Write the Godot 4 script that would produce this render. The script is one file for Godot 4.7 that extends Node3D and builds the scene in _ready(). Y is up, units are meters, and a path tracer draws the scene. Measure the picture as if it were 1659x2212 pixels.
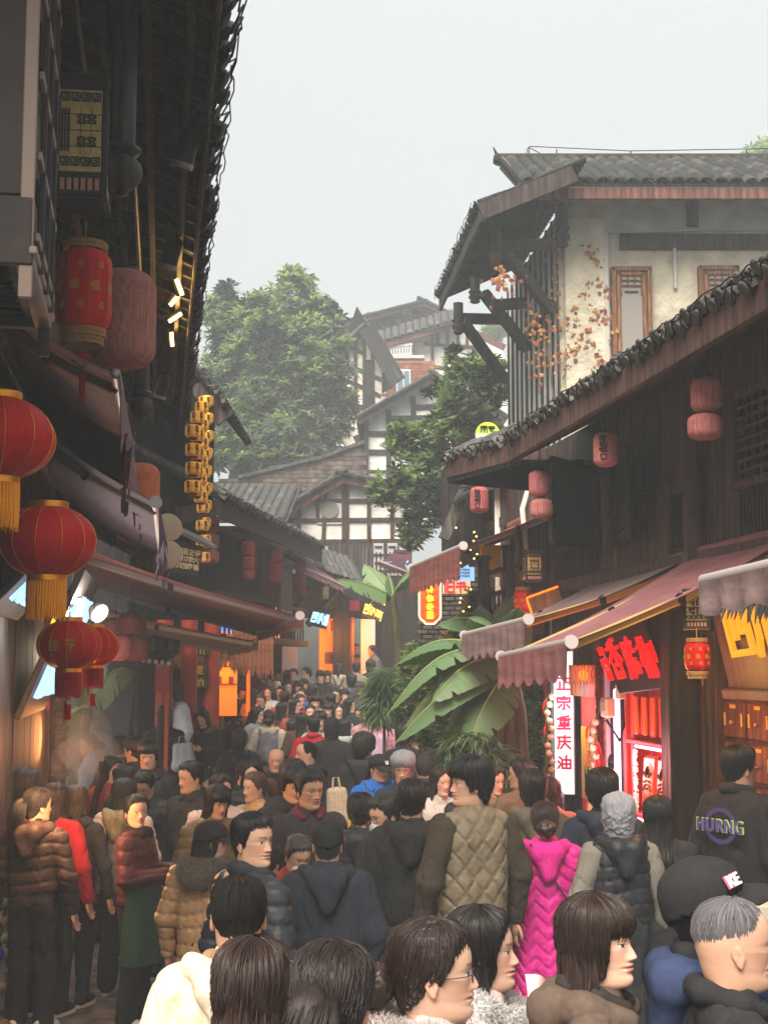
extends Node3D
# A crowded old-town lane: camera, sky and air first, then the lane, the houses, the shop fittings, the plants, and the people.
const FOCAL := 2958.0
const EYE := Vector3(0, 2.25, 0)
const UPV := Vector3.UP
var view := Basis(Vector3.RIGHT, 0.10908)
var used := {}
var rng := RandomNumberGenerator.new()
var meshes := {}
var mats := {}
var tex := {}
# ---------------------------------------------------------------- measuring: a sight line of the photograph met with a depth or a wall
func aim(u: float, v: float) -> Vector3:
	return view * Vector3((u - 829.5) / FOCAL, (1106.0 - v) / FOCAL, -1)
func at(u: float, v: float, d: float) -> Vector3:
	var r := aim(u, v)
	return EYE + r * (d / -r.z)
func frame(o: Vector3, out: Vector3) -> Transform3D:
	var z := out.normalized()
	return Transform3D(Basis(UPV.cross(z), UPV, z), o)
func loc(f: Transform3D, u: float, v: float, t := 0.0) -> Vector3:
	var inv := f.affine_inverse()
	var o := inv * EYE
	var r := inv.basis * aim(u, v)
	return o + r * ((t - o.z) / r.z)
func ground(d: float) -> float:
	var ks := [[-5.0,.1],[4.0,0.0],[6.0,-.1],[10.5,-.27],[13.0,-.22],[17.0,-.17],[20.0,-.10],[23.0,.06],[26.0,.28],[28.5,.55],[31.0,1.05],[36.0,1.5],[60.0,2.0],[400.0,2.5]]
	for i in ks.size() - 1:
		if d < ks[i + 1][0]:
			return lerpf(ks[i][1], ks[i + 1][1], clampf((d - ks[i][0]) / (ks[i + 1][0] - ks[i][0]), 0, 1))
	return 2.5
# ---------------------------------------------------------------- nodes
func numbered(n: String) -> String:
	used[n] = used.get(n, -1) + 1
	return n if used[n] == 0 else "%s_%03d" % [n, used[n]]
func tag(o: Node3D, label: String, cat: String, group := "") -> Node3D:
	o.set_meta("label", label); o.set_meta("category", cat)
	if group != "":
		o.set_meta("group", group)
	return o
func thing(n: String, label: String, cat: String, tr := Transform3D(), group := "") -> Node3D:
	var o := Node3D.new()
	o.name = numbered(n); add_child(o); o.transform = tr
	return tag(o, label, cat, group)
func solo(n: String, label: String, cat: String, mesh: Mesh, m: Material, tr := Transform3D(), group := "") -> MeshInstance3D:
	var o := MeshInstance3D.new()
	o.name = numbered(n); add_child(o); o.transform = tr; o.mesh = mesh; o.material_override = m
	tag(o, label, cat, group)
	return o
func setting(n: String, mesh: Mesh, m: Material, tr := Transform3D()) -> MeshInstance3D:
	var o := MeshInstance3D.new()
	o.name = numbered(n); add_child(o); o.transform = tr; o.mesh = mesh; o.material_override = m
	o.set_meta("kind", "structure")
	return o
func part(p: Node3D, n: String, mesh: Mesh, m: Material, tr := Transform3D()) -> MeshInstance3D:
	var o := MeshInstance3D.new()
	o.name = n; p.add_child(o, true); o.transform = tr; o.mesh = mesh; o.material_override = m
	return o
func stuff(o: Node3D) -> Node3D:
	o.set_meta("kind", "stuff")
	return o
func many(p: Node3D, n: String, mesh: Mesh, m: Material, trs: Array) -> MultiMeshInstance3D:
	var mm := MultiMesh.new()
	mm.transform_format = MultiMesh.TRANSFORM_3D
	mm.mesh = mesh; mm.instance_count = trs.size()
	for i in trs.size():
		mm.set_instance_transform(i, trs[i])
	var o := MultiMeshInstance3D.new()
	o.name = n; o.multimesh = mm; o.material_override = m
	p.add_child(o, true)
	stuff(o)
	return o
func place(p: Vector3, rx := 0.0, ry := 0.0, rz := 0.0, s := Vector3.ONE) -> Transform3D:
	return Transform3D(Basis.from_euler(Vector3(deg_to_rad(rx), deg_to_rad(ry), deg_to_rad(rz))).scaled_local(s), p)
# ---------------------------------------------------------------- meshes
class MB:
	var v := PackedVector3Array()
	var n := PackedVector3Array()
	var uv := PackedVector2Array()
	var ix := PackedInt32Array()
	func quad(a: Vector3, b: Vector3, c: Vector3, d: Vector3) -> void:  # clockwise seen from the front
		var nn := (c - a).cross(b - a).normalized()
		var k := v.size()
		v.append_array([a, b, c, d]); n.append_array([nn, nn, nn, nn])
		uv.append_array([Vector2(0, 0), Vector2(1, 0), Vector2(1, 1), Vector2(0, 1)])
		ix.append_array([k, k + 1, k + 2, k, k + 2, k + 3])
	func hexa(c: Array) -> void:  # eight corners: bottom ring 0..3, top ring 4..7
		var mid := Vector3.ZERO
		for p in c:
			mid += p / 8.0
		for f in [[0, 1, 2, 3], [7, 6, 5, 4], [0, 4, 5, 1], [1, 5, 6, 2], [2, 6, 7, 3], [3, 7, 4, 0]]:
			var a: Vector3 = c[f[0]]; var b: Vector3 = c[f[1]]; var d: Vector3 = c[f[2]]; var e: Vector3 = c[f[3]]
			if (d - a).cross(b - a).dot((a + d) / 2.0 - mid) < 0.0:
				quad(e, d, b, a)
			else:
				quad(a, b, d, e)
	func box(p: Vector3, s: Vector3, bs := Basis()) -> void:
		var x := bs.x * s.x / 2.0; var y := bs.y * s.y / 2.0; var z := bs.z * s.z / 2.0
		hexa([p - x - y - z, p + x - y - z, p + x - y + z, p - x - y + z, p - x + y - z, p + x + y - z, p + x + y + z, p - x + y + z])
	func bar(a: Vector3, b: Vector3, w: float, h: float, up := Vector3.UP) -> void:
		var z := (b - a).normalized()
		if absf(z.dot(up)) > 0.98:
			up = Vector3.BACK if absf(z.z) < 0.9 else Vector3.RIGHT
		var x := up.cross(z).normalized()
		box((a + b) / 2.0, Vector3(w, h, a.distance_to(b)), Basis(x, z.cross(x), z))
	func tube(pts: Array, rad: Array, sides := 8, flat := 1.0) -> void:
		var rows := []
		var ref := Vector3.UP
		for i in pts.size():
			var d: Vector3 = (pts[mini(i + 1, pts.size() - 1)] - pts[maxi(i - 1, 0)]).normalized()
			if absf(d.dot(ref)) > 0.95:
				ref = Vector3.RIGHT if absf(d.x) < 0.8 else Vector3.BACK
			var x := ref.cross(d).normalized()
			var y := d.cross(x)
			ref = y if absf(d.y) > 0.8 else Vector3.UP
			var row := PackedVector3Array()
			var r: float = rad[mini(i, rad.size() - 1)]
			for j in sides:
				var t := TAU * j / sides
				row.append(pts[i] + x * cos(t) * r + y * sin(t) * r * flat)
			rows.append(row)
		rows.push_front(_pt(pts[0], sides)); rows.push_back(_pt(pts[-1], sides))
		grid(rows, true)
	func _pt(p: Vector3, k: int) -> PackedVector3Array:
		var r := PackedVector3Array(); r.resize(k); r.fill(p)
		return r
	func lathe(prof: Array, segs := 24, t := Transform3D(), wob := 0.0, lobes := 0) -> void:
		var rows := []
		for q in prof:
			var row := PackedVector3Array()
			for j in segs:
				var a := TAU * j / segs
				var r: float = q.x * (1.0 + wob * (cos(a * lobes)))
				row.append(t * Vector3(cos(a) * r, q.y, -sin(a) * r))
			rows.append(row)
		grid(rows, true)
	func grid(rows: Array, wrap := false) -> void:
		var w: int = rows[0].size()
		var h := rows.size()
		var k := v.size()
		var nn := PackedVector3Array(); nn.resize(w * h)
		var cols := w if wrap else w - 1
		for i in h:
			v.append_array(rows[i])
			for j in w:
				uv.append(Vector2(float(j) / cols, float(i) / maxi(h - 1, 1)))
		for i in h - 1:
			for j in cols:
				var a := i * w + j; var b := i * w + (j + 1) % w; var c := b + w; var d := a + w
				var m := (v[k + c] - v[k + a]).cross(v[k + b] - v[k + d])
				nn[a] += m; nn[b] += m; nn[c] += m; nn[d] += m
				ix.append_array([k + a, k + b, k + c, k + a, k + c, k + d])
		for i in nn.size():
			nn[i] = nn[i].normalized()
		n.append_array(nn)
	func slab(poly: PackedVector2Array, t: Transform3D, z0: float, z1: float) -> void:  # outline in x-y, front at z1
		var tri := Geometry2D.triangulate_polygon(poly)
		for i in range(0, tri.size(), 3):
			var a := poly[tri[i]]; var b := poly[tri[i + 1]]; var c := poly[tri[i + 2]]
			if (b - a).cross(c - a) > 0.0:
				var s := b; b = c; c = s
			for z in [z1, z0]:
				var k := v.size()
				var nn: Vector3 = t.basis * Vector3(0, 0, 1.0 if z == z1 else -1.0)
				v.append_array([t * Vector3(a.x, a.y, z), t * Vector3(b.x, b.y, z), t * Vector3(c.x, c.y, z)])
				n.append_array([nn, nn, nn]); uv.append_array([a, b, c])
				ix.append_array([k, k + 1, k + 2] if z == z1 else [k, k + 2, k + 1])
		var cw := Geometry2D.is_polygon_clockwise(poly)
		for i in poly.size():
			var a := poly[i]; var b := poly[(i + 1) % poly.size()]
			if cw:
				var s := a; a = b; b = s
			quad(t * Vector3(a.x, a.y, z1), t * Vector3(a.x, a.y, z0), t * Vector3(b.x, b.y, z0), t * Vector3(b.x, b.y, z1))
	func done(col := PackedColorArray()) -> ArrayMesh:
		var m := ArrayMesh.new()
		if v.is_empty():
			return m
		var arr := []
		arr.resize(Mesh.ARRAY_MAX)
		arr[Mesh.ARRAY_VERTEX] = v; arr[Mesh.ARRAY_NORMAL] = n; arr[Mesh.ARRAY_TEX_UV] = uv; arr[Mesh.ARRAY_INDEX] = ix
		if col.size() == v.size():
			arr[Mesh.ARRAY_COLOR] = col
		m.add_surface_from_arrays(Mesh.PRIMITIVE_TRIANGLES, arr)
		return m
func cbox(s: Vector3, ch := 0.006) -> ArrayMesh:  # a box with worn, chamfered edges; equal sizes share one mesh
	var key := "b%.3f_%.3f_%.3f_%.3f" % [s.x, s.y, s.z, ch]
	if meshes.has(key):
		return meshes[key]
	var m := MB.new()
	var c := minf(ch, minf(s.x, minf(s.y, s.z)) * 0.3)
	var h := s / 2.0
	var rows := []
	for q in [[-h.y, c], [-h.y + c, 0.0], [h.y - c, 0.0], [h.y, c]]:
		var x: float = h.x - q[1]; var z: float = h.z - q[1]; var y: float = q[0]
		rows.append([Vector3(x - c,y,z),Vector3(x,y,z - c),Vector3(x,y,-z + c),Vector3(x - c,y,-z),Vector3(-x + c,y,-z),Vector3(-x,y,-z + c),Vector3(-x,y,z - c),Vector3(-x + c,y,z)])
	for i in 3:
		for j in 8:
			m.quad(rows[i + 1][j], rows[i + 1][(j + 1) % 8], rows[i][(j + 1) % 8], rows[i][j])
	for e in [[rows[3], true], [rows[0], false]]:
		var r: Array = e[0]
		for q in [[0, 1, 2, 3], [3, 4, 7, 0], [4, 5, 6, 7]]:
			if e[1]:
				m.quad(r[q[3]], r[q[2]], r[q[1]], r[q[0]])
			else:
				m.quad(r[q[0]], r[q[1]], r[q[2]], r[q[3]])
	meshes[key] = m.done()
	return meshes[key]
func beam(p: Node3D, n: String, a: Vector3, b: Vector3, w: float, h: float, m: Material, ch := 0.006) -> MeshInstance3D:
	var z := (b - a).normalized()
	var up := UPV if absf(z.y) < 0.98 else Vector3.BACK
	var x := up.cross(z).normalized()
	return part(p, n, cbox(Vector3(w, h, a.distance_to(b)), ch), m, Transform3D(Basis(x, z.cross(x), z), (a + b) / 2.0))
func plank(p: Node3D, n: String, c: Vector3, s: Vector3, m: Material, ch := 0.004) -> MeshInstance3D:
	return part(p, n, cbox(s, ch), m, Transform3D(Basis(), c))
func lathe_mesh(key: String, prof: Array, segs := 24, wob := 0.0, lobes := 0) -> ArrayMesh:
	if not meshes.has(key):
		var m := MB.new()
		m.lathe(prof, segs, Transform3D(), wob, lobes)
		meshes[key] = m.done()
	return meshes[key]
func smooth_from(v: PackedVector3Array, ix: PackedInt32Array, uv := PackedVector2Array(), col := PackedColorArray()) -> ArrayMesh:
	var arr := []
	arr.resize(Mesh.ARRAY_MAX)
	arr[Mesh.ARRAY_VERTEX] = v; arr[Mesh.ARRAY_INDEX] = ix
	if uv.size():
		arr[Mesh.ARRAY_TEX_UV] = uv
	if col.size():
		arr[Mesh.ARRAY_COLOR] = col
	var nn := PackedVector3Array(); nn.resize(v.size())
	for i in range(0, ix.size(), 3):
		var a := ix[i]; var b := ix[i + 1]; var c := ix[i + 2]
		var m := (v[c] - v[a]).cross(v[b] - v[a])
		nn[a] += m; nn[b] += m; nn[c] += m
	for i in nn.size():
		nn[i] = nn[i].normalized()
	arr[Mesh.ARRAY_NORMAL] = nn
	var me := ArrayMesh.new()
	me.add_surface_from_arrays(Mesh.PRIMITIVE_TRIANGLES, arr)
	return me
# A skin over tapered bones: distances to capsules joined with a smooth minimum, meshed as surface nets near the surface only.
func skin(bones: Array, k: float, cell: float, ymin := -9.0, ymax := 9.0) -> Array:  # [vertices, indices]
	var nb := bones.size()
	var A := PackedVector3Array(); var BA := PackedVector3Array()
	var R0 := PackedFloat32Array(); var R1 := PackedFloat32Array(); var IL := PackedFloat32Array()
	var lo := Vector3.INF; var hi := -Vector3.INF
	for b in bones:
		A.append(b[0]); BA.append(b[1] - b[0]); R0.append(b[2]); R1.append(b[3])
		IL.append(1.0 / maxf((b[1] - b[0]).length_squared(), 1e-9))
		var r := Vector3.ONE * maxf(b[2], b[3])
		lo = lo.min(b[0] - r).min(b[1] - r); hi = hi.max(b[0] + r).max(b[1] + r)
	lo -= Vector3.ONE * (cell * 2.0 + k * 0.3); hi += Vector3.ONE * (cell * 2.0 + k * 0.3)
	lo.y = maxf(lo.y, ymin - cell * 1.5); hi.y = minf(hi.y, ymax + cell * 1.5)
	var nx := int(ceil((hi.x - lo.x) / cell / 4.0)) * 4 + 1
	var ny := int(ceil((hi.y - lo.y) / cell / 4.0)) * 4 + 1
	var nz := int(ceil((hi.z - lo.z) / cell / 4.0)) * 4 + 1
	var val := PackedFloat32Array(); val.resize(nx * ny * nz); val.fill(1e9)
	var blocks := PackedInt32Array()
	var reach := cell * 4.0 * 0.87 + k * 0.35
	var sxy := nx * ny
	for bz in range(0, nz - 1, 4):
		for by in range(0, ny - 1, 4):
			for bx in range(0, nx - 1, 4):
				var c := lo + Vector3(bx + 2, by + 2, bz + 2) * cell
				var dm := 1e9
				var ds := PackedFloat32Array(); ds.resize(nb)
				for i in nb:
					var pa := c - A[i]
					var h := clampf(pa.dot(BA[i]) * IL[i], 0.0, 1.0)
					var d := (pa - BA[i] * h).length() - lerpf(R0[i], R1[i], h)
					ds[i] = d
					dm = minf(dm, d)
				var clip := maxf(ymin - c.y, c.y - ymax)
				if maxf(dm, clip) > reach or maxf(dm, clip) < -reach - k * 0.5:
					continue
				var near := PackedInt32Array()
				for i in nb:
					if ds[i] < dm + reach * 2.0 + k:
						near.append(i)
				blocks.append_array([bx, by, bz])
				for z in range(bz, bz + 5):
					for y in range(by, by + 5):
						var at0 := z * sxy + y * nx
						var py := lo.y + y * cell
						for x in range(bx, bx + 5):
							if val[at0 + x] < 1e8:
								continue
							var p := Vector3(lo.x + x * cell, py, lo.z + z * cell)
							var dd := 1e3
							for i in near:
								var pa := p - A[i]
								var h := clampf(pa.dot(BA[i]) * IL[i], 0.0, 1.0)
								var d := (pa - BA[i] * h).length() - lerpf(R0[i], R1[i], h)
								var e := k - absf(dd - d)
								dd = minf(dd, d)
								if e > 0.0:
									dd -= e * e / (4.0 * k)
							val[at0 + x] = maxf(dd, maxf(ymin - py, py - ymax))
	var vid := {}
	var V := PackedVector3Array()
	var IX := PackedInt32Array()
	var corners := [0, 1, nx, nx + 1, sxy, sxy + 1, sxy + nx, sxy + nx + 1]
	var cv := PackedFloat32Array(); cv.resize(8)
	var active := PackedInt32Array()
	for b in range(0, blocks.size(), 3):
		for z in range(blocks[b + 2], blocks[b + 2] + 4):
			for y in range(blocks[b + 1], blocks[b + 1] + 4):
				for x in range(blocks[b], blocks[b] + 4):
					var id := z * sxy + y * nx + x
					var inside := 0
					for q in 8:
						cv[q] = val[id + corners[q]]
						if cv[q] < 0.0:
							inside += 1
					if inside == 0 or inside == 8:
						continue
					var sum := Vector3.ZERO; var cnt := 0
					for e in 12:
						var i0: int = [0, 2, 4, 6, 0, 1, 4, 5, 0, 1, 2, 3][e]
						var ax := e / 4
						var i1 := i0 + (1 if ax == 0 else (2 if ax == 1 else 4))
						var a := cv[i0]; var c := cv[i1]
						if (a < 0.0) == (c < 0.0):
							continue
						var t := a / (a - c)
						var q := Vector3(i0 & 1, (i0 >> 1) & 1, (i0 >> 2) & 1)
						q[ax] += t
						sum += q; cnt += 1
					vid[id] = V.size()
					V.append(lo + (Vector3(x, y, z) + sum / cnt) * cell)
					active.append(id)
	for id in active:
		var here := val[id] < 0.0
		for ax in 3:
			var s: int = [1, nx, sxy][ax]
			if (val[id + s] < 0.0) == here:
				continue
			var s1: int = [nx, sxy, 1][ax]; var s2: int = [sxy, 1, nx][ax]
			if not (vid.has(id - s1) and vid.has(id - s2) and vid.has(id - s1 - s2)):
				continue
			var a: int = vid[id]; var b: int = vid[id - s1]; var c: int = vid[id - s1 - s2]; var d: int = vid[id - s2]
			if here:
				IX.append_array([a, c, b, a, d, c])
			else:
				IX.append_array([a, b, c, a, c, d])
	return [V, IX]
# ---------------------------------------------------------------- materials
func noise_img(w: int, h: int, freq: float, oct := 4, type := FastNoiseLite.TYPE_SIMPLEX_SMOOTH, sd := 1) -> Image:
	var n := FastNoiseLite.new()
	n.noise_type = type; n.frequency = freq; n.fractal_octaves = oct; n.seed = sd
	if type == FastNoiseLite.TYPE_CELLULAR:
		n.cellular_return_type = FastNoiseLite.RETURN_DISTANCE2_SUB
	var im := n.get_seamless_image(w, h)
	im.convert(Image.FORMAT_L8)
	return im
func ramp(im: Image, lo: float, hi: float) -> ImageTexture:  # grey tones between lo and hi: they multiply a base colour
	var d := im.get_data()
	for i in d.size():
		d[i] = int(255.0 * lerpf(lo, hi, d[i] / 255.0))
	return ImageTexture.create_from_image(Image.create_from_data(im.get_width(), im.get_height(), false, Image.FORMAT_L8, d))
func bumpy(im: Image, s := 4.0) -> ImageTexture:
	var b := im.duplicate() as Image
	b.convert(Image.FORMAT_RGBA8)
	b.bump_map_to_normal_map(s)
	return ImageTexture.create_from_image(b)
func make_textures() -> void:
	var blot := noise_img(256, 256, 0.012, 5)
	var fine := noise_img(256, 256, 0.06, 4, FastNoiseLite.TYPE_SIMPLEX_SMOOTH, 3)
	var wood := noise_img(256, 24, 0.05, 4, FastNoiseLite.TYPE_SIMPLEX_SMOOTH, 5)
	wood.resize(256, 256, Image.INTERPOLATE_CUBIC)
	var fold := noise_img(128, 128, 0.022, 3, FastNoiseLite.TYPE_SIMPLEX, 7)
	var cells := noise_img(256, 256, 0.05, 2, FastNoiseLite.TYPE_CELLULAR, 9)
	var hair := noise_img(256, 6, 0.16, 3, FastNoiseLite.TYPE_SIMPLEX_SMOOTH, 11)
	hair.resize(256, 256, Image.INTERPOLATE_CUBIC)
	tex.blot = ramp(blot, 0.5, 1.0); tex.fine = ramp(fine, 0.6, 1.0); tex.wood = ramp(wood, 0.45, 1.0); tex.hair = ramp(hair, 0.45, 1.0)
	tex.blot_n = bumpy(blot,6.0); tex.fine_n = bumpy(fine,3.0); tex.wood_n = bumpy(wood,3.0); tex.fold_n = bumpy(fold,5.0); tex.cells_n = bumpy(cells,3.0); tex.hair_n = bumpy(hair,5.0)
	tex.soft = ramp(blot, 0.8, 1.0); tex.vert = ramp(wood, 0.68, 1.0)
	var streak := wood.duplicate() as Image
	streak.rotate_90(CLOCKWISE)
	tex.streak = ramp(streak, 0.7, 1.0); tex.streak_n = bumpy(streak, 3.0)
func lin(r: float, g: float, b: float) -> Color:
	return Color(r, g, b).linear_to_srgb()
func mat(key: String, c := Color.WHITE, rough := 0.8, alb := "", nrm := "", scale := 1.0, nsc := 0.5, world := true) -> StandardMaterial3D:
	if mats.has(key):
		return mats[key]
	var m := StandardMaterial3D.new()
	m.albedo_color = c; m.roughness = rough; m.metallic_specular = 0.28
	if alb != "" or nrm != "":
		m.uv1_triplanar = true; m.uv1_world_triplanar = world; m.uv1_scale = Vector3.ONE * scale
	if alb != "":
		m.albedo_texture = tex[alb]
	if nrm != "":
		m.normal_enabled = true; m.normal_texture = tex[nrm]; m.normal_scale = nsc
	mats[key] = m
	return m
func glow(key: String, c: Color, e: float, base := Color(-1, 0, 0)) -> StandardMaterial3D:
	if mats.has(key):
		return mats[key]
	var m := StandardMaterial3D.new()
	m.albedo_color = base if base.r >= 0.0 else c * .35
	m.emission_enabled = true; m.emission = c; m.emission_energy_multiplier = e * .165
	mats[key] = m
	return m
func lamp(p: Vector3, c: Color, e: float, size := 0.1, reach := 6.0) -> OmniLight3D:
	var l := OmniLight3D.new()
	l.name = numbered("shop_light"); add_child(l)
	l.position = p; l.light_color = c; l.light_energy = e * .115; l.light_size = size; l.omni_range = reach; l.omni_attenuation = 2.0; l.shadow_enabled = true
	return l
func _ready() -> void:
	rng.seed = 7
	var t0 := Time.get_ticks_msec()
	var cam := Camera3D.new()
	cam.name = "camera"; cam.position = EYE; cam.basis = view; cam.fov = rad_to_deg(2.0 * atan(1106.0 / FOCAL)); cam.near = 0.1; cam.far = 900.0
	add_child(cam); cam.current = true
	var env := Environment.new()
	env.background_mode = Environment.BG_SKY
	var sky := ProceduralSkyMaterial.new()
	sky.sky_top_color = lin(.197, .203, .204); sky.sky_horizon_color = lin(.098, .103, .1035); sky.sky_curve = 1.0
	sky.ground_horizon_color = Color(0.6, 0.62, 0.63); sky.ground_bottom_color = Color(0.3, 0.3, 0.3); sky.sky_energy_multiplier = 1.0
	env.sky = Sky.new(); env.sky.sky_material = sky
	env.tonemap_mode = Environment.TONE_MAPPER_LINEAR; env.tonemap_exposure = 6.3
	env.volumetric_fog_enabled = true; env.volumetric_fog_density = 0.0; env.fog_enabled = true; env.fog_density = 0.0041; env.fog_light_color = Color(0.86,0.9,0.92)
	env.sdfgi_enabled = true; env.ssao_enabled = true; env.ssil_enabled = true
	var we := WorldEnvironment.new()
	we.name = "air"; we.environment = env; add_child(we)
	var sun := DirectionalLight3D.new()
	sun.name = "sun"; sun.light_energy = 0.5; sun.light_angular_distance = 40.0; sun.light_color = Color(1.0, 0.955, 0.90); sun.shadow_enabled = true
	sun.rotation_degrees = Vector3(-48, -18, 0); add_child(sun)
	make_textures()
	var steps := [build_all]
	for s in steps:
		s.call()
	print("built in ", Time.get_ticks_msec() - t0, " ms")
func build_all() -> void:
	lane()
	hill_houses()
	trees()
	left_side()
	mid_left()
	white_house()
	right_shop()
	bananas()
	crowd()
	build_fog()
# ---------------------------------------------------------------- writing: each character is a few brush strokes on a ten by ten grid
const GLYPHS := {"正": "0898 5850 5595 2520 0090","宗": "5948 06089896 2777 0595 555040 3311 7391","重": "2889 0797 2686832326 2484 5850 1282 0090","庆": "5958 0898 181300 2595 575420 5490",
	"油": "1827 0514 0023 3696903036 6960 3393","香": "7928 0797 5954 5704 5794 2373702023 2171","脆": "181200 184840 1646 1343 6957 688876 5696 565240 64848363 64619193","椒": "0747 2920 2603 2644 5955 5777 4575 5550 4342 6374 779770 7790",
	"佳": "2906 1710 3797 6965 3595 3393 6460 2090","节": "0898 3937 6967 158552 4550","福": "2928 074704 2520 3544 4999 5888865658 4494904044 7470 4292","雨": "0999 0700 079790 5950 2635 2322 6675 6362","巷": "0898 3936 6936 0696 3623 6696 357573 233370",
	"旧": "1910 3999903039 3595","书": "188875 059582 4940 7968","光": "5955 2746 8766 0595 353200 65619193","林": "0747 2920 2603 2644 5797 7970 7752 7794","烧": "2920 0604 4635 2003 5896 6754 4696 535040 7571 9193","烩": "2920 0604 4635 2003 6943 6994 5575 4494 6440 4080",
	"口": "1787812117","磁": "0949 2905 1545 15104045 5958 8987 4797 5754 4460 8784 6490","器": "0939353609 5999965659 0494 4403 5495 0333303003 5393905053","四": "0898900008 3833 686494","川": "191300 5850 9990","面": "0999 5947 0696900006 3630 6660 3363 3060",
	"麻": "5958 0898 180400 2747 3820 6797 7860 3524 7594","辣": "2958 0898 3624 0595 0393 3520 6989 5898 7950","火": "0706 8796 4900 4590","锅": "2906 1747 0545 2521 2133 5989856559 4494904044 7462 6284","食": "4906 4997 4847 2676 2620 7672 2474 2272 2060 6090","城": "0646 2822 0131 4797 471400 475040 6990 9692"}
func glyphs(text: String, size: float, thick := .1, depth := .012, down := false, gap := 1.15) -> ArrayMesh:
	var key := "gl%s%.3f%.2f%.3f%s" % [text, size, thick, depth, down]
	if meshes.has(key):
		return meshes[key]
	var m := MB.new()
	for i in text.length():
		var st: String = GLYPHS.get(text[i], "0999900009 0595 5950")
		var o := Vector3((i - (text.length() - 1) / 2.0) * size * gap, 0, 0) if not down else Vector3(0, -(i - (text.length() - 1) / 2.0) * size * gap, 0)
		var n := 0
		for k in st.split(" "):
			for q in range(0, k.length() - 2, 2):
				var a := Vector3(k[q].to_int() - 4.5, k[q + 1].to_int() - 4.5, 0) * size / 9.6
				var b := Vector3(k[q + 2].to_int() - 4.5, k[q + 3].to_int() - 4.5, 0) * size / 9.6
				var d := (b - a).normalized() * size * thick * .45
				m.bar(o + a - d + Vector3(0, 0, n * .0004), o + b + d + Vector3(0, 0, n * .0004), depth, size * thick, Vector3.FORWARD.cross((b - a).normalized()))
				n += 1
	meshes[key] = m.done()
	return meshes[key]
func latin(s: String, size: float, bold := true) -> TextMesh:
	var t := TextMesh.new()
	var f := SystemFont.new()
	f.font_names = PackedStringArray(["Droid Sans"]); f.font_weight = 700 if bold else 400
	t.text = s; t.font = f; t.font_size = 32; t.pixel_size = size / 24.0; t.depth = .006
	return t
# ---------------------------------------------------------------- roofs
func tile_mesh(pitch: float, course: float, kind: int) -> ArrayMesh:
	var key := "tile%.2f%.2f%d" % [pitch, course, kind]
	if not meshes.has(key):
		var m := MB.new()
		var r := pitch * .40 * (1.0 + .06 * kind)
		var rows := []
		for q in [[0.0, 0.0, 1.0], [0.0, .022, 1.0], [1.0, .022, .88], [1.0, .0, .88]]:
			var row := PackedVector3Array()
			for j in 8:
				var a := PI * j / 7.0
				row.append(Vector3(cos(a) * (r * q[2] + q[1] * .8), sin(a) * (r * .72 * q[2] + q[1] * .8), -q[0] * course * 1.16))
			rows.append(row)
		m.grid(rows)
		meshes[key] = m.done()
	return meshes[key]
func roof(p: Node3D,o: Vector3,ex: Vector3,es: Vector3,w: float,l: float,pitch: float,course: float,m: Material,limit := 140,deck: Material = null) -> void:
	var nrm := ex.cross(es).normalized()
	if nrm.y < 0.0:
		nrm = -nrm
	var bz := -es
	var bx := nrm.cross(bz)
	var c := o + ex * w / 2.0 + es * l / 2.0
	part(p, "roof_deck", cbox(Vector3(w, .05, l)), deck if deck else mat("deck", lin(.05, .045, .042), .9, "wood"), Transform3D(Basis(bx, nrm, bz), c - nrm * .03))
	var nx := int(w / pitch); var ny := int(ceil(l / course))
	var r2 := RandomNumberGenerator.new(); r2.seed = int(w * 100.0 + l * 31.0)
	var cover := [[], [], []]; var k := 0
	for j in ny:
		for i in nx:
			var t := Transform3D(Basis(bx,nrm,bz) * Basis.from_euler(Vector3(.075,r2.randf_range(-.05,.05),r2.randf_range(-.06,.06))),o + ex * ((i + .5) * w / nx + r2.randf_range(-.008,.008)) + es * (j * course + r2.randf_range(-.012,.012)) + nrm * (.012 + r2.randf_range(0,.008)))
			var kind := r2.randi() % 3
			if k < limit:
				part(p, "roof_tile", tile_mesh(pitch, course, kind), m if r2.randf() < .8 else tile_alt(m), t)
			else:
				cover[kind].append(t)
			k += 1
	var troughs := []
	for j in ny:
		for i in nx + 1:
			troughs.append(Transform3D(Basis(bx, nrm, bz) * Basis.from_euler(Vector3(.05, 0, PI)), o + ex * (i * w / nx) + es * (j * course) + nrm * .035))
	for q in 3:
		if cover[q].size():
			many(p, "upper_tiles", tile_mesh(pitch, course, q), m, cover[q])
	many(p, "trough_tiles", tile_mesh(pitch, course, 0), m, troughs)
func tile_alt(m: Material) -> Material:
	var k := "alt%d" % m.get_instance_id()
	if not mats.has(k):
		var a := m.duplicate() as StandardMaterial3D
		a.albedo_color = a.albedo_color.lightened(.14)
		mats[k] = a
	return mats[k]
func half_timber(p: Node3D, f: Array, m: Material) -> void:  # beams between pairs of local points
	for q in f:
		beam(p, "timber", q[0], q[1], q[2], .05, m, .004)
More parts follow.
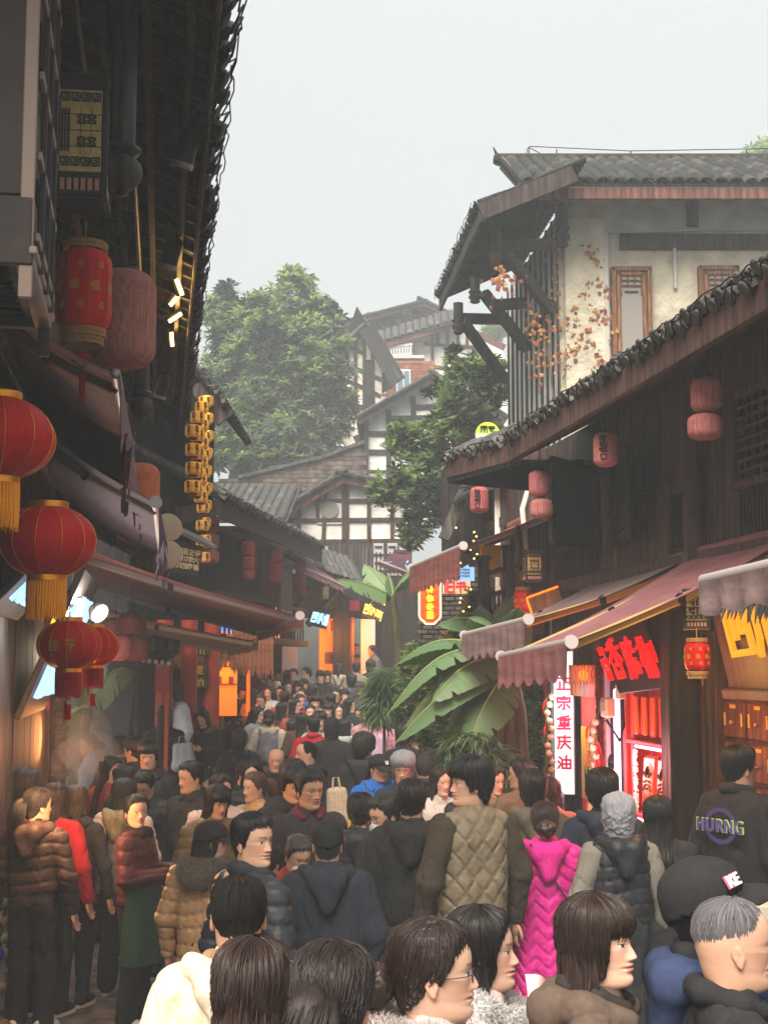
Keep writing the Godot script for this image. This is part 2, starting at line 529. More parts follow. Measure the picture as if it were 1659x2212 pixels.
# ---------------------------------------------------------------- lanterns
func fringe_mesh(key: String, r: float, l: float, n := 42) -> ArrayMesh:
	if not meshes.has(key):
		var m := MB.new()
		for lay in 2:
			for i in n:
				var a := TAU * (i + lay * .5) / n
				var rr := r * (1.0 - lay * .07)
				var d := Vector3(cos(a), 0, sin(a))
				var tan := Vector3(-sin(a), 0, cos(a))
				var e := l * (.9 + .12 * rng_at(i + lay * 50))
				m.tube([d * rr,d * rr * 1.01 + Vector3(0,-e * .5,0) + tan * (rng_at(i) - .5) * r * .06,d * rr + Vector3(0,-e,0) + tan * (rng_at(i + 7) - .5) * r * .14],[r * TAU / n * .42,r * TAU / n * .40,r * TAU / n * .22],4)
		meshes[key] = m.done()
	return meshes[key]
func red_silk() -> StandardMaterial3D:
	var m := mat("silk", Color(.80, .012, .025), .55, "vert", "wood_n", 2.0, .3, false)
	m.backlight_enabled = true; m.backlight = Color(.4, .01, .015); m.metallic_specular = .25
	return m
func gold() -> StandardMaterial3D:
	var m := mat("gold", Color(.85, .55, .15), .35)
	m.metallic = .75
	return m
func palace_lantern(pos: Vector3, r: float, squash: float, label: String, fringe: Material, tassel := false, text := "", turn := 0.0) -> Node3D:
	var o := thing("palace_lantern", label, "lantern", Transform3D(Basis(UPV, turn), pos), "round red lanterns of the left shops")
	var h := r * squash
	var key := "pal%.2f" % squash
	if not meshes.has(key):
		var prof := []
		for i in 21:
			var t := lerpf(-1.18, 1.18, i / 20.0)
			prof.append(Vector2(cos(t) * .99 + .01, sin(t) * squash))
		meshes[key] = lathe_mesh(key + "x", prof, 72, .012, 12)
	part(o, "silk_body", meshes[key], red_silk(), Transform3D(Basis().scaled(Vector3.ONE * r), Vector3.ZERO))
	for i in 12:
		var m: ArrayMesh
		if not meshes.has(key + "rib"):
			var b := MB.new(); var pts := []
			for q in 15:
				var t := lerpf(-1.18, 1.18, q / 14.0)
				pts.append(Vector3(cos(t) * 1.01 + .012, sin(t) * squash, 0))
			b.tube(pts, [.0085], 5)
			meshes[key + "rib"] = b.done()
		part(o, "gold_rib", meshes[key + "rib"], gold(), Transform3D(Basis(UPV, TAU * i / 12).scaled(Vector3.ONE * r), Vector3.ZERO))
	var cap := lathe_mesh("palcap",[Vector2(0,.12),Vector2(.40,.12),Vector2(.42,.10),Vector2(.40,.085),Vector2(.42,.07),Vector2(.40,.05),Vector2(.42,.03),Vector2(.40,.0),Vector2(0,0)],40)
	for s in [1.0, -1.0]:
		part(o, "top_ring" if s > 0 else "bottom_ring", cap, gold(), Transform3D(Basis().scaled(Vector3(r, r * 1.3 * s, r)), Vector3(0, s * h * .90, 0)))
	part(o, "fringe", fringe_mesh("fr", .40, .85), fringe, Transform3D(Basis().scaled(Vector3.ONE * r * .98), Vector3(0, -h * .9 - r * .13, 0)))
	if tassel:
		part(o, "tassel", fringe_mesh("ts", .10, .5, 18), fringe, Transform3D(Basis().scaled(Vector3.ONE * r), Vector3(0, -h * .9 - r * 1.15, 0)))
		beam(o, "tassel_cord", Vector3(0, -h * .9, 0), Vector3(0, -h * .9 - r * 1.2, 0), .008, .008, gold())
	beam(o, "hanging_wire", Vector3(0, h, 0), Vector3(0, h + r * 1.1, 0), .006, .006, mat("wire", Color(.1, .1, .1), .5))
	if text != "":
		var i := 0
		for ch in text:
			var a := .30 * (i - (text.length() - 1) / 2.0) * 1.7
			part(o,"lettering",glyphs(ch,r * .36,.13,.004),mat("goldpaint",Color(.62,.46,.10),.5),Transform3D(Basis(UPV,a - turn),Basis(UPV,a - turn) * Vector3(0,0,r * 1.005)))
			i += 1
	return o
func drum_lantern(pos: Vector3, r: float, h: float, label: String, m: Material, text := "", group := "cloth lanterns along the lane", cord := .25) -> Node3D:
	var o := thing("cloth_lantern", label, "lantern", Transform3D(Basis(UPV, rng.randf() * 6.0), pos), group)
	var q := h / 2.0
	var e := minf(r, h * .5) * .8
	var prof := [Vector2(.0, -q)]
	for i in 9:
		var t := PI / 2 * i / 8
		prof.append(Vector2(r - e + sin(t) * e, -q + e * .75 - cos(t) * e * .75))
	for i in 9:
		var t := PI / 2 * (8 - i) / 8
		prof.append(Vector2(r - e + sin(t) * e, q - e * .75 + cos(t) * e * .75))
	prof.append(Vector2(0, q))
	part(o, "cloth_body", lathe_mesh("drum%.2f_%.2f" % [r, h], prof, 32, .008, 16), m)
	part(o,"rim",lathe_mesh("drim",[Vector2(.0,.03),Vector2(1.0,.03),Vector2(1.05,0),Vector2(1,-.03),Vector2(0,-.03)],20),mat("dark_metal",Color(.08,.07,.07),.5),Transform3D(Basis().scaled(Vector3(r * .45,.35,r * .45)),Vector3(0,q,0)))
	beam(o, "hanging_cord", Vector3(0, q, 0), Vector3(0, q + cord, 0), .006, .006, mat("wire", Color(.1, .1, .1), .5))
	if text != "":
		var face := atan2(EYE.x - pos.x, EYE.z - pos.z) - .2
		part(o,"lettering",glyphs(text,r * .62,.13,.004,true,1.1),mat("ink",Color(.05,.03,.03),.8),Transform3D(Basis(UPV,face - o.rotation.y),Basis(UPV,face - o.rotation.y) * Vector3(0,0,r * 1.012)))
	return o
func cloth_pink(k: String, c: Color) -> StandardMaterial3D:
	var m := mat("lant" + k, c, .85, "vert", "fold_n", 4.5, .9, false)
	m.backlight_enabled = true; m.backlight = c * .5
	return m
func hex_lantern(pos: Vector3, r: float, h: float, label: String, tassel := true) -> Node3D:
	var o := thing("hexagonal_lantern", label, "lantern", Transform3D(Basis(UPV, .35), pos), "six sided red palace lanterns")
	var q := h / 2.0
	var silk := red_silk()
	for i in 8:
		var a := TAU * i / 8; var b := TAU * (i + 1) / 8
		var rows := []
		for pr in [[.78, -q], [.97, -q * .82], [1.0, -q * .6], [1.0, q * .6], [.97, q * .82], [.78, q]]:
			var row := PackedVector3Array()
			for j in 4:
				var t := lerpf(a, b, j / 3.0)
				row.append(Vector3(cos(t), 0, sin(t)) * r * pr[0] * lerpf(1.0, .965, sin(j / 3.0 * PI)) + Vector3(0, pr[1], 0))
			rows.append(row)
		var m := MB.new(); m.grid(rows)
		part(o, "silk_panel", m.done(), silk)
		var rb := MB.new()
		rb.tube([Vector3(cos(a) * r * .78,-q,sin(a) * r * .78),Vector3(cos(a) * r,-q * .6,sin(a) * r),Vector3(cos(a) * r,q * .6,sin(a) * r),Vector3(cos(a) * r * .78,q,sin(a) * r * .78)],[r * .02],5)
		part(o, "rib", rb.done(), mat("redwood", Color(.4, .03, .03), .5))
		var mid := (a + b) / 2.0
		for k in 3:
			var dir := Vector3(cos(mid), 0, sin(mid))
			part(o,"lettering",glyphs("福",r * [.24,.34,.24][k],.12,.003),mat("goldpaint",Color(.62,.46,.10),.5),Transform3D(Basis(UPV.cross(dir),UPV,dir),dir * r * .945 + Vector3(0,q * [.55,.0,-.5][k],0) + UPV.cross(dir) * r * [.08,-.12,.1][k]))
	for s in [1.0, -1.0]:
		for ring in (1 if s > 0 else 2):
			var bd := MB.new()
			var y0: float = s * (q + .01 + ring * r * .30); var y1: float = y0 + s * r * .24
			var rr := r * (.80 - ring * .08)
			for y in [y0, y1]:
				var pts := []
				for i in 25:
					pts.append(Vector3(cos(TAU * i / 24) * rr, y, sin(TAU * i / 24) * rr))
				bd.tube(pts, [r * .035], 5)
			for i in 40:
				var a := TAU * i / 40
				for dd in [.16, -.16]:
					bd.bar(Vector3(cos(a) * rr, y0, sin(a) * rr), Vector3(cos(a + dd) * rr, y1, sin(a + dd) * rr), .006, .006)
			part(o, "woven_rim", bd.done(), mat("bamboo", Color(.55, .40, .22), .5))
	if tassel:
		beam(o, "tassel_cord", Vector3(0, -q, 0), Vector3(0, -q - r * 2.0, 0), .008, .008, mat("redthread", Color(.6, .03, .04), .7))
		var kn := MB.new()
		for i in 7:
			var pts := []
			var c := Vector3([-1, 1, 0, 0, -.5, .5, 0][i] * r * .26, [0, 0, .2, -.2, .1, .1, 0][i] * r * .9, 0)
			for j in 13:
				pts.append(c + Vector3(cos(TAU * j / 12) * r * .12, sin(TAU * j / 12) * r * .12, 0))
			kn.tube(pts, [r * .032], 5)
		part(o, "knot", kn.done(), mat("redthread", Color(.6, .03, .04), .7), Transform3D(Basis(), Vector3(0, -q - r * 1.15, 0)))
		part(o,"tassel",fringe_mesh("ts2",.10,1.05,18),mat("redthread",Color(.6,.03,.04),.7),Transform3D(Basis().scaled(Vector3.ONE * r),Vector3(0,-q - r * 1.7,0)))
	beam(o, "hanging_chain", Vector3(0, q, 0), Vector3(0, q + r * 1.2, 0), .008, .008, mat("bamboo", Color(.55, .40, .22), .5))
	return o
func spool_lantern(pos: Vector3, s: float, label: String) -> Node3D:
	var o := thing("paper_lantern", label, "lantern", Transform3D(Basis(UPV, .35), pos), "small yellow paper lanterns in hanging strings")
	var m := mat("paper", Color(1.0, .74, .30), .8, "soft", "", 3.0)
	m.backlight_enabled = true; m.backlight = Color(.5, .3, .05)
	part(o,"paper_body",lathe_mesh("spool",[Vector2(0,-.42),Vector2(.34,-.42),Vector2(.47,-.36),Vector2(.52,-.26),Vector2(.52,.26),Vector2(.47,.36),Vector2(.34,.42),Vector2(0,.42)],12),m,Transform3D(Basis().scaled(Vector3.ONE * s),Vector3.ZERO))
	var foot := lathe_mesh("spoolcap", [Vector2(0, -.12), Vector2(.26, -.12), Vector2(.30, -.06), Vector2(.34, 0), Vector2(0, 0)], 12)
	part(o, "bottom_cap", foot, mat("bronze", Color(.30, .20, .09), .6), Transform3D(Basis().scaled(Vector3.ONE * s), Vector3(0, -.42 * s, 0)))
	for a in [-.4, .65]:
		part(o,"lettering",glyphs("磁器口",s * .2,.14,.003,true,1.15),mat("brownink",Color(.25,.12,.04),.8),Transform3D(Basis(UPV,a - .35),Basis(UPV,a - .35) * Vector3(0,0,s * .515)))
	return o
# ---------------------------------------------------------------- awnings
func awning(label: String,a0: Vector3,a1: Vector3,w0: Vector3,w1: Vector3,drop: float,m: Material,arm: Material,style := "scallop",group := "folding arm shop awnings",capped := true) -> Node3D:
	# a0, a1: the ends of the front bar (a1 the nearer); w0, w1: the ends at the wall
	var o := thing("shop_awning", label, "awning", Transform3D(), group)
	var mb := MB.new()
	var nw := (a1 - a0).cross(w0 - a0).normalized()
	for side2 in [0.0, -.006]:
		var rows := []
		for i in 9:
			var f := i / 8.0
			var row := PackedVector3Array()
			for j in 21:
				var g := j / 20.0
				row.append(w0.lerp(w1, g).lerp(a0.lerp(a1, g), f) - Vector3(0, sin(f * PI) * .05 + sin(g * PI) * .02, 0) + Vector3(0, side2, 0))
			rows.append(row)
		mb.grid(rows)
	part(o, "canvas", mb.done(), m)
	if drop > 0.0:
		var v := MB.new()
		var n := 96
		var along := (a1 - a0)
		var out := (a0 - w0).slide(UPV).normalized()
		for th in [0.0, .005]:
			var rows := []
			for i in 7:
				var f := i / 6.0
				var row := PackedVector3Array()
				for j in n + 1:
					var g := float(j) / n
					var ln := drop
					if style == "scallop":
						ln *= .86 + .14 * absf(sin(g * PI * along.length() / .30))
					elif style == "fringe":
						ln *= .78 + .22 * absf(sin(g * PI * along.length() / .13))
					else:
						ln *= .45 + .75 * absf(sin(g * 23.0) * sin(g * 57.0 + 1.0)) + .2 * g
					row.append(a0 + along * g + Vector3(0,-f * ln,0) + out * (.02 + th + sin(g * along.length() * 26.0) * .014 * f + (.05 * sin(g * 9.0) * f if style == "torn" else 0.0)))
				rows.append(row)
			v.grid(rows)
		part(o, "valance", v.done(), m)
	var bar := MB.new()
	bar.tube([a0, a1], [.028], 12)
	part(o, "front_bar", bar.done(), mat("bar_grey", lin(.30, .27, .27), .45))
	if capped:
		for e in [a0, a1]:
			var d := (a1 - a0).normalized() * (.02 if e == a1 else -.02)
			var c := MB.new(); var pg := PackedVector2Array()
			for i in 20:
				pg.append(Vector2(cos(TAU * i / 20), sin(TAU * i / 20)) * .042)
			var zz := d.normalized(); var xx := UPV.cross(zz).normalized()
			c.slab(pg, Transform3D(Basis(xx, zz.cross(xx), zz), e), -.01, .02)
			part(o, "end_cap", c.done(), mat("capgrey", lin(.42, .39, .38), .5))
	var rl := MB.new()
	rl.tube([w0, w1], [.055], 14)
	part(o, "roller", rl.done(), m)
	for g in [.06, .94]:
		var w: Vector3 = w0.lerp(w1, g) - Vector3(0, .10, 0)
		var f: Vector3 = a0.lerp(a1, clampf(g, .05, .95)) - Vector3(0, .03, 0)
		var el := w.lerp(f, .48) + (a1 - a0).normalized() * (.10 if g < .5 else -.10) - Vector3(0, .02, 0)
		beam(o, "upper_arm", w, el, .05, .065, arm, .012)
		beam(o, "forearm", el, f, .04, .055, arm, .012)
		part(o, "elbow_joint", cbox(Vector3(.07, .085, .07), .02), mat("dark_metal", Color(.08, .07, .07), .5), Transform3D(Basis(), el))
	return o
func cloth_dark(k: String, c: Color, glowc := Color(.3, .1, .12)) -> StandardMaterial3D:
	var m := mat("canvas" + k, c, .82, "streak", "fine_n", .8, .3)
	m.backlight_enabled = true; m.backlight = glowc
	return m
# ---------------------------------------------------------------- the ground
func lane() -> void:
	var base := MB.new()
	var ds := [-6.0, 2.0, 4.0, 6.0, 8.0, 10.5, 13.0, 15.0, 17.5, 20.0, 22.5, 25.0, 28.0, 31.0, 36.0, 45.0, 60.0, 110.0]
	for i in ds.size() - 1:
		var a: float = ds[i]; var b: float = ds[i + 1]
		base.quad(Vector3(-60, ground(b) - .03, -b), Vector3(60, ground(b) - .03, -b), Vector3(60, ground(a) - .03, -a), Vector3(-60, ground(a) - .03, -a))
	var street := setting("street", base.done(), mat("mortar", lin(.06, .055, .05), .9, "blot", "fine_n", .8))
	# stone slabs, laid in courses across the lane
	var r2 := RandomNumberGenerator.new(); r2.seed = 5
	var stones := [mat("slab0",lin(.24,.23,.21),.62,"blot","blot_n",.9,.7),mat("slab1",lin(.20,.19,.178),.55,"blot","blot_n",.7,.7),mat("slab2",lin(.27,.255,.23),.7,"blot","blot_n",1.1,.7)]
	var d := 5.5
	var far := [[], [], []]
	var count := 0
	while d < 31.0:
		var h := r2.randf_range(.42, .60)
		var x := -2.9 - .16 * d * .4 - r2.randf() * .5
		while x < 2.6:
			var w := r2.randf_range(.5, 1.15)
			var mid := d + h / 2.0
			var slope := atan((ground(d + h) - ground(d)) / h)
			var t := Transform3D(Basis.from_euler(Vector3(slope,0,0)) * Basis.from_euler(Vector3(r2.randf_range(-.006,.006),0,r2.randf_range(-.006,.006))),Vector3(x + w / 2.0 - .12 * (d - 8.0),ground(mid) - .022 + r2.randf_range(-.004,.006),-mid))
			var sz := Vector3(snappedf(w, .05) - .012, .06, snappedf(h, .05) - .012)
			if count < 290:
				part(street, "paving_stone", cbox(sz, .012), stones[r2.randi() % 3], t)
			else:
				far[r2.randi() % 3].append(Transform3D(t.basis.scaled_local(sz), t.origin))
			count += 1
			x += w
		d += h
	for q in 3:
		if far[q].size():
			many(street, "far_paving_stones", cbox(Vector3.ONE, .02), stones[q], far[q])
	# a rising bank behind the houses
	var bank := MB.new(); var rows := []
	for i in 9:
		var row := PackedVector3Array()
		for j in 17:
			row.append(Vector3(lerpf(-55, 55, j / 16.0), 1.5 + i * .7 + sin(j * 1.7 + i) * .3, -50.0 - i * 6.0))
		rows.append(row)
	rows.reverse()
	bank.grid(rows)
	setting("hillside", bank.done(), mat("bank", lin(.05, .055, .04), .95, "blot", "fine_n", .3))
# ---------------------------------------------------------------- houses up the hill
func c5(x: float, y: float) -> Vector2:  # a point of the enlarged middle of the photograph, in picture units
	return Vector2((500.0 + x / 1.952) / 1.2056, (650.0 + y / 1.952) / 1.2056)
func wall_of(p: Node3D, n: String, f: Transform3D, pts: Array, thick: float, m: Material) -> PackedVector2Array:
	var poly := PackedVector2Array()
	for q in pts:
		var c := c5(q[0], q[1])
		var l := loc(f, c.x, c.y)
		poly.append(Vector2(l.x, l.y))
	var mb := MB.new()
	mb.slab(poly, Transform3D(), -thick, 0.0)
	part(p, n, mb.done(), m)
	return poly
func p5(f: Transform3D, x: float, y: float, t := 0.0) -> Vector3:
	var c := c5(x, y)
	return loc(f, c.x, c.y, t)
func sticks(p: Node3D, f: Transform3D, list: Array, m: Material, w := .16) -> void:
	for q in list:
		var a := p5(f, q[0], q[1], .03); var b := p5(f, q[2], q[3], .03)
		beam(p, "timber", a, b, .08 if absf(a.x - b.x) > absf(a.y - b.y) else w, w if absf(a.x - b.x) > absf(a.y - b.y) else .08, m)
func bricks(p: Node3D, poly: PackedVector2Array, bw: float, bh: float, ms: Array, limit := 290, z := 0.0) -> void:
	var lo := Vector2.INF; var hi := -Vector2.INF
	for q in poly:
		lo = lo.min(q); hi = hi.max(q)
	var r2 := RandomNumberGenerator.new(); r2.seed = int(absf(lo.x) * 100)
	var rest := []; var n := 0
	var y := lo.y; var k := 0
	while y < hi.y:
		var x := lo.x - bw * (.5 if k % 2 else 0.0)
		while x < hi.x:
			var c := Vector2(x + bw / 2, y + bh / 2)
			if Geometry2D.is_point_in_polygon(c, poly):
				var t := Transform3D(Basis.from_euler(Vector3(0, 0, r2.randf_range(-.02, .02))), Vector3(c.x, c.y, z + r2.randf_range(-.004, .012)))
				if n < limit:
					part(p, "brick", cbox(Vector3(bw - .012, bh - .012, .05), .006), ms[r2.randi() % ms.size()], t)
				else:
					rest.append(t)
				n += 1
			x += bw
		y += bh; k += 1
	if rest.size():
		many(p, "more_bricks", cbox(Vector3(bw - .012, bh - .012, .05), .006), ms[0], rest)
func hill_houses() -> void:
	var white := mat("limewash", lin(.62, .62, .58), .9, "soft", "fine_n", .4)
	var timber := mat("timber_red", lin(.075, .03, .028), .7, "wood", "wood_n", .8)
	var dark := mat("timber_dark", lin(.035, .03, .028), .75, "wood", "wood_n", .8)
	var tiles := mat("tile_grey", lin(.085, .085, .085), .8, "blot", "fine_n", 1.5)
	var fascia := mat("fascia_red", lin(.20, .075, .06), .75, "wood", "wood_n", .6)
	var bk := [mat("brick_a", lin(.16, .115, .09), .9, "blot"), mat("brick_b", lin(.20, .15, .12), .9, "blot"), mat("brick_c", lin(.12, .10, .085), .9, "blot")]
	var rb := [mat("brick_red", lin(.36, .12, .06), .9, "blot"), mat("brick_red2", lin(.28, .09, .05), .9, "blot")]
	# the white gabled house that closes the lane
	var f := Transform3D(Basis(), Vector3(0, 0, -34))
	var h := thing("gabled_house", "white half-timbered shuttered house closing the lane's end, below the brick retaining wall", "house", f)
	wall_of(h, "wall", f, [[420, 1760], [420, 1350], [770, 1170], [1090, 1230], [1090, 1760]], .4, white)
	sticks(h,f,[[545,1305,545,1490],[680,1235,668,1490],[900,1215,900,1700],[1018,1220,1018,1490],[600,1277,1085,1277],[430,1378,1085,1372],[430,1487,1090,1480],[640,1290,640,1372]],timber,.10)
	sticks(h, f, [[780, 1180, 780, 1720]], timber, .18)
	for q in [[415, 1372, 765, 1165], [770, 1165, 1095, 1226]]:
		beam(h, "barge_board", p5(f, q[0], q[1], .35), p5(f, q[2], q[3], .35), .06, .22, fascia)
	var a := p5(f, 415, 1352, .45); var b := p5(f, 765, 1142, .45)
	roof(h, a - Vector3(0, 0, 6), Vector3.BACK, (b - a).normalized(), 6.0, a.distance_to(b), .24, .30, tiles, 30)
	var a2 := p5(f, 1100, 1212, .45); var b2 := p5(f, 765, 1142, .45)
	roof(h, a2, Vector3.FORWARD, (b2 - a2).normalized(), 6.0, a2.distance_to(b2), .24, .30, tiles, 30)
	var vc := p5(f, 700, 1325, .02)
	part(h, "vent_frame", cbox(Vector3(.62, .72, .06), .01), mat("plaster_grey", lin(.35, .34, .32), .9), Transform3D(Basis(), vc))
	part(h,"round_vent",lathe_mesh("vent",[Vector2(.0,.03),Vector2(.2,.04),Vector2(.27,.03),Vector2(.30,.05),Vector2(.30,0)],24),mat("vent_grey",lin(.14,.14,.13),.8),Transform3D(Basis(Vector3.RIGHT,PI / 2).scaled_local(Vector3(.75,1,.75)),vc + Vector3(0,0,.03)))
	for q in [[690, 765, 1490, 1700, 0], [800, 885, 1485, 1700, 0], [915, 980, 1485, 1700, 1], [985, 1050, 1485, 1700, 1]]:
		var l := p5(f, q[0], q[3], .05); var r := p5(f, q[1], q[2], .05)
		var c := (l + r) / 2.0; var s := Vector3(r.x - l.x, r.y - l.y, .06)
		if q[4] == 0:
			var sh := part(h, "shutter", cbox(s, .01), dark, Transform3D(Basis(), c))
			for k in 4:
				part(sh,"board",cbox(Vector3(s.x / 4.4,s.y * .9,.02),.006),mat("timber_grey",lin(.075,.065,.06),.8,"wood","wood_n",.8),Transform3D(Basis(),Vector3((k - 1.5) * s.x / 4.2,0,.035)))
		else:
			var sh := part(h, "lattice_window", cbox(Vector3(s.x, s.y, .02), .005), mat("window_dark", lin(.30, .31, .31), .3), Transform3D(Basis(), c))
			for k in 5:
				var yy := (k - 2) * s.y * .19
				part(sh, "lattice_bar", cbox(Vector3(s.x * (.9 if k % 2 else .6), .035, .05), .005), dark, Transform3D(Basis(), Vector3(0, yy, .03)))
			for k in 4:
				part(sh,"lattice_bar",cbox(Vector3(.035,s.y * (.95 if k % 3 == 0 else .5),.05),.005),dark,Transform3D(Basis(),Vector3((k - 1.5) * s.x * .31,0,.03)))
	# the low tiled roof beside it
	var lowr := thing("tiled_house", "low house with a broad grey tiled roof below the brick retaining wall", "house", Transform3D())
	var e0 := at(455, 1125, 30.5); var e1 := at(672, 1148, 30.5)
	var r0 := at(462, 1058, 35.0)
	var up := (Vector3(e0.x, r0.y, r0.z) - e0).normalized()
	roof(lowr, Vector3(e0.x - 1.5, e0.y, e0.z), Vector3.RIGHT, up, 3.15, 5.0, .21, .28, tiles, 220)
	part(lowr, "ridge_beam", cbox(Vector3(3.3, .2, .22), .04), tiles, Transform3D(Basis(), Vector3(e0.x + .1, r0.y + .03, r0.z - .35)))
	part(lowr, "wall", cbox(Vector3(3.0, 5.5, .3)), dark, Transform3D(Basis(), Vector3(e0.x + .1, e0.y - 2.8, e0.z - .8)))
	# brick retaining wall
	f = Transform3D(Basis(), Vector3(0, 0, -38.5))
	var bw := thing("brick_wall", "weathered brick retaining wall under the big tree, stepping up to the tall timbered house", "wall", f)
	var poly := wall_of(bw,"wall_core",f,[[60,1320],[60,1190],[240,1165],[420,1108],[640,1075],[870,1000],[880,1320]],.5,mat("mortar_grey",lin(.09,.085,.08),.95,"blot"))
	bricks(bw, poly, .42, .125, bk, 290)
	for q in [[240, 1165, 640, 1068], [640, 1072, 875, 985]]:
		beam(bw, "coping", p5(f, q[0], q[1], -.2), p5(f, q[2], q[3], -.2), .7, .10, tiles)
	# the tall timbered house
	f = Transform3D(Basis(), Vector3(0, 0, -42))
	h = thing("timbered_house", "tall white house with a dark timber grid behind the broad-leaved tree", "house", f)
	wall_of(h, "wall", f, [[885, 1400], [885, 870], [1225, 672], [1560, 860], [1560, 1400]], .4, white)
	sticks(h,f,[[1000,815,1000,1400],[1125,745,1125,860],[1260,700,1260,1400],[888,936,1500,936],[888,1030,1500,1024],[1010,858,1500,850],[1135,803,1262,795],[1400,800,1400,1400]],dark,.16)
	sticks(h, f, [[895, 1128, 1005, 1128], [950, 1130, 950, 1240], [1130, 1030, 1130, 1240]], timber, .09)
	beam(h, "corner_post", p5(f, 888, 870, .05), p5(f, 888, 1400, .05), .12, .22, dark)
	for q in [[842, 872, 1228, 648], [1228, 648, 1600, 868]]:
		beam(h, "barge_board", p5(f, q[0], q[1], .5), p5(f, q[2], q[3], .5), .08, .26, mat("barge", lin(.10, .085, .08), .8, "wood"))
	var ta := p5(f, 842, 855, .6); var tb := p5(f, 1228, 632, .6); var tc := p5(f, 1600, 850, .6)
	roof(h, ta - Vector3(0, 0, 8), Vector3.BACK, (tb - ta).normalized(), 8.0, ta.distance_to(tb), .26, .34, tiles, 20)
	roof(h, tc, Vector3.FORWARD, (tb - tc).normalized(), 8.0, tc.distance_to(tb), .26, .34, tiles, 20)
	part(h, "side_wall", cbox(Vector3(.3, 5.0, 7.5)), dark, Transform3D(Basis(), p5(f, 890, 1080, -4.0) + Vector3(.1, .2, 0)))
	beam(h, "eave_bracket", p5(f, 830, 945, .1), p5(f, 880, 1060, .0), .10, .14, dark)
	# the upper gable with the long barge
	f = Transform3D(Basis(), Vector3(0, 0, -52))
	h = thing("upper_house", "white house with red timbers and a steep dark gable edge behind the big tree", "house", f)
	wall_of(h,"wall",f,[[700,1000],[700,560],[870,440],[900,420],[965,620],[965,1000]],.4,mat("limewash_warm",lin(.60,.58,.50),.9,"soft","fine_n",.4))
	sticks(h,f,[[790,490,790,600],[832,460,832,860],[876,435,876,860],[918,480,918,860],[700,545,800,490],[735,560,960,660],[740,640,960,745],[740,750,930,830],[795,490,880,530]],timber,.14)
	beam(h, "barge_board", p5(f, 885, 395, .9), p5(f, 1048, 672, .9), .10, .62, dark)
	var ub := p5(f, 887, 376, .6); var ua := p5(f, 722, 532, .6); var uc := p5(f, 1055, 665, .9)
	var back := Vector3(-1.7, 0, -6).normalized()
	roof(h, ua, back, (ub - ua).normalized(), 6.2, ua.distance_to(ub), .28, .36, tiles, 110)
	roof(h, uc, back, (ub - uc).normalized(), 6.2, uc.distance_to(ub), .3, .4, tiles, 10)
	# the brick gable on top
	f = Transform3D(Basis(), Vector3(0, 0, -62))
	h = thing("brick_house", "brick gabled house highest on the hill against the sky", "house", f)
	poly = wall_of(h, "wall", f, [[735, 700], [735, 390], [1180, 285], [1345, 360], [1345, 700]], .4, mat("mortar_pale", lin(.20, .18, .16), .95, "blot"))
	bricks(h, poly, .50, .17, [bk[0], bk[1], mat("brick_pale", lin(.24, .19, .155), .9)], 290)
	for q in [[715, 392, 1182, 272], [1182, 272, 1350, 355]]:
		beam(h, "eave_board", p5(f, q[0], q[1], .7), p5(f, q[2], q[3], .7), .10, .28, fascia)
	var ba := p5(f, 715, 380, .8); var bb := p5(f, 1182, 262, .8); var bc := p5(f, 1350, 343, .8)
	roof(h, ba - Vector3(0, 0, 7), Vector3.BACK, (bb - ba).normalized(), 7.0, ba.distance_to(bb), .34, .4, tiles, 10)
	roof(h, bc, Vector3.FORWARD, (bb - bc).normalized(), 7.0, bc.distance_to(bb), .34, .4, tiles, 10)
	beam(h, "strut", p5(f, 945, 370, .5), p5(f, 1000, 430, .1), .16, .16, dark)
	part(h, "dark_recess", cbox(Vector3(1.3, 1.5, .1)), dark, Transform3D(Basis(), p5(f, 960, 400, .05)))
	# white house below it
	f = Transform3D(Basis(), Vector3(0, 0, -56))
	h = thing("balustrade_house", "white house with a carved balustrade and a red brick bay below the brick gable", "house", f)
	wall_of(h, "wall", f, [[960, 1000], [960, 500], [1340, 392], [1580, 500], [1640, 1000]], .4, white)
	sticks(h,f,[[1222,430,1222,610],[1250,425,1250,490],[1300,410,1300,500],[1352,400,1352,520],[1398,410,1398,500],[1448,440,1448,520],[1180,480,1500,500],[1200,590,1560,640],[1290,490,1290,620],[1430,500,1430,660]],timber,.13)
	for q in [[945, 495, 1345, 378], [1345, 378, 1590, 500]]:
		beam(h, "eave_board", p5(f, q[0], q[1], .8), p5(f, q[2], q[3], .8), .10, .26, fascia)
	var sa := p5(f, 945, 480, .9); var sb := p5(f, 1345, 362, .9)
	roof(h, sa, (sb - sa).normalized(), Vector3(0, .45, -.9).normalized(), sa.distance_to(sb), 1.6, .30, .36, tiles, 60)
	part(h, "balcony_slab", cbox(Vector3(2.2, .14, .9)), mat("plaster_grey", lin(.35, .34, .32), .9), Transform3D(Basis(), p5(f, 1045, 556, .4)))
	for k in 11:
		part(h,"baluster",lathe_mesh("balus",[Vector2(0,0),Vector2(.06,0),Vector2(.06,.1),Vector2(.035,.16),Vector2(.055,.35),Vector2(.035,.55),Vector2(.06,.62),Vector2(.06,.72),Vector2(0,.72)],10),mat("plaster_pale",lin(.42,.43,.42),.9),Transform3D(Basis(),p5(f,972 + k * 14,552 - k * 1.5,.7)))
	beam(h, "balcony_rail", p5(f, 965, 500, .7), p5(f, 1120, 482, .7), .14, .10, mat("plaster_pale", lin(.42, .43, .42), .9))
	part(h, "dark_loggia", cbox(Vector3(1.2, .8, .2)), dark, Transform3D(Basis(), p5(f, 1085, 582, .2)))
	var rbx := p5(f, 1110, 700, .6)
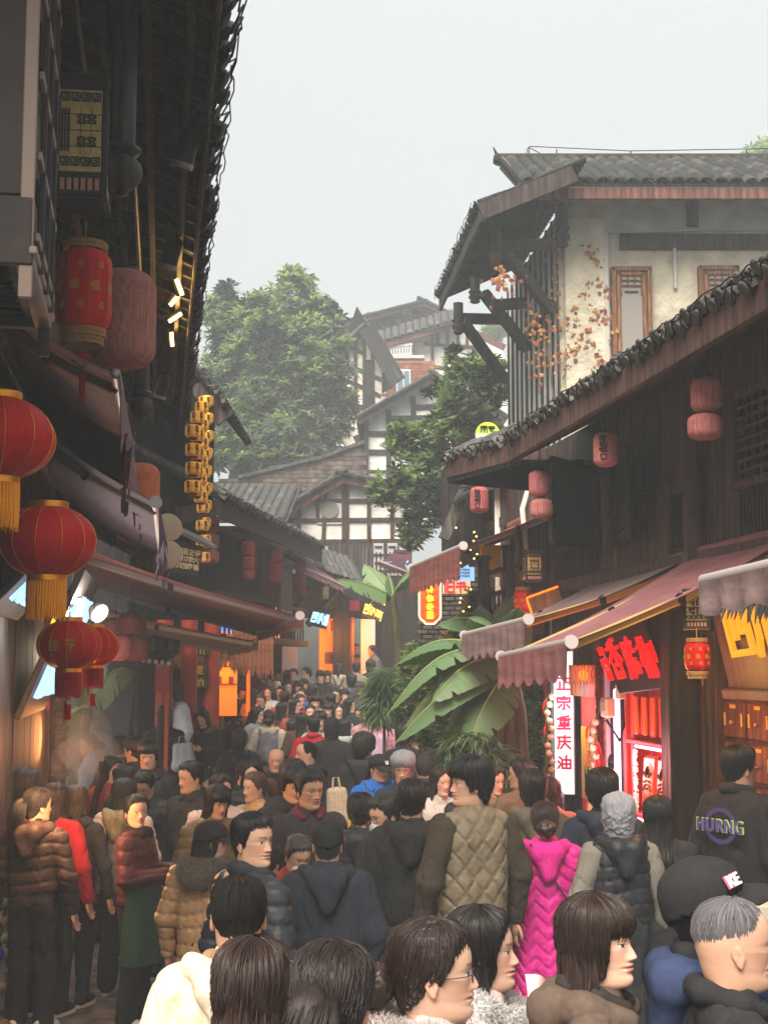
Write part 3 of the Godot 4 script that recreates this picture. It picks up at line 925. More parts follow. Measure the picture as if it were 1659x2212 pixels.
	part(h, "brick_bay", cbox(Vector3(2.0, 2.6, 1.0)), mat("mortar_red", lin(.2, .1, .07), .95), Transform3D(Basis(), rbx - Vector3(0, .3, 0)))
	var rp := PackedVector2Array([Vector2(rbx.x - 1, rbx.y - 1.4), Vector2(rbx.x - 1, rbx.y + 1), Vector2(rbx.x + 1, rbx.y + 1), Vector2(rbx.x + 1, rbx.y - 1.4)])
	bricks(h, rp, .36, .13, rb, 130, 1.1)
	var wn := part(h, "window", cbox(Vector3(.58, 1.15, .08)), mat("window_frame_pale", lin(.45, .5, .55), .5), Transform3D(Basis(), p5(f, 1075, 680, 1.16)))
	for k in 2:
		part(wn, "pane", cbox(Vector3(.22, 1.0, .03)), mat("glass_blue", lin(.10, .14, .18), .15), Transform3D(Basis(), Vector3((k - .5) * .26, 0, .04)))
# ---------------------------------------------------------------- trees
func leaf_mesh(key: String, n: int, l: float, w: float, droop: float, spread := 1.0) -> ArrayMesh:  # a spray of folded leaves round a twig
	if not meshes.has(key):
		var m := MB.new()
		for i in n:
			var a := TAU * i / n + rng_at(i + n) * .7
			var el := lerpf(-.2, .75, rng_at(i * 3 + 1)) * spread
			var d := Vector3(cos(a) * cos(el), sin(el), sin(a) * cos(el))
			var s := d.cross(UPV).normalized()
			var u := s.cross(d)
			var ll := l * lerpf(.75, 1.15, rng_at(i + 31))
			var rows := []
			for q in [[.08, .12], [.32, .85], [.62, 1.0], [.85, .55], [1.0, .02]]:
				var c: Vector3 = d * ll * q[0] - Vector3(0, droop * ll * q[0] * q[0], 0)
				rows.append(PackedVector3Array([c + s * w * q[1] * .5 + u * w * .18 * q[1], c, c - s * w * q[1] * .5 + u * w * .18 * q[1]]))
			m.grid(rows)
		meshes[key] = m.done()
	return meshes[key]
func leaf_mat(k: String, c: Color) -> StandardMaterial3D:
	var m := mat("leaf" + k, c, .45)
	m.backlight_enabled = true; m.backlight = Color(c.r * .6, c.g * .7, c.b * .4)
	return m
func crown(p: Node3D, blobs: Array, n: int, mesh: Mesh, ms: Array, sd: int, thr := -.12, freq := .9) -> void:
	var r2 := RandomNumberGenerator.new(); r2.seed = sd
	var nz := FastNoiseLite.new(); nz.seed = sd; nz.frequency = freq; nz.fractal_octaves = 2
	var vol := 0.0
	for b in blobs:
		vol += b[1].x * b[1].y
	var lists := []
	for q in ms:
		lists.append([])
	for b in blobs:
		var want := int(n * b[1].x * b[1].y / vol)
		var tries := 0
		while want > 0 and tries < 60000:
			tries += 1
			var d := Vector3(r2.randfn(), r2.randfn(), r2.randfn()).normalized()
			var rad := pow(r2.randf(), .28)
			var q: Vector3 = b[0] + d * b[1] * rad * (1.0 + .18 * nz.get_noise_3dv(d * 3.0 + b[0]))
			var den := nz.get_noise_3dv(q)
			if den < thr:
				continue
			want -= 1
			var s := r2.randf_range(.75, 1.25)
			var bs := Basis.from_euler(Vector3(r2.randf_range(-.6, .6), r2.randf() * TAU, r2.randf_range(-.6, .6))).scaled(Vector3.ONE * s)
			lists[clampi(int((nz.get_noise_3dv(q * .6 + Vector3(50,0,0)) * .9 + .5 + r2.randf_range(-.25,.25)) * ms.size()),0,ms.size() - 1)].append(Transform3D(bs,q))
	for i in ms.size():
		if lists[i].size():
			many(p, "crown_foliage", mesh, ms[i], lists[i])
func trunk_of(p: Node3D, n: String, pts: Array, rad: Array, m: Material) -> void:
	var mb := MB.new()
	mb.tube(pts, rad, 10)
	part(p, n, mb.done(), m)
func trees() -> void:
	var bark := mat("bark", lin(.09, .085, .075), .95, "wood", "wood_n", 1.2, 1.0)
	var t := thing("broad_tree", "big dark evergreen tree with several peaks on the hillside, beside the white gables", "tree")
	var D := 46.0
	var k := D / FOCAL
	var bl := []
	for q in [[600,900,0,120,120],[520,830,1,95,130],[665,800,-1,95,130],[600,730,0,110,100],[640,640,0,46,62],[490,690,.5,52,62],[488,640,.5,26,44],[560,665,.5,40,34],[700,690,-.5,40,46],[715,880,-1,60,75],[470,930,1,60,100],[650,960,-1.5,90,70],[540,970,-1,90,60],[637,598,0,16,24]]:
		bl.append([at(q[0], q[1], D + q[2]), Vector3(q[3] * k, q[4] * k, minf(q[3] * k, 1.9))])
	crown(t,bl,5200,leaf_mesh("spray_long",9,.34,.085,.35),[leaf_mat("bt0",lin(.022,.032,.029)),leaf_mat("bt1",lin(.031,.045,.038)),leaf_mat("bt2",lin(.044,.059,.048)),leaf_mat("bt3",lin(.060,.077,.058))],3)
	trunk_of(t,"trunk",[at(520,1075,D),at(522,1020,D),at(515,960,D),at(560,880,D),at(600,760,D),at(630,640,D)],[.55,.42,.38,.28,.18,.05],bark)
	trunk_of(t, "limb", [at(516, 980, D), at(495, 900, D), at(485, 790, D + .5), at(488, 660, D + .5)], [.3, .22, .15, .04], bark)
	trunk_of(t, "limb", [at(520, 985, D), at(600, 940, D - .5), at(690, 850, D - 1), at(710, 720, D - .5)], [.28, .2, .14, .04], bark)
	# glossy tree behind the right awnings
	t = thing("glossy_tree", "dark glossy broad-leaved tree standing behind the red awning and neon sign", "tree")
	D = 24.5; k = D / FOCAL
	bl = []
	for q in [[960,960,0,75,75],[920,1060,-.3,85,75],[985,1060,0,70,90],[1000,880,0,55,60],[1010,800,.3,44,40],[1060,830,.6,44,60],[870,960,0,34,55],[835,1060,-.2,34,38],[900,1150,-.2,45,40],[1040,980,.5,60,80],[985,770,.2,16,18],[940,840,0,22,26]]:
		bl.append([at(q[0], q[1], D + q[2]), Vector3(q[3] * k, q[4] * k, minf(q[3] * k, .6))])
	crown(t,bl,2100,leaf_mesh("spray_round",8,.16,.062,.10),[leaf_mat("gt0",lin(.016,.028,.019)),leaf_mat("gt1",lin(.024,.040,.025)),leaf_mat("gt2",lin(.036,.056,.030)),leaf_mat("gt3",lin(.055,.080,.036))],8,-.16,1.6)
	trunk_of(t, "trunk", [at(975, 1230, D), at(985, 1140, D), at(990, 1040, D), at(985, 930, D), at(1000, 800, D + .2)], [.14, .12, .09, .06, .02], bark)
	for q in [[1035, 900], [905, 1000], [880, 1130], [1060, 990], [940, 880]]:
		trunk_of(t, "limb", [at(985, 1110, D), at((985 + q[0]) / 2.0, (1060 + q[1]) / 2.0, D), at(q[0], q[1], D)], [.06, .04, .012], bark)
	t = thing("hilltop_tree", "tree top showing behind the roof railing of the white house", "tree")
	D = 58.0; k = D / FOCAL
	bl = []
	for q in [[1660, 345, 0, 50, 45], [1630, 345, 0, 26, 24]]:
		bl.append([at(q[0], q[1], D), Vector3(q[3] * k, q[4] * k, 1.0)])
	crown(t, bl, 420, leaf_mesh("spray_long", 9, .34, .085, .35), [leaf_mat("bt1", Color.WHITE), leaf_mat("bt2", Color.WHITE)], 12)
	trunk_of(t, "trunk", [at(1660, 700, D), at(1660, 340, D)], [.3, .08], bark)
	t = thing("distant_tree", "pale tree far behind the brackets of the white house", "tree")
	D = 75.0; k = D / FOCAL
	bl = [[at(1065, 715, D), Vector3(26 * k, 28 * k, 1.2)], [at(1050, 755, D), Vector3(22 * k, 30 * k, 1.2)]]
	crown(t, bl, 420, leaf_mesh("spray_long", 9, .34, .085, .35), [leaf_mat("bt1", Color.WHITE), leaf_mat("bt2", Color.WHITE)], 14)
	trunk_of(t, "trunk", [at(1060, 900, D), at(1060, 720, D)], [.3, .08], bark)
# a banana plant: pseudostems and long split leaves
func banana_leaf(p: Node3D, base: Vector3, tip: Vector3, sag: float, w: float, m: Material, sd: int, splits := 5) -> void:
	var mb := MB.new()
	var rows := []
	var side := (tip - base).cross(UPV).normalized()
	var r2 := RandomNumberGenerator.new(); r2.seed = sd
	var cuts := {}
	for i in splits:
		cuts[r2.randi_range(6, 36)] = r2.randf_range(.25, .55)
	var pts := []; var rad := []
	var turn := r2.randf_range(-.5, .5)
	for i in 41:
		var f := i / 40.0
		var c := base.lerp(tip, f) + Vector3(0, sin(f * PI * .85) * sag - f * f * sag * .5, 0)
		var ww := w * pow(sin(clampf(f * 1.02 + .02, 0, 1) * PI), .55) * (1.0 - .35 * f) * (.12 if f < .10 else smoothstep(.08, .22, f))
		var row := PackedVector3Array()
		for j in 11:
			var g := j / 5.0 - 1.0
			var cut: float = cuts.get(i, 0.0)
			var gg := g * (1.0 - cut * (1.0 if absf(g) > .5 else 0.0))
			row.append(c + side.rotated((tip - base).normalized(),turn) * ww * gg - Vector3(0,ww * (.36 * absf(gg) + .25 * gg * gg),0) + Vector3(0,sin(f * 90.0 + absf(g) * 3.0) * .004,0))
		rows.append(row)
		pts.append(c + Vector3(0, .004, 0)); rad.append(lerpf(.022, .004, f))
	mb.grid(rows)
	var leaf := part(p, "leaf", mb.done(), m)
	var mr := MB.new(); mr.tube(pts, rad, 6)
	part(leaf, "midrib", mr.done(), mat("midrib", lin(.16, .22, .08), .5))
func bananas() -> void:
	var lm := [leaf_mat("ban0", lin(.075, .135, .06)), leaf_mat("ban1", lin(.095, .16, .075)), leaf_mat("ban2", lin(.13, .19, .10))]
	for m in lm:
		m.normal_enabled = true; m.normal_texture = tex.streak_n; m.normal_scale = .35; m.uv1_scale = Vector3(.6, 6, 1); m.roughness = .38
	var stem := mat("banana_stem", lin(.12, .11, .05), .7, "wood", "wood_n", 1.5)
	var specs := [
		["slender banana plant in front of the orange-lit shop", 17.5, [[[868, 1490], [862, 1420], [853, 1330], [848, 1288]]],
			[[848,1290,725,1252,.12,.15],[848,1288,785,1218,.12,.15],[850,1288,838,1240,.1,.12],[850,1290,898,1236,.22,.13],[848,1296,790,1256,.06,.10]]],
		["big banana plant arching over the crowd below the maroon awnings",12.6,[[[1070,1650],[1078,1560],[1085,1470],[1080,1420]],[[1140,1640],[1122,1540],[1105,1450],[1090,1400]],[[1095,1660],[1100,1560],[1108,1480]]],
			[[1080,1420,850,1440,.42,.19],[1085,1420,835,1545,.58,.22],[1085,1430,870,1575,.42,.20],[1090,1440,850,1610,.30,.17],[1085,1440,940,1660,.40,.18],[1090,1420,960,1390,.18,.15],[1100,1450,1010,1620,.25,.18],[1095,1400,1010,1335,.20,.15],[1095,1400,1120,1310,.15,.15],[1105,1450,1040,1560,.22,.17],[1090,1420,930,1520,.3,.16],[1100,1480,980,1640,.3,.18]]],
		["banana plant with broad upright leaves before the railing", 14.2, [[[1050, 1480], [1055, 1400], [1060, 1350]]],
			[[1060,1350,945,1352,.16,.15],[1060,1350,1035,1305,.06,.10],[1060,1350,1110,1290,.16,.13],[1060,1352,1130,1320,.14,.12],[1060,1350,985,1330,.14,.13]]],
		["banana plant with one hanging leaf in the smoky recess by the brick pillar", 15.2, [[[170, 1700], [178, 1600], [190, 1530]]],
			[[190, 1530, 292, 1452, .40, .25], [188, 1540, 175, 1500, .5, .16], [190, 1530, 150, 1600, .4, .2], [185, 1540, 235, 1420, .3, .14]]]]
	var sd := 1
	for s in specs:
		var d: float = s[1]
		var o := thing("banana_plant", s[0], "plant", Transform3D(), "banana plants in the lane")
		var top := Vector3.ZERO
		for st in s[2]:
			var pts := []
			for i in st.size():
				var p := at(st[i][0], st[i][1], d)
				if i == 0:
					p.y = ground(d) - .05
				pts.append(p)
			trunk_of(o, "stem", pts, [.075, .065, .055, .04], stem)
		for l in s[3]:
			var dz := (rng_at(sd * 7) - .5) * 1.3
			banana_leaf(o, at(l[0], l[1], d), at(l[2], l[3], d + dz), l[4] * .55, l[5] * 1.45, lm[sd % 3], sd, 3)
			sd += 1
	# undergrowth
	var r2 := RandomNumberGenerator.new(); r2.seed = 77
	for q in [["dark climbing shrub clothing the wall beside the chilli strings",14.2,[[1128,1500,32,85],[1130,1590,34,80],[1125,1680,34,60]],900,"spray_small"],["low leafy shrub at the foot of the banana stems",12.2,[[1020,1625,50,36],[1060,1680,60,40],[985,1665,34,40]],700,"grassy"],["bushy shrub beside the stair post left of the bananas",17.0,[[830,1482,24,34],[826,1530,20,30]],240,"grassy"],["potted trailing plants along the brick wall under the neon sign",16.5,[[905,1490,50,60],[950,1440,50,60],[930,1560,60,60],[890,1430,22,40]],800,"spray_small"],["grey green shrub with fairy lights beside the old books sign",15.6,[[1020,1330,16,50],[975,1380,22,40]],300,"spray_small"]]:
		var o := thing("shrub", q[0], "plant", Transform3D(), "shrubs round the banana plants")
		var bl := []
		for b in q[2]:
			bl.append([at(b[0], b[1], q[1]), Vector3(b[2], b[3], b[2]) * q[1] / FOCAL])
		var me := leaf_mesh("spray_small", 7, .085, .034, .1) if q[4] == "spray_small" else leaf_mesh("grassy", 10, .22, .018, .8)
		crown(o, bl, q[3], me, [leaf_mat("gt1", Color.WHITE), leaf_mat("gt2", Color.WHITE), leaf_mat("sh2", lin(.07, .12, .05))], int(q[1] * 10), -.25, 2.0)
		trunk_of(o, "stem", [Vector3(bl[0][0].x, ground(q[1]), bl[0][0].z), bl[0][0]], [.03, .015], stem)
# ---------------------------------------------------------------- the left side of the lane
func LF() -> Transform3D:
	return frame(Vector3(-1.1 - .162 * 10.0, 0, -10), Vector3(.987, 0, -.16))
func eave_tiles(p: Node3D,a: Vector3,b: Vector3,inward: Vector3,pitch: float,m: Material,limit := 280) -> void:  # barrel ends along an eave,wound with lamp cable
	var d := (b - a); var n := int(d.length() / pitch); var dn := d.normalized()
	var r2 := RandomNumberGenerator.new(); r2.seed = int(a.x * 1000)
	var z := -inward.normalized()
	var y := z.cross(dn)
	if y.y < 0.0:
		y = -y
	var x := y.cross(z)
	for i in n:
		var o := a + dn * (i + .5) * pitch
		var t := Transform3D(Basis(x,y,z) * Basis.from_euler(Vector3(r2.randf_range(-.10,.04),r2.randf_range(-.10,.10),r2.randf_range(-.10,.10))),o + z * (.05 + r2.randf_range(-.03,.04)) + y * r2.randf_range(-.008,.012))
		if i < limit:
			var tl := part(p, "eave_tile", tile_mesh(pitch * 1.2, .34, i % 3), m if i % 4 else tile_alt(m), t)
			part(tl,"upper_tile",tile_mesh(pitch * 1.0,.3,(i + 1) % 3),m if i % 3 else tile_alt(m),Transform3D(Basis(UPV,r2.randf_range(-.12,.12)),Vector3(0,pitch * .42,-.03)))
			part(tl,"drip_end",lathe_mesh("drip%.2f" % pitch,[Vector2(0,.012),Vector2(pitch * .30,.014),Vector2(pitch * .40,.01),Vector2(pitch * .44,0),Vector2(0,-.01)],14),m,Transform3D(Basis(Vector3.RIGHT,PI / 2 + .1),Vector3(0,pitch * (.10 if i % 2 else .5),.008)))
	var trs := []
	for i in n + 1:
		trs.append(Transform3D(Basis(x, y, z) * Basis.from_euler(Vector3(.02, 0, PI)), a + dn * i * pitch + y * .015 + z * .02))
	many(p, "trough_tiles", tile_mesh(pitch * 1.1, .36, 1), m, trs)
	var c := MB.new(); var pts := []
	for i in n * 2:
		pts.append(a + dn * (i * .5 + .25) * pitch + y * (.04 + .035 * (1.0 if i % 2 else -1.0) + r2.randf_range(-.02, .02)) + z * (.08 + r2.randf_range(0, .035)))
	c.tube(pts, [.006], 5)
	part(p, "lamp_cable", c.done(), mat("cable", Color(.06, .06, .06), .5))
	c = MB.new(); pts = []
	for i in n:
		pts.append(a + dn * (i + .6) * pitch + y * (.09 + r2.randf_range(-.03, .02)) + z * (.09 + r2.randf_range(0, .03)))
	c.tube(pts, [.005], 5)
	part(p, "lamp_cable", c.done(), mat("cable", Color(.06, .06, .06), .5))
func boards(p: Node3D,f: Transform3D,x0: float,x1: float,y0: float,y1: float,w: float,m: Array,sd := 1,z := 0.0) -> void:  # upright wall boards in the wall's own frame
	var r2 := RandomNumberGenerator.new(); r2.seed = sd
	var x := x0
	while x < x1 - .02:
		var ww := minf(w * r2.randf_range(.85, 1.15), x1 - x)
		part(p,"board",cbox(Vector3(snappedf(ww,.01) - .006,snappedf(y1 - y0,.01),.04),.004),m[r2.randi() % m.size()],Transform3D(Basis(),Vector3(x + ww / 2,(y0 + y1) / 2,z + r2.randf_range(-.004,.004))))
		x += ww
func hanging_post(label: String, top: Vector3, h: float, r: float) -> void:
	var o := thing("hanging_post", label, "post", Transform3D(Basis(), top), "carved posts hanging from the eaves")
	part(o,"shaft",lathe_mesh("shaft%.2f" % r,[Vector2(0,0),Vector2(r * .8,0),Vector2(r * .8,-.6),Vector2(r * .78,-1),Vector2(0,-1)],20),mat("post_wood",lin(.075,.055,.048),.5,"wood","wood_n",1.5),Transform3D(Basis().scaled(Vector3(1,h * .72,1)),Vector3.ZERO))
	part(o,"carved_collar",lathe_mesh("coll%.2f" % r,[Vector2(r * .7,.0),Vector2(r * 1.05,-r * .25),Vector2(r * 1.12,-r * .5),Vector2(r * .75,-r * .7),Vector2(r * .5,-r * .85)],24,.06,8),mat("post_dark",lin(.02,.018,.018),.35),Transform3D(Basis(),Vector3(0,-h * .70,0)))
	var pr := []
	for i in 13:
		var t := PI * i / 12
		pr.append(Vector2(sin(t) * r * 1.22, -h * .72 - r * 1.5 + cos(t) * r * 1.15))
	part(o, "carved_bud", lathe_mesh("bud%.2f%.2f" % [r, h], pr, 24, .035, 6), mat("post_wood", lin(.075, .055, .048), .5), Transform3D())
	part(o,"finial",lathe_mesh("fin%.2f" % r,[Vector2(0,0),Vector2(r * .45,0),Vector2(r * .35,-r * .25),Vector2(0,-r * .4)],12),mat("post_dark",lin(.02,.018,.018),.35),Transform3D(Basis(),Vector3(0,-h * .72 - r * 2.6,0)))
func fret_box(label: String, c: Vector3, s: Vector3, turn: float, word: String) -> Node3D:  # a square lantern with gold fretwork panels
	var o := thing("square_lantern", label, "lantern", Transform3D(Basis(UPV, turn), c), "square fretwork lanterns")
	var fr := mat("lantern_frame", lin(.022, .02, .022), .5)
	var gd := mat("gold_panel", lin(.62, .46, .17), .6, "soft", "", 3.0)
	part(o, "core", cbox(s * Vector3(.9, .98, .9)), fr)
	part(o, "roof_plate", cbox(Vector3(s.x * 1.06, s.y * .06, s.z * 1.06), .01), fr, Transform3D(Basis(), Vector3(0, s.y * .5, 0)))
	part(o, "foot_plate", cbox(Vector3(s.x * 1.02, s.y * .05, s.z * 1.02), .01), fr, Transform3D(Basis(), Vector3(0, -s.y * .44, 0)))
	for a in 4:
		var b := Basis(UPV, a * PI / 2)
		var w: float = s.x if a % 2 == 0 else s.z
		var dp: float = s.z if a % 2 == 0 else s.x
		part(o, "corner_post", cbox(Vector3(w * .10, s.y * 1.0, w * .10), .004), fr, Transform3D(b, b * Vector3(w * .46, 0, dp * .46)))
		var pn := part(o, "gold_panel", cbox(Vector3(w * .78, s.y * .66, .012), .003), gd, Transform3D(b, b * Vector3(0, s.y * .06, dp * .46)))
		var lines := MB.new()
		for k in 2:
			var y0: float = s.y * (.27 if k == 0 else -.25)
			for i in 4:
				var x0: float = (i - 1.5) * w * .19
				var q: float = w * .075
				var sp := [Vector3(-q,-q,0),Vector3(q,-q,0),Vector3(q,q,0),Vector3(-q,q,0),Vector3(-q,-q * .4,0),Vector3(q * .4,-q * .4,0),Vector3(q * .4,q * .4,0),Vector3(-q * .3,q * .4,0)]
				for j in 7:
					lines.bar(Vector3(x0, y0, .008) + sp[j], Vector3(x0, y0, .008) + sp[j + 1], .008, .007 * w / .26)
		for k in 3:
			lines.bar(Vector3(-w * .39, s.y * (k - 1) * .13, .007), Vector3(w * .39, s.y * (k - 1) * .13, .007), .003, .004)
			lines.bar(Vector3((k - 1) * w * .2, -s.y * .19, .007), Vector3((k - 1) * w * .2, s.y * .19, .007), .003, .004)
		part(pn, "fret_lines", lines.done(), fr)
		if word == "knot":
			var kn := MB.new()
			for i in 2:
				for j in 2:
					var c0 := Vector3(w * (.08 + i * .19) - w * .06, s.y * (j - .5) * .18, .010)
					var q := w * .07
					for l in [[-1,1,1,1],[0,1.3,0,1],[-1,1,-1,.4],[1,1,1,.4],[-1,.4,-.4,.4],[.4,.4,1,.4],[-.4,.4,-.4,-.4],[.4,.4,.4,-.4],[-1,-.4,-.4,-.4],[.4,-.4,1,-.4],[-1,-.4,-1,-1],[1,-.4,1,-1],[-1,-1,1,-1]]:
						kn.bar(c0 + Vector3(l[0], l[1] * 1.1, 0) * q, c0 + Vector3(l[2], l[3] * 1.1, 0) * q, .008, w * .022)
			for i in 3:
				kn.bar(Vector3(-w * (.34 - i * .055), -s.y * .17, .010), Vector3(-w * (.34 - i * .055), s.y * .17, .010), .008, w * .02)
			part(pn, "fret_knot", kn.done(), fr)
		else:
			part(pn, "fret_letter", glyphs(word, w * .62, .08, .008), fr, Transform3D(Basis(), Vector3(0, 0, .011)))
		for i in 6:
			part(o,"lower_fret",cbox(Vector3(w * .085,s.y * .10,.01),.002),mat("fret_pink",lin(.42,.22,.13),.7),Transform3D(b,b * Vector3((i - 2.5) * w * .13,-s.y * .37,dp * .465)))
	return o
func left_side() -> void:
	var f := LF()
	var wd := [mat("wood_l0", lin(.06, .043, .037), .6, "wood", "wood_n", 1.2), mat("wood_l1", lin(.075, .052, .043), .6, "wood", "wood_n", 1.2)]
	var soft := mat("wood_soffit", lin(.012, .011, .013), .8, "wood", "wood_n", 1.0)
	var raft := mat("wood_rafter", lin(.075, .045, .036), .6, "wood", "wood_n", 1.2)
	var tiles := mat("tile_left", lin(.07, .068, .07), .7, "blot", "fine_n", 2.0)
	var h := thing("left_shop_house", "dark wooden shop house along the left with a deep lantern-hung eave", "house", f)
	boards(h, f, -6.0, 4.6, 0.0 - .4, 6.6, .26, wd, 3)
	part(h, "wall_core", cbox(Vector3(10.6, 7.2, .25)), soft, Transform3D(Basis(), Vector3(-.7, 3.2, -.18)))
	# eave: soffit, purlins, rafters, tile ends
	var inv := f.affine_inverse()
	var ea := inv * Vector3(.255 - .162 * 3.0, 5.66, -3.0); var eb := inv * Vector3(.255 - .162 * 21.5, 5.98, -21.5)
	var up := Vector3(0, .42, -1.0).normalized()
	var len := 2.2
	var n0 := (eb - ea).normalized()
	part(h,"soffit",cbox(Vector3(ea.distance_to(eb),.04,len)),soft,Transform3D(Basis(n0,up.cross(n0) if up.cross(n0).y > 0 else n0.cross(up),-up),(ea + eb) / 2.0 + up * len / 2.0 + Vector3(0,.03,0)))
	var k := ea.distance_to(eb)
	for i in int(k / .42):
		var a := ea + n0 * (i + .5) * .42
		beam(h, "rafter", a + Vector3(0, -.03, .0), a + up * len + Vector3(0, -.03, 0), .06, .08, raft)
	for q in [.02, .16, .42, .70, 1.15]:
		beam(h, "purlin", ea + up * q + Vector3(0, -.10, 0), eb + up * q + Vector3(0, -.10, 0), .05 if q > .1 else .03, .07 if q > .1 else .16, raft)
	eave_tiles(h, ea + Vector3(0, .04, 0), eb + Vector3(0, .04, 0), up, .135, tiles, 290)
	# wall lamp pipes under the eave
	for q in [[.55, 8.0], [.85, 5.0]]:
		var m := MB.new()
		m.tube([ea + up * q[0] + n0 * 2.5 - Vector3(0, .16, 0), ea + up * q[0] + n0 * (2.5 + q[1]) - Vector3(0, .16, 0)], [.022], 8)
		part(h, "conduit", m.done(), mat("conduit", lin(.06, .05, .05), .4))
	# the jutting bay above the camera's left
	var o := thing("jutting_bay", "dark boxed bay jutting from the upper wall at the top corner, louvred beneath", "bay", Transform3D())
	var bd := mat("bay_board", lin(.045, .036, .034), .65, "soft", "wood_n", .9)
	var pale := mat("bay_edge", lin(.20, .15, .125), .55)
	var d0 := at(72, 350, 5.0) * Vector3(1, 0, 1); var d1 := at(114, 350, 5.98) * Vector3(1, 0, 1)
	var al := (d1 - d0).normalized(); var acr := Vector3(-al.z, 0, al.x) * -1.0
	if acr.x > 0:
		acr = -acr
	var mid := (d0 + d1) / 2.0
	part(o, "box", cbox(Vector3(.7, 2.0, d0.distance_to(d1)), .004), bd, Transform3D(Basis(-acr, UPV, -al), mid + acr * .36 + Vector3(0, 5.0, 0)))
	for e in [d0, d1]:
		part(o, "corner_strip", cbox(Vector3(.05, 2.4, .03), .004), pale if e == d0 else bd, Transform3D(Basis(-acr, UPV, -al), e + Vector3(0, 4.80, 0) + acr * .015))
	for i in 6:
		var y := 3.85 + i * .32
		part(o, "lattice_bar", cbox(Vector3(.02, .035, d0.distance_to(d1) * .92), .004), pale, Transform3D(Basis(-acr, UPV, -al), mid - acr * .02 + Vector3(0, y, 0)))
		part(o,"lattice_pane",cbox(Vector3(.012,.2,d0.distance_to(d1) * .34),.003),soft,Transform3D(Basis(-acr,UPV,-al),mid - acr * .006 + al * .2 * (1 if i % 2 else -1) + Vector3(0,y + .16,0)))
	for i in 3:
		part(o,"lattice_post",cbox(Vector3(.022,1.9,.03),.004),bd,Transform3D(Basis(-acr,UPV,-al),d0.lerp(d1,.2 + .3 * i) - acr * .024 + Vector3(0,4.7,0)))
	var sk := part(o,"base_skirt",cbox(Vector3(.74,.22,d0.distance_to(d1) + .04),.01),bd,Transform3D(Basis(-acr,UPV,-al),mid + acr * .36 + Vector3(0,3.88,0)))
	part(sk, "skirt_edge", cbox(Vector3(.03, .03, d0.distance_to(d1) + .06), .004), pale, Transform3D(Basis(), Vector3(.372, -.10, 0)))
	for i in 9:
		part(o,"louvre",cbox(Vector3(.60,.012,.06),.002),bd,Transform3D(Basis(-acr,UPV,-al) * Basis(Vector3.RIGHT,.5),d0.lerp(d1,(i + .5) / 9.0) + acr * .40 + Vector3(0,3.76,0)))
	for e in [0.0, 1.0]:
		part(o, "louvre_frame", cbox(Vector3(.74, .06, .05), .004), bd, Transform3D(Basis(-acr, UPV, -al), d0.lerp(d1, e) + acr * .36 + Vector3(0, 3.755, 0)))
	part(o, "louvre_frame", cbox(Vector3(.07, .06, d0.distance_to(d1)), .004), pale, Transform3D(Basis(-acr, UPV, -al), mid + acr * .02 + Vector3(0, 3.755, 0)))
	# hanging things under the eave
	hanging_post("carved hanging post with a fat bud, beside the gold fretwork lantern", at(272, -20, 7.0), 1.22, .088)
	hanging_post("carved hanging post behind the torn awning edge", at(308, 700, 11.5), .82, .085)
	fret_box("big square lantern with gold fretwork panel hanging beside the bay", at(180, 318, 6.9), Vector3(.27, .66, .27), .12, "knot")
	fret_box("square fretwork lantern half hidden behind the orange cloth lantern", at(268, 985, 13.0), Vector3(.2, .46, .2), .1, "knot")
	hex_lantern(at(183, 628, 7.2), .147, .42, "hexagonal red lantern with golden characters, woven rims and a long tassel, by the bay")
	drum_lantern(at(268,690,8.0),.19,.60,"big faded pink cloth lantern darkening to red at its foot, behind the hexagonal one",cloth_pink("a",lin(.42,.16,.13)),"","",.8)
	drum_lantern(at(302,1050,11.0),.165,.38,"orange cloth lantern hanging just above the purple awning's end cap",cloth_pink("b",lin(.62,.19,.07)),"","",.5)
	drum_lantern(at(290,1140,13.2),.17,.34,"deep red cloth lantern showing between the two upper purple awnings",cloth_pink("c",lin(.45,.035,.03)),"","",.5)
	drum_lantern(at(322, 1225, 13.4), .18, .26, "pleated rose cloth lantern low between the purple awnings", cloth_pink("d", lin(.50, .14, .11)), "", "", .5)
	var yf := mat("fringe_gold", Color(.86, .55, .06), .6)
	var rf := mat("fringe_red", Color(.6, .03, .05), .6)
	palace_lantern(at(-5, 947, 6.0), .252, .74, "large red palace lantern cut by the photo's edge under the bay, yellow tassels", yf, false, "", .4)
	palace_lantern(at(104, 1170, 6.6), .231, .76, "red palace lantern with gold ribs and yellow fringe, above the lit white signs", yf)
	palace_lantern(at(150, 1393, 8.0), .183, .80, "red palace lantern lettered in gold, with red fringe, before the yellow-lit sign", rf, true, "佳节", .15)
	palace_lantern(at(203, 1396, 9.0), .165, .80, "red palace lantern half hidden behind the gold-lettered one", rf, true, "", .3)
	drum_lantern(at(292, 1400, 13.6), .145, .26, "dark maroon ball lantern under the wooden-arm awning", cloth_pink("e", lin(.20, .045, .035)), "", "", .3)
	drum_lantern(at(250,1400,13.0),.14,.24,"pink lantern with small characters left of the maroon ball lantern",cloth_pink("f",lin(.45,.13,.11)),"口","",.3)
	drum_lantern(at(285,1352,14.0),.14,.26,"maroon ball lantern hanging above and behind the other under the awning",cloth_pink("e",Color.WHITE),"","",.3)
	drum_lantern(at(250,1360,14.2),.13,.22,"dusky rose lantern wound with gold ribbon beneath the tan awning",cloth_pink("g",lin(.26,.08,.06)),"","",.3)
	# lamps on the eave
	var bulb := glow("warm_bulb", Color(1.0, .80, .42), 9.0)
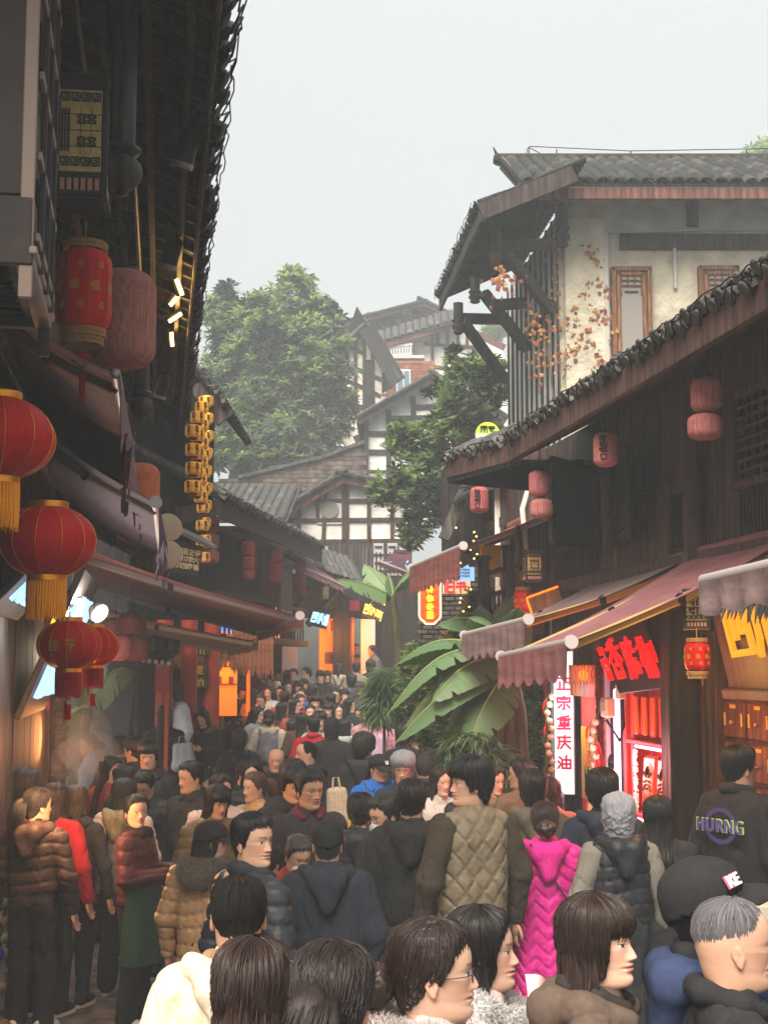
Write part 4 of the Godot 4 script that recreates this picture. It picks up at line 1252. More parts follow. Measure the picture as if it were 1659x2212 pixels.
	for q in [[388, 620, 12.0, .5], [379, 647, 12.6, -.6], [379, 686, 13.4, -.9], [372, 733, 14.4, .2]]:
		var p := at(q[0], q[1], q[2])
		var fl := thing("eave_lamp",["topmost lit eave lamp by the tile edge","second lit eave lamp from the top, slanting","third lit eave lamp from the top, slanting most","lowest lit eave lamp with a loose glowing wire"][[620,647,686,733].find(q[1])],"lamp",Transform3D(Basis.from_euler(Vector3(.3,.5,q[3])),p),"lit lamps under the left eave")
		part(fl, "housing", cbox(Vector3(.05, .19, .05), .01), soft, Transform3D(Basis(), Vector3(-.02, .01, -.03)))
		var mb := MB.new(); mb.tube([Vector3(0, -.075, 0), Vector3(0, .075, 0)], [.019], 10)
		part(fl, "bulb", mb.done(), bulb)
		lamp(p + Vector3(.03, 0, .06), Color(1, .78, .42), .2, .05, 3.0)
	for q in [[405,318,8.6,.6,"cylindrical spotlight with a ribbed cable pointing down from the eave"],[372,545,11.0,.5,"small black spotlight under the eave above the lit lamps"],[352,835,15.0,.2,"grey floodlight box fixed under the far end of the eave"]]:
		var fl := thing("spotlight",q[4],"spotlight",Transform3D(Basis.from_euler(Vector3(.25,0,-.3)),at(q[0],q[1],q[2])),"unlit spotlights under the left eave")
		var dm := mat("dark_metal", Color(.08, .07, .07), .5)
		part(fl,"barrel",lathe_mesh("barrel",[Vector2(0,-.13),Vector2(.055,-.13),Vector2(.07,-.125),Vector2(.068,.10),Vector2(.05,.12),Vector2(0,.12)],18),dm)
		part(fl,"rim",lathe_mesh("rimx",[Vector2(.06,-.135),Vector2(.074,-.135),Vector2(.074,-.10),Vector2(.06,-.10)],18),mat("rim_metal",lin(.2,.17,.16),.4))
		beam(fl, "bracket", Vector3(0, .10, 0), Vector3(.03, .24, .0), .06, .03, dm)
		var c := MB.new()
		c.tube([Vector3(.03, .22, 0), Vector3(-.06, .24, 0), Vector3(-.2, .32, .0), Vector3(-.27, .48, 0)], [.018], 8)
		part(fl, "cable", c.done(), dm)
	for q in [[212,1322,11.2,"white floodlight shining out under the long maroon awning"],[158,1308,10.6,"round white work lamp fixed above the gold-lettered lantern"]]:
		var p := at(q[0], q[1], q[2])
		var fl := thing("floodlight", q[3], "lamp", Transform3D(Basis.from_euler(Vector3(.5, .9, 0)), p), "lit floodlights under the left awnings")
		part(fl,"housing",lathe_mesh("flood",[Vector2(0,-.07),Vector2(.05,-.06),Vector2(.085,.0),Vector2(.085,.03),Vector2(.075,.03)],20),mat("rim_metal",lin(.2,.17,.16),.4),Transform3D(Basis(Vector3.RIGHT,PI / 2),Vector3.ZERO))
		part(fl,"lit_face",lathe_mesh("floodface",[Vector2(0,.02),Vector2(.075,.02)],20),glow("flood_white",Color(.95,.97,1.0),3.0),Transform3D(Basis(Vector3.RIGHT,PI / 2),Vector3.ZERO))
		lamp(p + fl.basis.z * .14, Color(1.0, .95, .88), 1.5, .12, 8.0)
	# awnings
	var arm := mat("arm_metal", lin(.16, .14, .14), .4)
	var armw := mat("arm_warm", lin(.30, .26, .22), .45)
	var L := func(d: float, off: float, y: float) -> Vector3: return Vector3(-1.1 - .162 * d + off, y, -d)
	awning("brown awning under the bay with a torn greyish valance hanging down",L.call(12.0,.86,3.74),L.call(7.0,.84,3.74),L.call(12.0,.1,4.25),L.call(7.0,.1,4.25),.40,cloth_dark("mauve",lin(.22,.13,.13),Color(.34,.2,.2)),mat("arm_brown",lin(.12,.06,.05),.5),"torn","folding arm shop awnings",false)
	awning("dark purple awning with a white end cap, between the two big red lanterns",L.call(14.7,1.10,3.26),L.call(9.0,1.05,3.30),L.call(14.7,.1,3.85),L.call(9.0,.1,3.95),.28,cloth_dark("purple",lin(.085,.062,.09),Color(.16,.13,.18)),arm,"torn")
	awning("long maroon awning reaching farthest over the lane from the left, white end cap",L.call(18.3,2.36,2.64),L.call(12.5,2.36,2.67),L.call(18.3,.1,3.34),L.call(12.5,.1,3.40),.12,cloth_dark("plum",lin(.36,.17,.19),Color(.5,.26,.29)),arm,"fringe")
	awning("tan awning lit from below, lowest on the left",L.call(19.0,2.0,2.42),L.call(14.5,2.1,2.47),L.call(19.0,.1,2.85),L.call(14.5,.1,2.95),.10,cloth_dark("tan",lin(.42,.26,.17),Color(.5,.32,.2)),armw,"fringe","folding arm shop awnings",false)
	for q in [[345,505,1378,21.0,"tan fringed curtain hanging from the far left shopfronts"],[505,592,1342,19.0,"rust brown fringed curtain hanging at the end of the long awning"]]:
		var v := MB.new(); var n := 90
		var p0 := at(q[0], q[2], q[3]); var p1 := at(q[1], q[2] - 5, q[3])
		for th in [0.0, .006]:
			var rows := []
			for i in 8:
				var row := PackedVector3Array()
				for j in n + 1:
					var g := float(j) / n
					var ln := .34 + .30 * float(q[3] == 19.0) + (.10 * absf(sin(g * 40.0)) + .12 * absf(sin(g * 17.0)) * g) * (1.0 if i > 4 else 0.0)
					row.append(p0.lerp(p1, g) + Vector3(0, -ln * i / 7.0, th + sin(g * 60.0) * .012))
				rows.append(row)
			v.grid(rows)
		var cu := thing("fringed_curtain", q[4], "curtain")
		part(cu, "cloth", v.done(), cloth_dark("rust", lin(.36, .14, .08), Color(.5, .22, .12)))
		beam(cu, "rod", p0, p1, .04, .04, arm)
	# lit signs
	var led := glow("led_white", Color(.66, .84, 1.0), 1.5)
	var board := mat("sign_board", lin(.03, .022, .022), .5)
	var k2 := 0
	for q in [[8.5,10.0,3.02,2.62,.5,"slanted sign of glowing white strokes at the left edge under the red lanterns"],[10.3,12.3,2.84,1.92,.35,"tall slanted sign of glowing white strokes left of the gold-lettered lantern"]]:
		var a: Vector3 = L.call(q[0], .5, q[2]); var b: Vector3 = L.call(q[1], .5, q[2]); var c: Vector3 = L.call(q[0], .12, q[3])
		var ex := (b - a).normalized(); var ey := (a - c).normalized(); var ez := ex.cross(ey)
		var ww := a.distance_to(b); var hh := a.distance_to(c)
		var sg := thing("lit_sign", q[5], "sign", Transform3D(Basis(ex, ey, ez), (a + b) / 2.0 - ey * hh / 2.0))
		part(sg, "board", cbox(Vector3(ww + .25, hh + .22, .05), .01), board, Transform3D(Basis(), Vector3(0, 0, -.035)))
		for i in 4:
			part(sg,"lettering",glyphs(["四","川","麻","辣"][i] if k2 else ["火","锅","面","食"][i],minf(ww / 4.2,hh * .9),.055,.03),led,Transform3D(Basis().scaled(Vector3(1,hh * .86 / minf(ww / 4.2,hh * .9),1)),Vector3((i - 1.5) * ww / 4.0,0,.02)))
		lamp(sg.position + ez * .35, Color(.8, .9, 1.0), .25, .3, 4.0)
		k2 += 1
	var sg := thing("framed_sign","slanted sign in a white lit frame with yellow characters behind the lettered lantern","sign",Transform3D(Basis.from_euler(Vector3(0,.25,-.34)),at(112,1380,12.8)))
	part(sg, "board", cbox(Vector3(.30, .66, .05)), board)
	for q in [[-.155, 0, .02, .68], [.155, 0, .02, .68], [0, -.335, .31, .02]]:
		part(sg, "light_strip", cbox(Vector3(q[2], q[3], .03), .004), led, Transform3D(Basis(), Vector3(q[0], q[1], .03)))
	for i in 3:
		part(sg,"lettering",glyphs(["食","城","口"][i],.17,.16,.02),glow("led_yellow",Color(1.0,.68,.08),3.0),Transform3D(Basis(),Vector3(0,.21 - i * .2,.035)))
	lamp(sg.position + Vector3(.2, -.2, .35), Color(1, .9, .75), .6, .2, 4.0)
	# ground floor: posts, lit doorway, brick pier, kerb
	for q in [[22,13.0,.22,"dark timber post at the photo's left edge behind the woman in brown"],[88,13.6,.2,"brown timber post between the lit doorway and the brick pier"]]:
		var p := at(q[0], 1600, q[1])
		var po := thing("timber_post", q[3], "post", Transform3D(Basis(UPV, .16), Vector3(p.x, ground(q[1]), p.z)), "posts of the left shops")
		part(po, "shaft", cbox(Vector3(q[2], 3.0, q[2]), .015), raft, Transform3D(Basis(), Vector3(0, 1.5, 0)))
		part(po,"stone_base",cbox(Vector3(q[2] * 1.5,.25,q[2] * 1.5),.03),mat("base_stone",lin(.16,.15,.14),.85,"blot","fine_n",2.0),Transform3D(Basis(),Vector3(0,.12,0)))
	var pp := at(120, 1600, 14.0)
	var pier := thing("brick_pier", "brown brick pier beside the smoking recess", "pier", Transform3D(Basis(UPV, .1), Vector3(pp.x, ground(14.0), pp.z)))
	part(pier, "pier_core", cbox(Vector3(.19, 2.3, .30)), mat("mortar_dark", lin(.05, .042, .036), .95), Transform3D(Basis(), Vector3(0, 1.15, 0)))
	var bm := [mat("pier_brick",lin(.10,.062,.045),.9,"blot","fine_n",3.0),mat("pier_brick2",lin(.13,.085,.06),.9,"blot","fine_n",3.0),mat("pier_brick3",lin(.15,.125,.09),.9,"blot","fine_n",3.0)]
	for i in 30:
		for s in 2:
			part(pier,"brick",cbox(Vector3(.10 if s else .115,.066,.32),.008),bm[(i * 7 + s * 5) % 3],Transform3D(Basis(UPV,(rng_at(i) - .5) * .05),Vector3((s - .5) * .115 + (.012 if i % 2 else -.012),.04 + i * .076,.012 * rng_at(i + s))))
	var dp := at(50, 1610, 13.3)
	var door := thing("lit_doorway","lit shop doorway with a red and white cabinet behind the orange jacket","doorway",Transform3D(Basis(UPV,.75),Vector3(dp.x,ground(13.3),dp.z)))
	part(door, "back_panel", cbox(Vector3(.34, 2.0, .05)), glow("door_glow", Color(1.0, .80, .62), .9), Transform3D(Basis(), Vector3(0, 1.0, 0)))
	part(door, "red_stripe", cbox(Vector3(.09, 1.75, .04)), mat("redpaint", lin(.55, .02, .02), .4), Transform3D(Basis(), Vector3(-.07, .85, .05)))
	part(door, "red_band", cbox(Vector3(.40, .22, .14), .02), mat("redband", lin(.28, .04, .03), .6), Transform3D(Basis(), Vector3(0, 2.1, .08)))
	part(door, "frame", cbox(Vector3(.06, 2.2, .12)), raft, Transform3D(Basis(), Vector3(.2, 1.1, .04)))
	lamp(dp + Vector3(.35, .1, .5), Color(1.0, .62, .35), 2.2, .25, 5.0)
	lamp(Vector3(-2.25, 1.5, -9.2), Color(1.0, .74, .50), 4.5, .3, 5.0)
	var kp := at(15, 2120, 9.9)
	setting("kerb",cbox(Vector3(.9,.16,5.0),.03),mat("kerb_stone",lin(.20,.16,.12),.8,"blot","fine_n",2.0),Transform3D(Basis(UPV,.16),Vector3(kp.x - .36,ground(9.9) + .05,kp.z)))
	# gas pipes and meter by the kerb
	var gp := at(30, 2000, 9.6)
	var pipe := thing("gas_pipework","grey gas pipes with a meter and blue valve by the left kerb","pipework",Transform3D(Basis(UPV,.2),Vector3(gp.x,ground(9.6),gp.z)))
	var pm := mat("galv", lin(.20, .19, .18), .45)
	for q in [[Vector3(.05,0,0),Vector3(.05,1.0,0),.022],[Vector3(-.06,.15,0),Vector3(-.06,.9,0),.03],[Vector3(-.12,.62,.0),Vector3(.10,.62,0),.045],[Vector3(-.12,.40,0),Vector3(.08,.40,0),.03],[Vector3(-.12,.92,0),Vector3(.06,.92,0),.025]]:
		var m := MB.new(); m.tube([q[0], q[1]], [q[2]], 10)
		part(pipe, "pipe", m.done(), pm)
	for y in [.3, .52, .74, .86]:
		part(pipe,"coupling",lathe_mesh("coupl",[Vector2(0,-.03),Vector2(.045,-.03),Vector2(.05,0),Vector2(.045,.03),Vector2(0,.03)],8),pm,Transform3D(Basis(),Vector3(-.06,y,0)))
	part(pipe, "blue_valve", cbox(Vector3(.10, .07, .07), .015), mat("valve_blue", Color(.05, .12, .5), .4), Transform3D(Basis(), Vector3(-.10, .52, .04)))
	var stick := at(125, 2020, 9.7)
	var st := MB.new(); st.tube([Vector3(0, 0, 0), Vector3(.02, .85, 0)], [.014], 8)
	solo("wooden_stick","pale wooden stick leaning by the gas pipes behind the woman in brown","stick",st.done(),mat("pale_wood",lin(.45,.36,.25),.7),Transform3D(Basis(Vector3.BACK,.08),Vector3(stick.x - .1,ground(9.7),stick.z)))
func mid_left() -> void:
	var dark := mat("timber_dark", lin(.035, .03, .028), .75, "wood", "wood_n", .8)
	var wd := [mat("wood_m0", lin(.026, .022, .022), .7, "wood", "wood_n", 1.0), mat("wood_m1", lin(.035, .028, .027), .7, "wood", "wood_n", 1.0)]
	var red := mat("red_column", lin(.34, .045, .025), .45, "soft", "wood_n", 1.5)
	var tiles := mat("tile_mid", lin(.11, .11, .11), .75, "blot", "fine_n", 2.0)
	# the recess behind the smoke: dark shop with red columns
	var f := Transform3D(Basis(UPV, .10), at(300, 1650, 21.0) * Vector3(1, 0, 1))
	var h := thing("red_column_shop", "dark shopfront with red columns behind the smoke on the left", "shop", f)
	boards(h, f, -2.6, 1.15, -.2, 4.3, .3, wd, 9, -.4)
	for q in [[355, 19.0], [408, 19.3], [457, 20.2]]:
		var p := at(q[0], 1500, q[1])
		var col := lathe_mesh("redcol", [Vector2(0, 0), Vector2(.125, 0), Vector2(.12, 1.5), Vector2(.115, 3.0), Vector2(0, 3.0)], 20)
		part(h, "column", col, red, f.affine_inverse() * Transform3D(Basis(), Vector3(p.x, ground(q[1]) - .05, p.z)))
	var pl := thing("hanging_plaques", "black and gold shop plaques hanging between the red columns", "sign", Transform3D(Basis(UPV, .1), at(432, 1450, 20.0)))
	for q in [["四", .0, .48], ["川", .0, .30], ["食", .0, .02], ["城", 0, -.16]]:
		part(pl, "plaque", cbox(Vector3(.26, .17, .03), .01), mat("plaque_black", lin(.02, .018, .018), .4), Transform3D(Basis(), Vector3(q[1], q[2], 0)))
		part(pl, "lettering", glyphs(q[0], .12, .12, .01), mat("goldpaint", Color(.62, .46, .10), .5), Transform3D(Basis(), Vector3(q[1], q[2], .022)))
	var lit := thing("lit_niche", "orange lit shop niche between red columns and curtains", "shop", Transform3D(Basis(UPV, .15), at(487, 1440, 24.0)))
	part(lit, "back_panel", cbox(Vector3(.42, 1.5, .05)), glow("niche", Color(1.0, .42, .06), .7, lin(.6, .3, .1)), Transform3D(Basis(), Vector3(0, -.1, 0)))
	for i in 9:
		part(lit,"shelf" if i % 3 == 0 else "jar",cbox(Vector3(.40,.02,.1) if i % 3 == 0 else Vector3(.08,.12,.08),.01),mat("niche_goods",lin(.10,.035,.012),.6),Transform3D(Basis(),Vector3(0.0 if i % 3 == 0 else (i % 3 - 1.5) * .2,.3 - (i / 3) * .3 + (.0 if i % 3 == 0 else .07),.06)))
	part(lit, "blue_sign", cbox(Vector3(.40, .13, .04)), glow("niche_blue", Color(.05, .55, 1.0), 1.6), Transform3D(Basis(), Vector3(.02, .68, .08)))
	part(lit, "side_strip", cbox(Vector3(.06, 1.4, .06)), glow("niche_red", Color(1.0, .35, .06), 1.8), Transform3D(Basis(), Vector3(.40, -.2, .05)))
	lamp(lit.position + Vector3(0, 0, .6), Color(1, .55, .2), 2.5, .3, 6.0)
	var dk := thing("black_screen", "big black folded screen beside the banana leaf in the recess", "screen", Transform3D(Basis(UPV, .12), at(248, 1510, 17.0)))
	part(dk, "panel", cbox(Vector3(.46, 1.45, .04)), mat("screen_black", lin(.018, .02, .024), .5), Transform3D(Basis(Vector3.BACK, -.12), Vector3.ZERO))
	part(dk, "edge", cbox(Vector3(.05, 1.6, .06)), dark, Transform3D(Basis(), Vector3(.27, 0, .02)))
	var hut := thing("stall_canopy","small stall with a little tiled roof and lit glass edge under the round lanterns","stall",Transform3D(Basis(UPV,.12),at(315,1410,17.5)))
	var rr := Vector3(0, .35, -.9).normalized()
	roof(hut, Vector3(-.25, -.02, .15), Vector3.RIGHT, rr, .62, .5, .10, .13, tiles, 60)
	for q in [[-.2, .05], [.28, .05]]:
		part(hut,"post",cbox(Vector3(.05,1.5,.05)),mat("stall_orange",lin(.45,.08,.03),.5) if q[0] > 0 else dark,Transform3D(Basis(),Vector3(q[0],-.8,q[1])))
	part(hut, "light_edge", cbox(Vector3(.035, 1.0, .03)), glow("edge_white", Color(.7, .9, 1.0), 1.6), Transform3D(Basis(), Vector3(-.09, -.62, .1)))
	part(hut, "beam", cbox(Vector3(.6, .08, .1)), dark, Transform3D(Basis(), Vector3(0, -.1, .1)))
	for i in 6:
		part(hut,"round_bulb",lathe_mesh("sb",[Vector2(0,-.03),Vector2(.022,-.02),Vector2(.03,0),Vector2(.022,.02),Vector2(0,.03)],10),mat("pearl",lin(.6,.6,.58),.3),Transform3D(Basis(),Vector3(-.1 + i * .08,-.09 - i * .008,.17)))
	part(hut, "pink_cloth", cbox(Vector3(.18, .3, .01)), mat("pinkcloth", lin(.4, .06, .08), .8), Transform3D(Basis(), Vector3(.22, -.35, .14)))
	# the gable with the strings of yellow lanterns
	var gp := thing("lantern_gable", "tiled gable end hung with strings of yellow lanterns at the left eave's end", "house")
	var v0 := at(428, 806, 20.0); var v1 := at(489, 884, 20.0)
	beam(gp, "barge_board", v0 - Vector3(0, .16, 0), v1 - Vector3(0, .16, 0), .08, .30, mat("barge", lin(.10, .085, .08), .8, "wood"))
	var gd := (v1 - v0).normalized()
	roof(gp, v1 + Vector3(0, .02, .1), Vector3.FORWARD, -gd, 3.5, v0.distance_to(v1) + .6, .15, .2, tiles, 160)
	eave_tiles(gp, v0 + Vector3(0, .03, .1), v1 + Vector3(0, .03, .1), Vector3(0, 0, -1), .085, tiles)
	part(gp, "end_wall", cbox(Vector3(1.3, 3.2, .2)), wd[0], Transform3D(Basis(), at(352, 1010, 21.6)))
	part(gp, "corner_post", cbox(Vector3(.14, 4.6, .14)), mat("grey_post", lin(.11, .10, .09), .8, "wood"), Transform3D(Basis(), at(450, 1150, 21.9)))
	for q in [[0, 415, 15.6, 932, 4], [1, 425, 16.6, 902, 5], [2, 434, 17.7, 880, 6], [3, 441, 18.8, 868, 9], [4, 446, 19.8, 866, 10]]:
		var x: int = q[0]
		for i in q[4]:
			var px: float = q[1] + [0, 1, 2, 1, 0, 2, 1, 0, 1, 0][i] + (i - 3) * -.8
			var py: float = q[3] + i * (40.0 - x * .6)
			spool_lantern(at(px,py,q[2]),.178,"%s small yellow paper lantern of the %s string from the left" % [["topmost","second","third","fourth","fifth","sixth","seventh","eighth","ninth","lowest"][i],["first","second","third","fourth","last"][x]])
	for i in 3:
		drum_lantern(at(456,[1133,1170,1203][i],21.0),.13,[.27,.27,.22][i],"%s of three pink lanterns strung behind the yellow ones" % ["top","middle","lowest"][i],cloth_pink("h",lin(.40,.11,.10)),"","",.1)
	# black board with gold script
	var sb := thing("script_board","black board with gold script under a sloping grey ledge, left of the yellow string","sign",Transform3D(Basis.from_euler(Vector3(.1,.5,-.12)),at(404,1208,18.5)))
	part(sb, "board", cbox(Vector3(.40, .42, .04)), mat("plaque_black", lin(.02, .018, .018), .4))
	for i in 4:
		for j in 3:
			part(sb,"lettering",glyphs(["百","食","香","面","川","四","正","宗","麻","辣","火","锅"][i * 3 + j],.075,.16,.006),mat("script_gold",lin(.50,.40,.22),.6),Transform3D(Basis(),Vector3((i - 1.5) * .09,.1 - j * .095,.024)))
	part(sb,"ledge",cbox(Vector3(.55,.05,.3)),mat("ledge_grey",lin(.12,.12,.115),.8),Transform3D(Basis.from_euler(Vector3(.3,0,-.25)),Vector3(.05,.30,.1)))
	for i in 2:
		part(thing("round_plate","%s cream round plaque edged brown beside the purple awning end" % ["upper","lower"][i],"plaque",Transform3D(Basis(UPV,.4),at(364,[1140,1198][i],15.6))),"disc",lathe_mesh("disc",[Vector2(0,.02),Vector2(.15,.02),Vector2(.165,.0),Vector2(.15,-.02),Vector2(0,-.02)],28),mat("cream",lin(.36,.30,.21),.6),Transform3D(Basis(Vector3.RIGHT,PI / 2),Vector3.ZERO))
	# the long dark house with the eave running down to the orange shops
	var mf := frame(Vector3(-3.55, 0, -20.0), Vector3(.993, 0, .117))
	h = thing("long_dark_house", "long dark balcony house with a sagging tiled eave, left of the white gable", "house", mf)
	boards(h, mf, -.6, 12.0, 0, 4.6, .3, [mat("gallery_dark", lin(.012, .011, .012), .8, "wood", "wood_n", 1.0)], 4)
	var inv := mf.affine_inverse()
	var a := inv * at(472, 1078, 20.0); var b := inv * at(692, 1187, 29.0)
	var up := Vector3(0, .5, -.87)
	roof(h, a + Vector3(0, .05, 0), (b - a).normalized(), up, a.distance_to(b), 2.6, .16, .24, tiles, 200)
	eave_tiles(h, a + Vector3(0, .02, .03), b + Vector3(0, .02, .03), up, .15, tiles)
	beam(h, "fascia", a - Vector3(0, .15, -.02), b - Vector3(0, .15, -.02), .05, .26, mat("fascia_grey", lin(.075, .06, .055), .8, "wood"))
	beam(h, "soffit_beam", a - Vector3(0, .30, .30), b - Vector3(0, .30, .30), .08, .06, mat("grey_post", lin(.11, .10, .09), .8, "wood"))
	var a3 := inv * at(385, 1112, 19.4)
	beam(h, "end_fascia", a3 - Vector3(0, .02, 0), a - Vector3(0, .12, 0), .05, .24, mat("fascia_grey", lin(.075, .06, .055), .8, "wood"))
	for i in 26:
		part(h, "baluster", cbox(Vector3(.035, .62, .03), .004), dark, Transform3D(Basis(), inv * Vector3(-2.55 + .118 * i * .3, 2.95, -20.8 - i * .3)))
	beam(h, "balcony_rail", inv * Vector3(-2.5, 3.3, -20.6), inv * Vector3(-1.6, 3.3, -28.4), .07, .06, dark)
	beam(h, "balcony_floor", inv * Vector3(-2.6, 2.62, -20.6), inv * Vector3(-1.7, 2.62, -28.4), .3, .12, dark)
	for q in [[537, 22.0, [1186, 1218, 1242]], [596, 24.5, [1200, 1232, 1250]], [650, 27.5, [1225, 1256, 1278]]]:
		for i in 3:
			drum_lantern(at(q[0],q[2][i],q[1]),.115,[.27,.27,.20][i],"%s dark red lantern of the %s string under the long sagging eave" % [["top","middle","lowest"][i],{537: "nearest",596: "middle",650: "farthest"}[q[0]]],cloth_pink("i",lin(.22,.03,.03)),"","",.08)
	var ss := thing("shop_board", "dark wooden board with faint pale script on the long dark house", "sign", Transform3D(mf.basis, at(617, 1290, 25.0)))
	part(ss, "board", cbox(Vector3(1.1, .9, .05)), mat("board_brown", lin(.05, .038, .032), .7, "wood"))
	for i in 5:
		part(ss,"lettering",glyphs(["面","四","川","正","宗"][i],.15,.12,.01),mat("script_pale",lin(.30,.27,.22),.7),Transform3D(Basis(),Vector3((i - 2) * .2,-.33,.03)))
	# the far shopfronts
	var sf := frame(Vector3(-.95, ground(30.2) - .1, -30.2), Vector3(.30, 0, .95))
	var sh := thing("far_shopfront", "dark timber shopfront with orange-lit and white doorways at the lane's bend", "shop", sf)
	boards(sh, sf, -2.2, -1.0, 0, 2.6, .25, wd, 5, -.2)
	boards(sh, sf, -.12, .25, 0, 2.6, .2, wd, 6, -.2)
	boards(sh, sf, .75, 2.4, 0, 3.0, .25, wd, 7, -.2)
	boards(sh, sf, -2.2, 2.4, 2.42, 3.4, .25, wd, 8, -.26)
	var ol := loc(sf, 735, 1395)
	part(sh,"lit_room",cbox(Vector3(.66,2.4,.05)),glow("orange_room",Color(1.0,.42,.05),.8,lin(.6,.3,.08)),Transform3D(Basis(),Vector3(ol.x,1.25,-.55)))
	part(sh, "room_side", cbox(Vector3(.05, 2.4, .5)), mat("warm_wood", lin(.35, .18, .06), .6, "wood"), Transform3D(Basis(), Vector3(ol.x + .32, 1.25, -.3)))
	part(sh, "counter", cbox(Vector3(.6, .4, .2)), mat("warm_wood", lin(.35, .18, .06), .6, "wood"), Transform3D(Basis(), Vector3(ol.x, .95, -.35)))
	part(sh, "plaque", cbox(Vector3(.36, .26, .03)), mat("plaque_wood", lin(.22, .10, .03), .6), Transform3D(Basis(), Vector3(ol.x - .03, 1.55, -.5)))
	for i in 9:
		part(sh,"hanging_cloth",cbox(Vector3(.04,.22 + .1 * rng_at(i),.015)),mat("strip%d" % (i % 3),[lin(.5,.12,.03),lin(.6,.4,.15),lin(.3,.04,.03)][i % 3],.8),Transform3D(Basis(),Vector3(ol.x - .24 + i * .065,2.25,-.3)))
	for i in 4:
		part(sh,"jar",lathe_mesh("jar",[Vector2(0,0),Vector2(.05,0),Vector2(.06,.05),Vector2(.045,.1),Vector2(.03,.13),Vector2(0,.13)],12),mat("jar",lin(.5,.25,.08),.4),Transform3D(Basis(),Vector3(ol.x - .2 + i * .13,1.15,-.35)))
	lamp(sf * Vector3(ol.x, 2.0, .25), Color(1, .58, .2), 4.0, .3, 7.0)
	var wl := loc(sf, 626, 1400)
	part(sh, "white_door", cbox(Vector3(.34, 1.85, .05)), mat("white_door", lin(.50, .50, .54), .4), Transform3D(Basis(), Vector3(wl.x, .95, -.02)))
	part(sh, "door_handle", cbox(Vector3(.1, .05, .03)), dark, Transform3D(Basis(), Vector3(wl.x + .05, .55, .02)))
	var w2 := loc(sf, 798, 1370)
	part(sh, "white_panel", cbox(Vector3(.32, 1.4, .05)), mat("white_panel", lin(.62, .61, .55), .5), Transform3D(Basis(), Vector3(w2.x, 1.7, -.1)))
	for q in [[598, .05, Color(1.0, .55, .12), 1350]]:
		var sl := loc(sf, q[0], q[3])
		part(sh, "vertical_sign", cbox(Vector3(.09, .75, .06)), glow("vsign", q[2], 1.6), Transform3D(Basis(), Vector3(sl.x, sl.y, .1)))
	for q in [[692,1333,"blue",Color(.55,.78,1.0),"blue-white glowing characters on a tilted brown sign above the white door",lin(.10,.055,.04)],[806,1315,"gold",Color(1.0,.78,.32),"tilted wooden sign with gold glowing characters right of the orange room",lin(.42,.19,.05)]]:
		var g2 := thing("tilted_sign",q[4],"sign",Transform3D(Basis.from_euler(Vector3(.25,.2 if q[2] == "blue" else -.1,-.28)),at(q[0],q[1],29.0)),"tilted signs of the far shops")
		part(g2, "board", cbox(Vector3(.40, .44, .05), .01), mat("tilt" + q[2], q[5], .6, "wood"))
		for i in 4:
			part(g2,"lettering",glyphs(["四","川","火","锅"][i],.10,.15,.02),glow("led" + q[2],q[3],4.0),Transform3D(Basis().scaled(Vector3(.9,2.2,1)),Vector3((i - 1.5) * .088,-.02,.035)))
		if q[2] == "gold":
			part(g2, "light_edge", cbox(Vector3(.02, .44, .03)), glow("ledgold", q[3], 4.0), Transform3D(Basis(), Vector3(.21, 0, .02)))
	fret_box("small gold square lantern between the braces above the far signs", at(703, 1279, 28.5), Vector3(.15, .32, .15), .2, "四")
	var rc := thing("red_cloth", "small red square cloth hung on the far shopfront", "cloth", Transform3D(Basis(UPV, .2), at(766, 1308, 29.6)))
	part(rc, "cloth", cbox(Vector3(.22, .22, .01)), mat("redcloth", lin(.35, .02, .04), .8))
	var bz := thing("eave_braces", "dark diagonal braces and fallen eave over the far shopfronts", "roof")
	for q in [[620, 1350, 672, 1262], [665, 1350, 730, 1270], [640, 1240, 800, 1300], [720, 1262, 860, 1330]]:
		beam(bz, "brace", at(q[0], q[1], 29.3), at(q[2], q[3], 28.8), .1, .13, dark)
	var c0 := at(600, 1205, 28.6); var c1 := at(780, 1262, 29.5)
	roof(bz, c0, (c1 - c0).normalized(), Vector3(-.2, .4, -.9).normalized(), c0.distance_to(c1), 1.6, .14, .2, tiles, 60)
	awning("faded maroon awning with bare white arms over the far shops",at(745,1268,29.0),at(600,1200,27.0),at(745,1225,31.0),at(640,1172,29.5),.14,cloth_dark("plum",Color.WHITE),mat("capwhite",Color(.78,.76,.74),.5),"fringe")
	awning("small dark purple awning with a blue-lit edge below the glossy tree",at(890,1240,26.0),at(818,1212,26.0),at(890,1195,27.5),at(850,1192,27.5),.1,cloth_dark("purple2",lin(.10,.035,.05),Color(.1,.05,.06)),mat("bluebar",lin(.2,.35,.5),.4),"fringe")
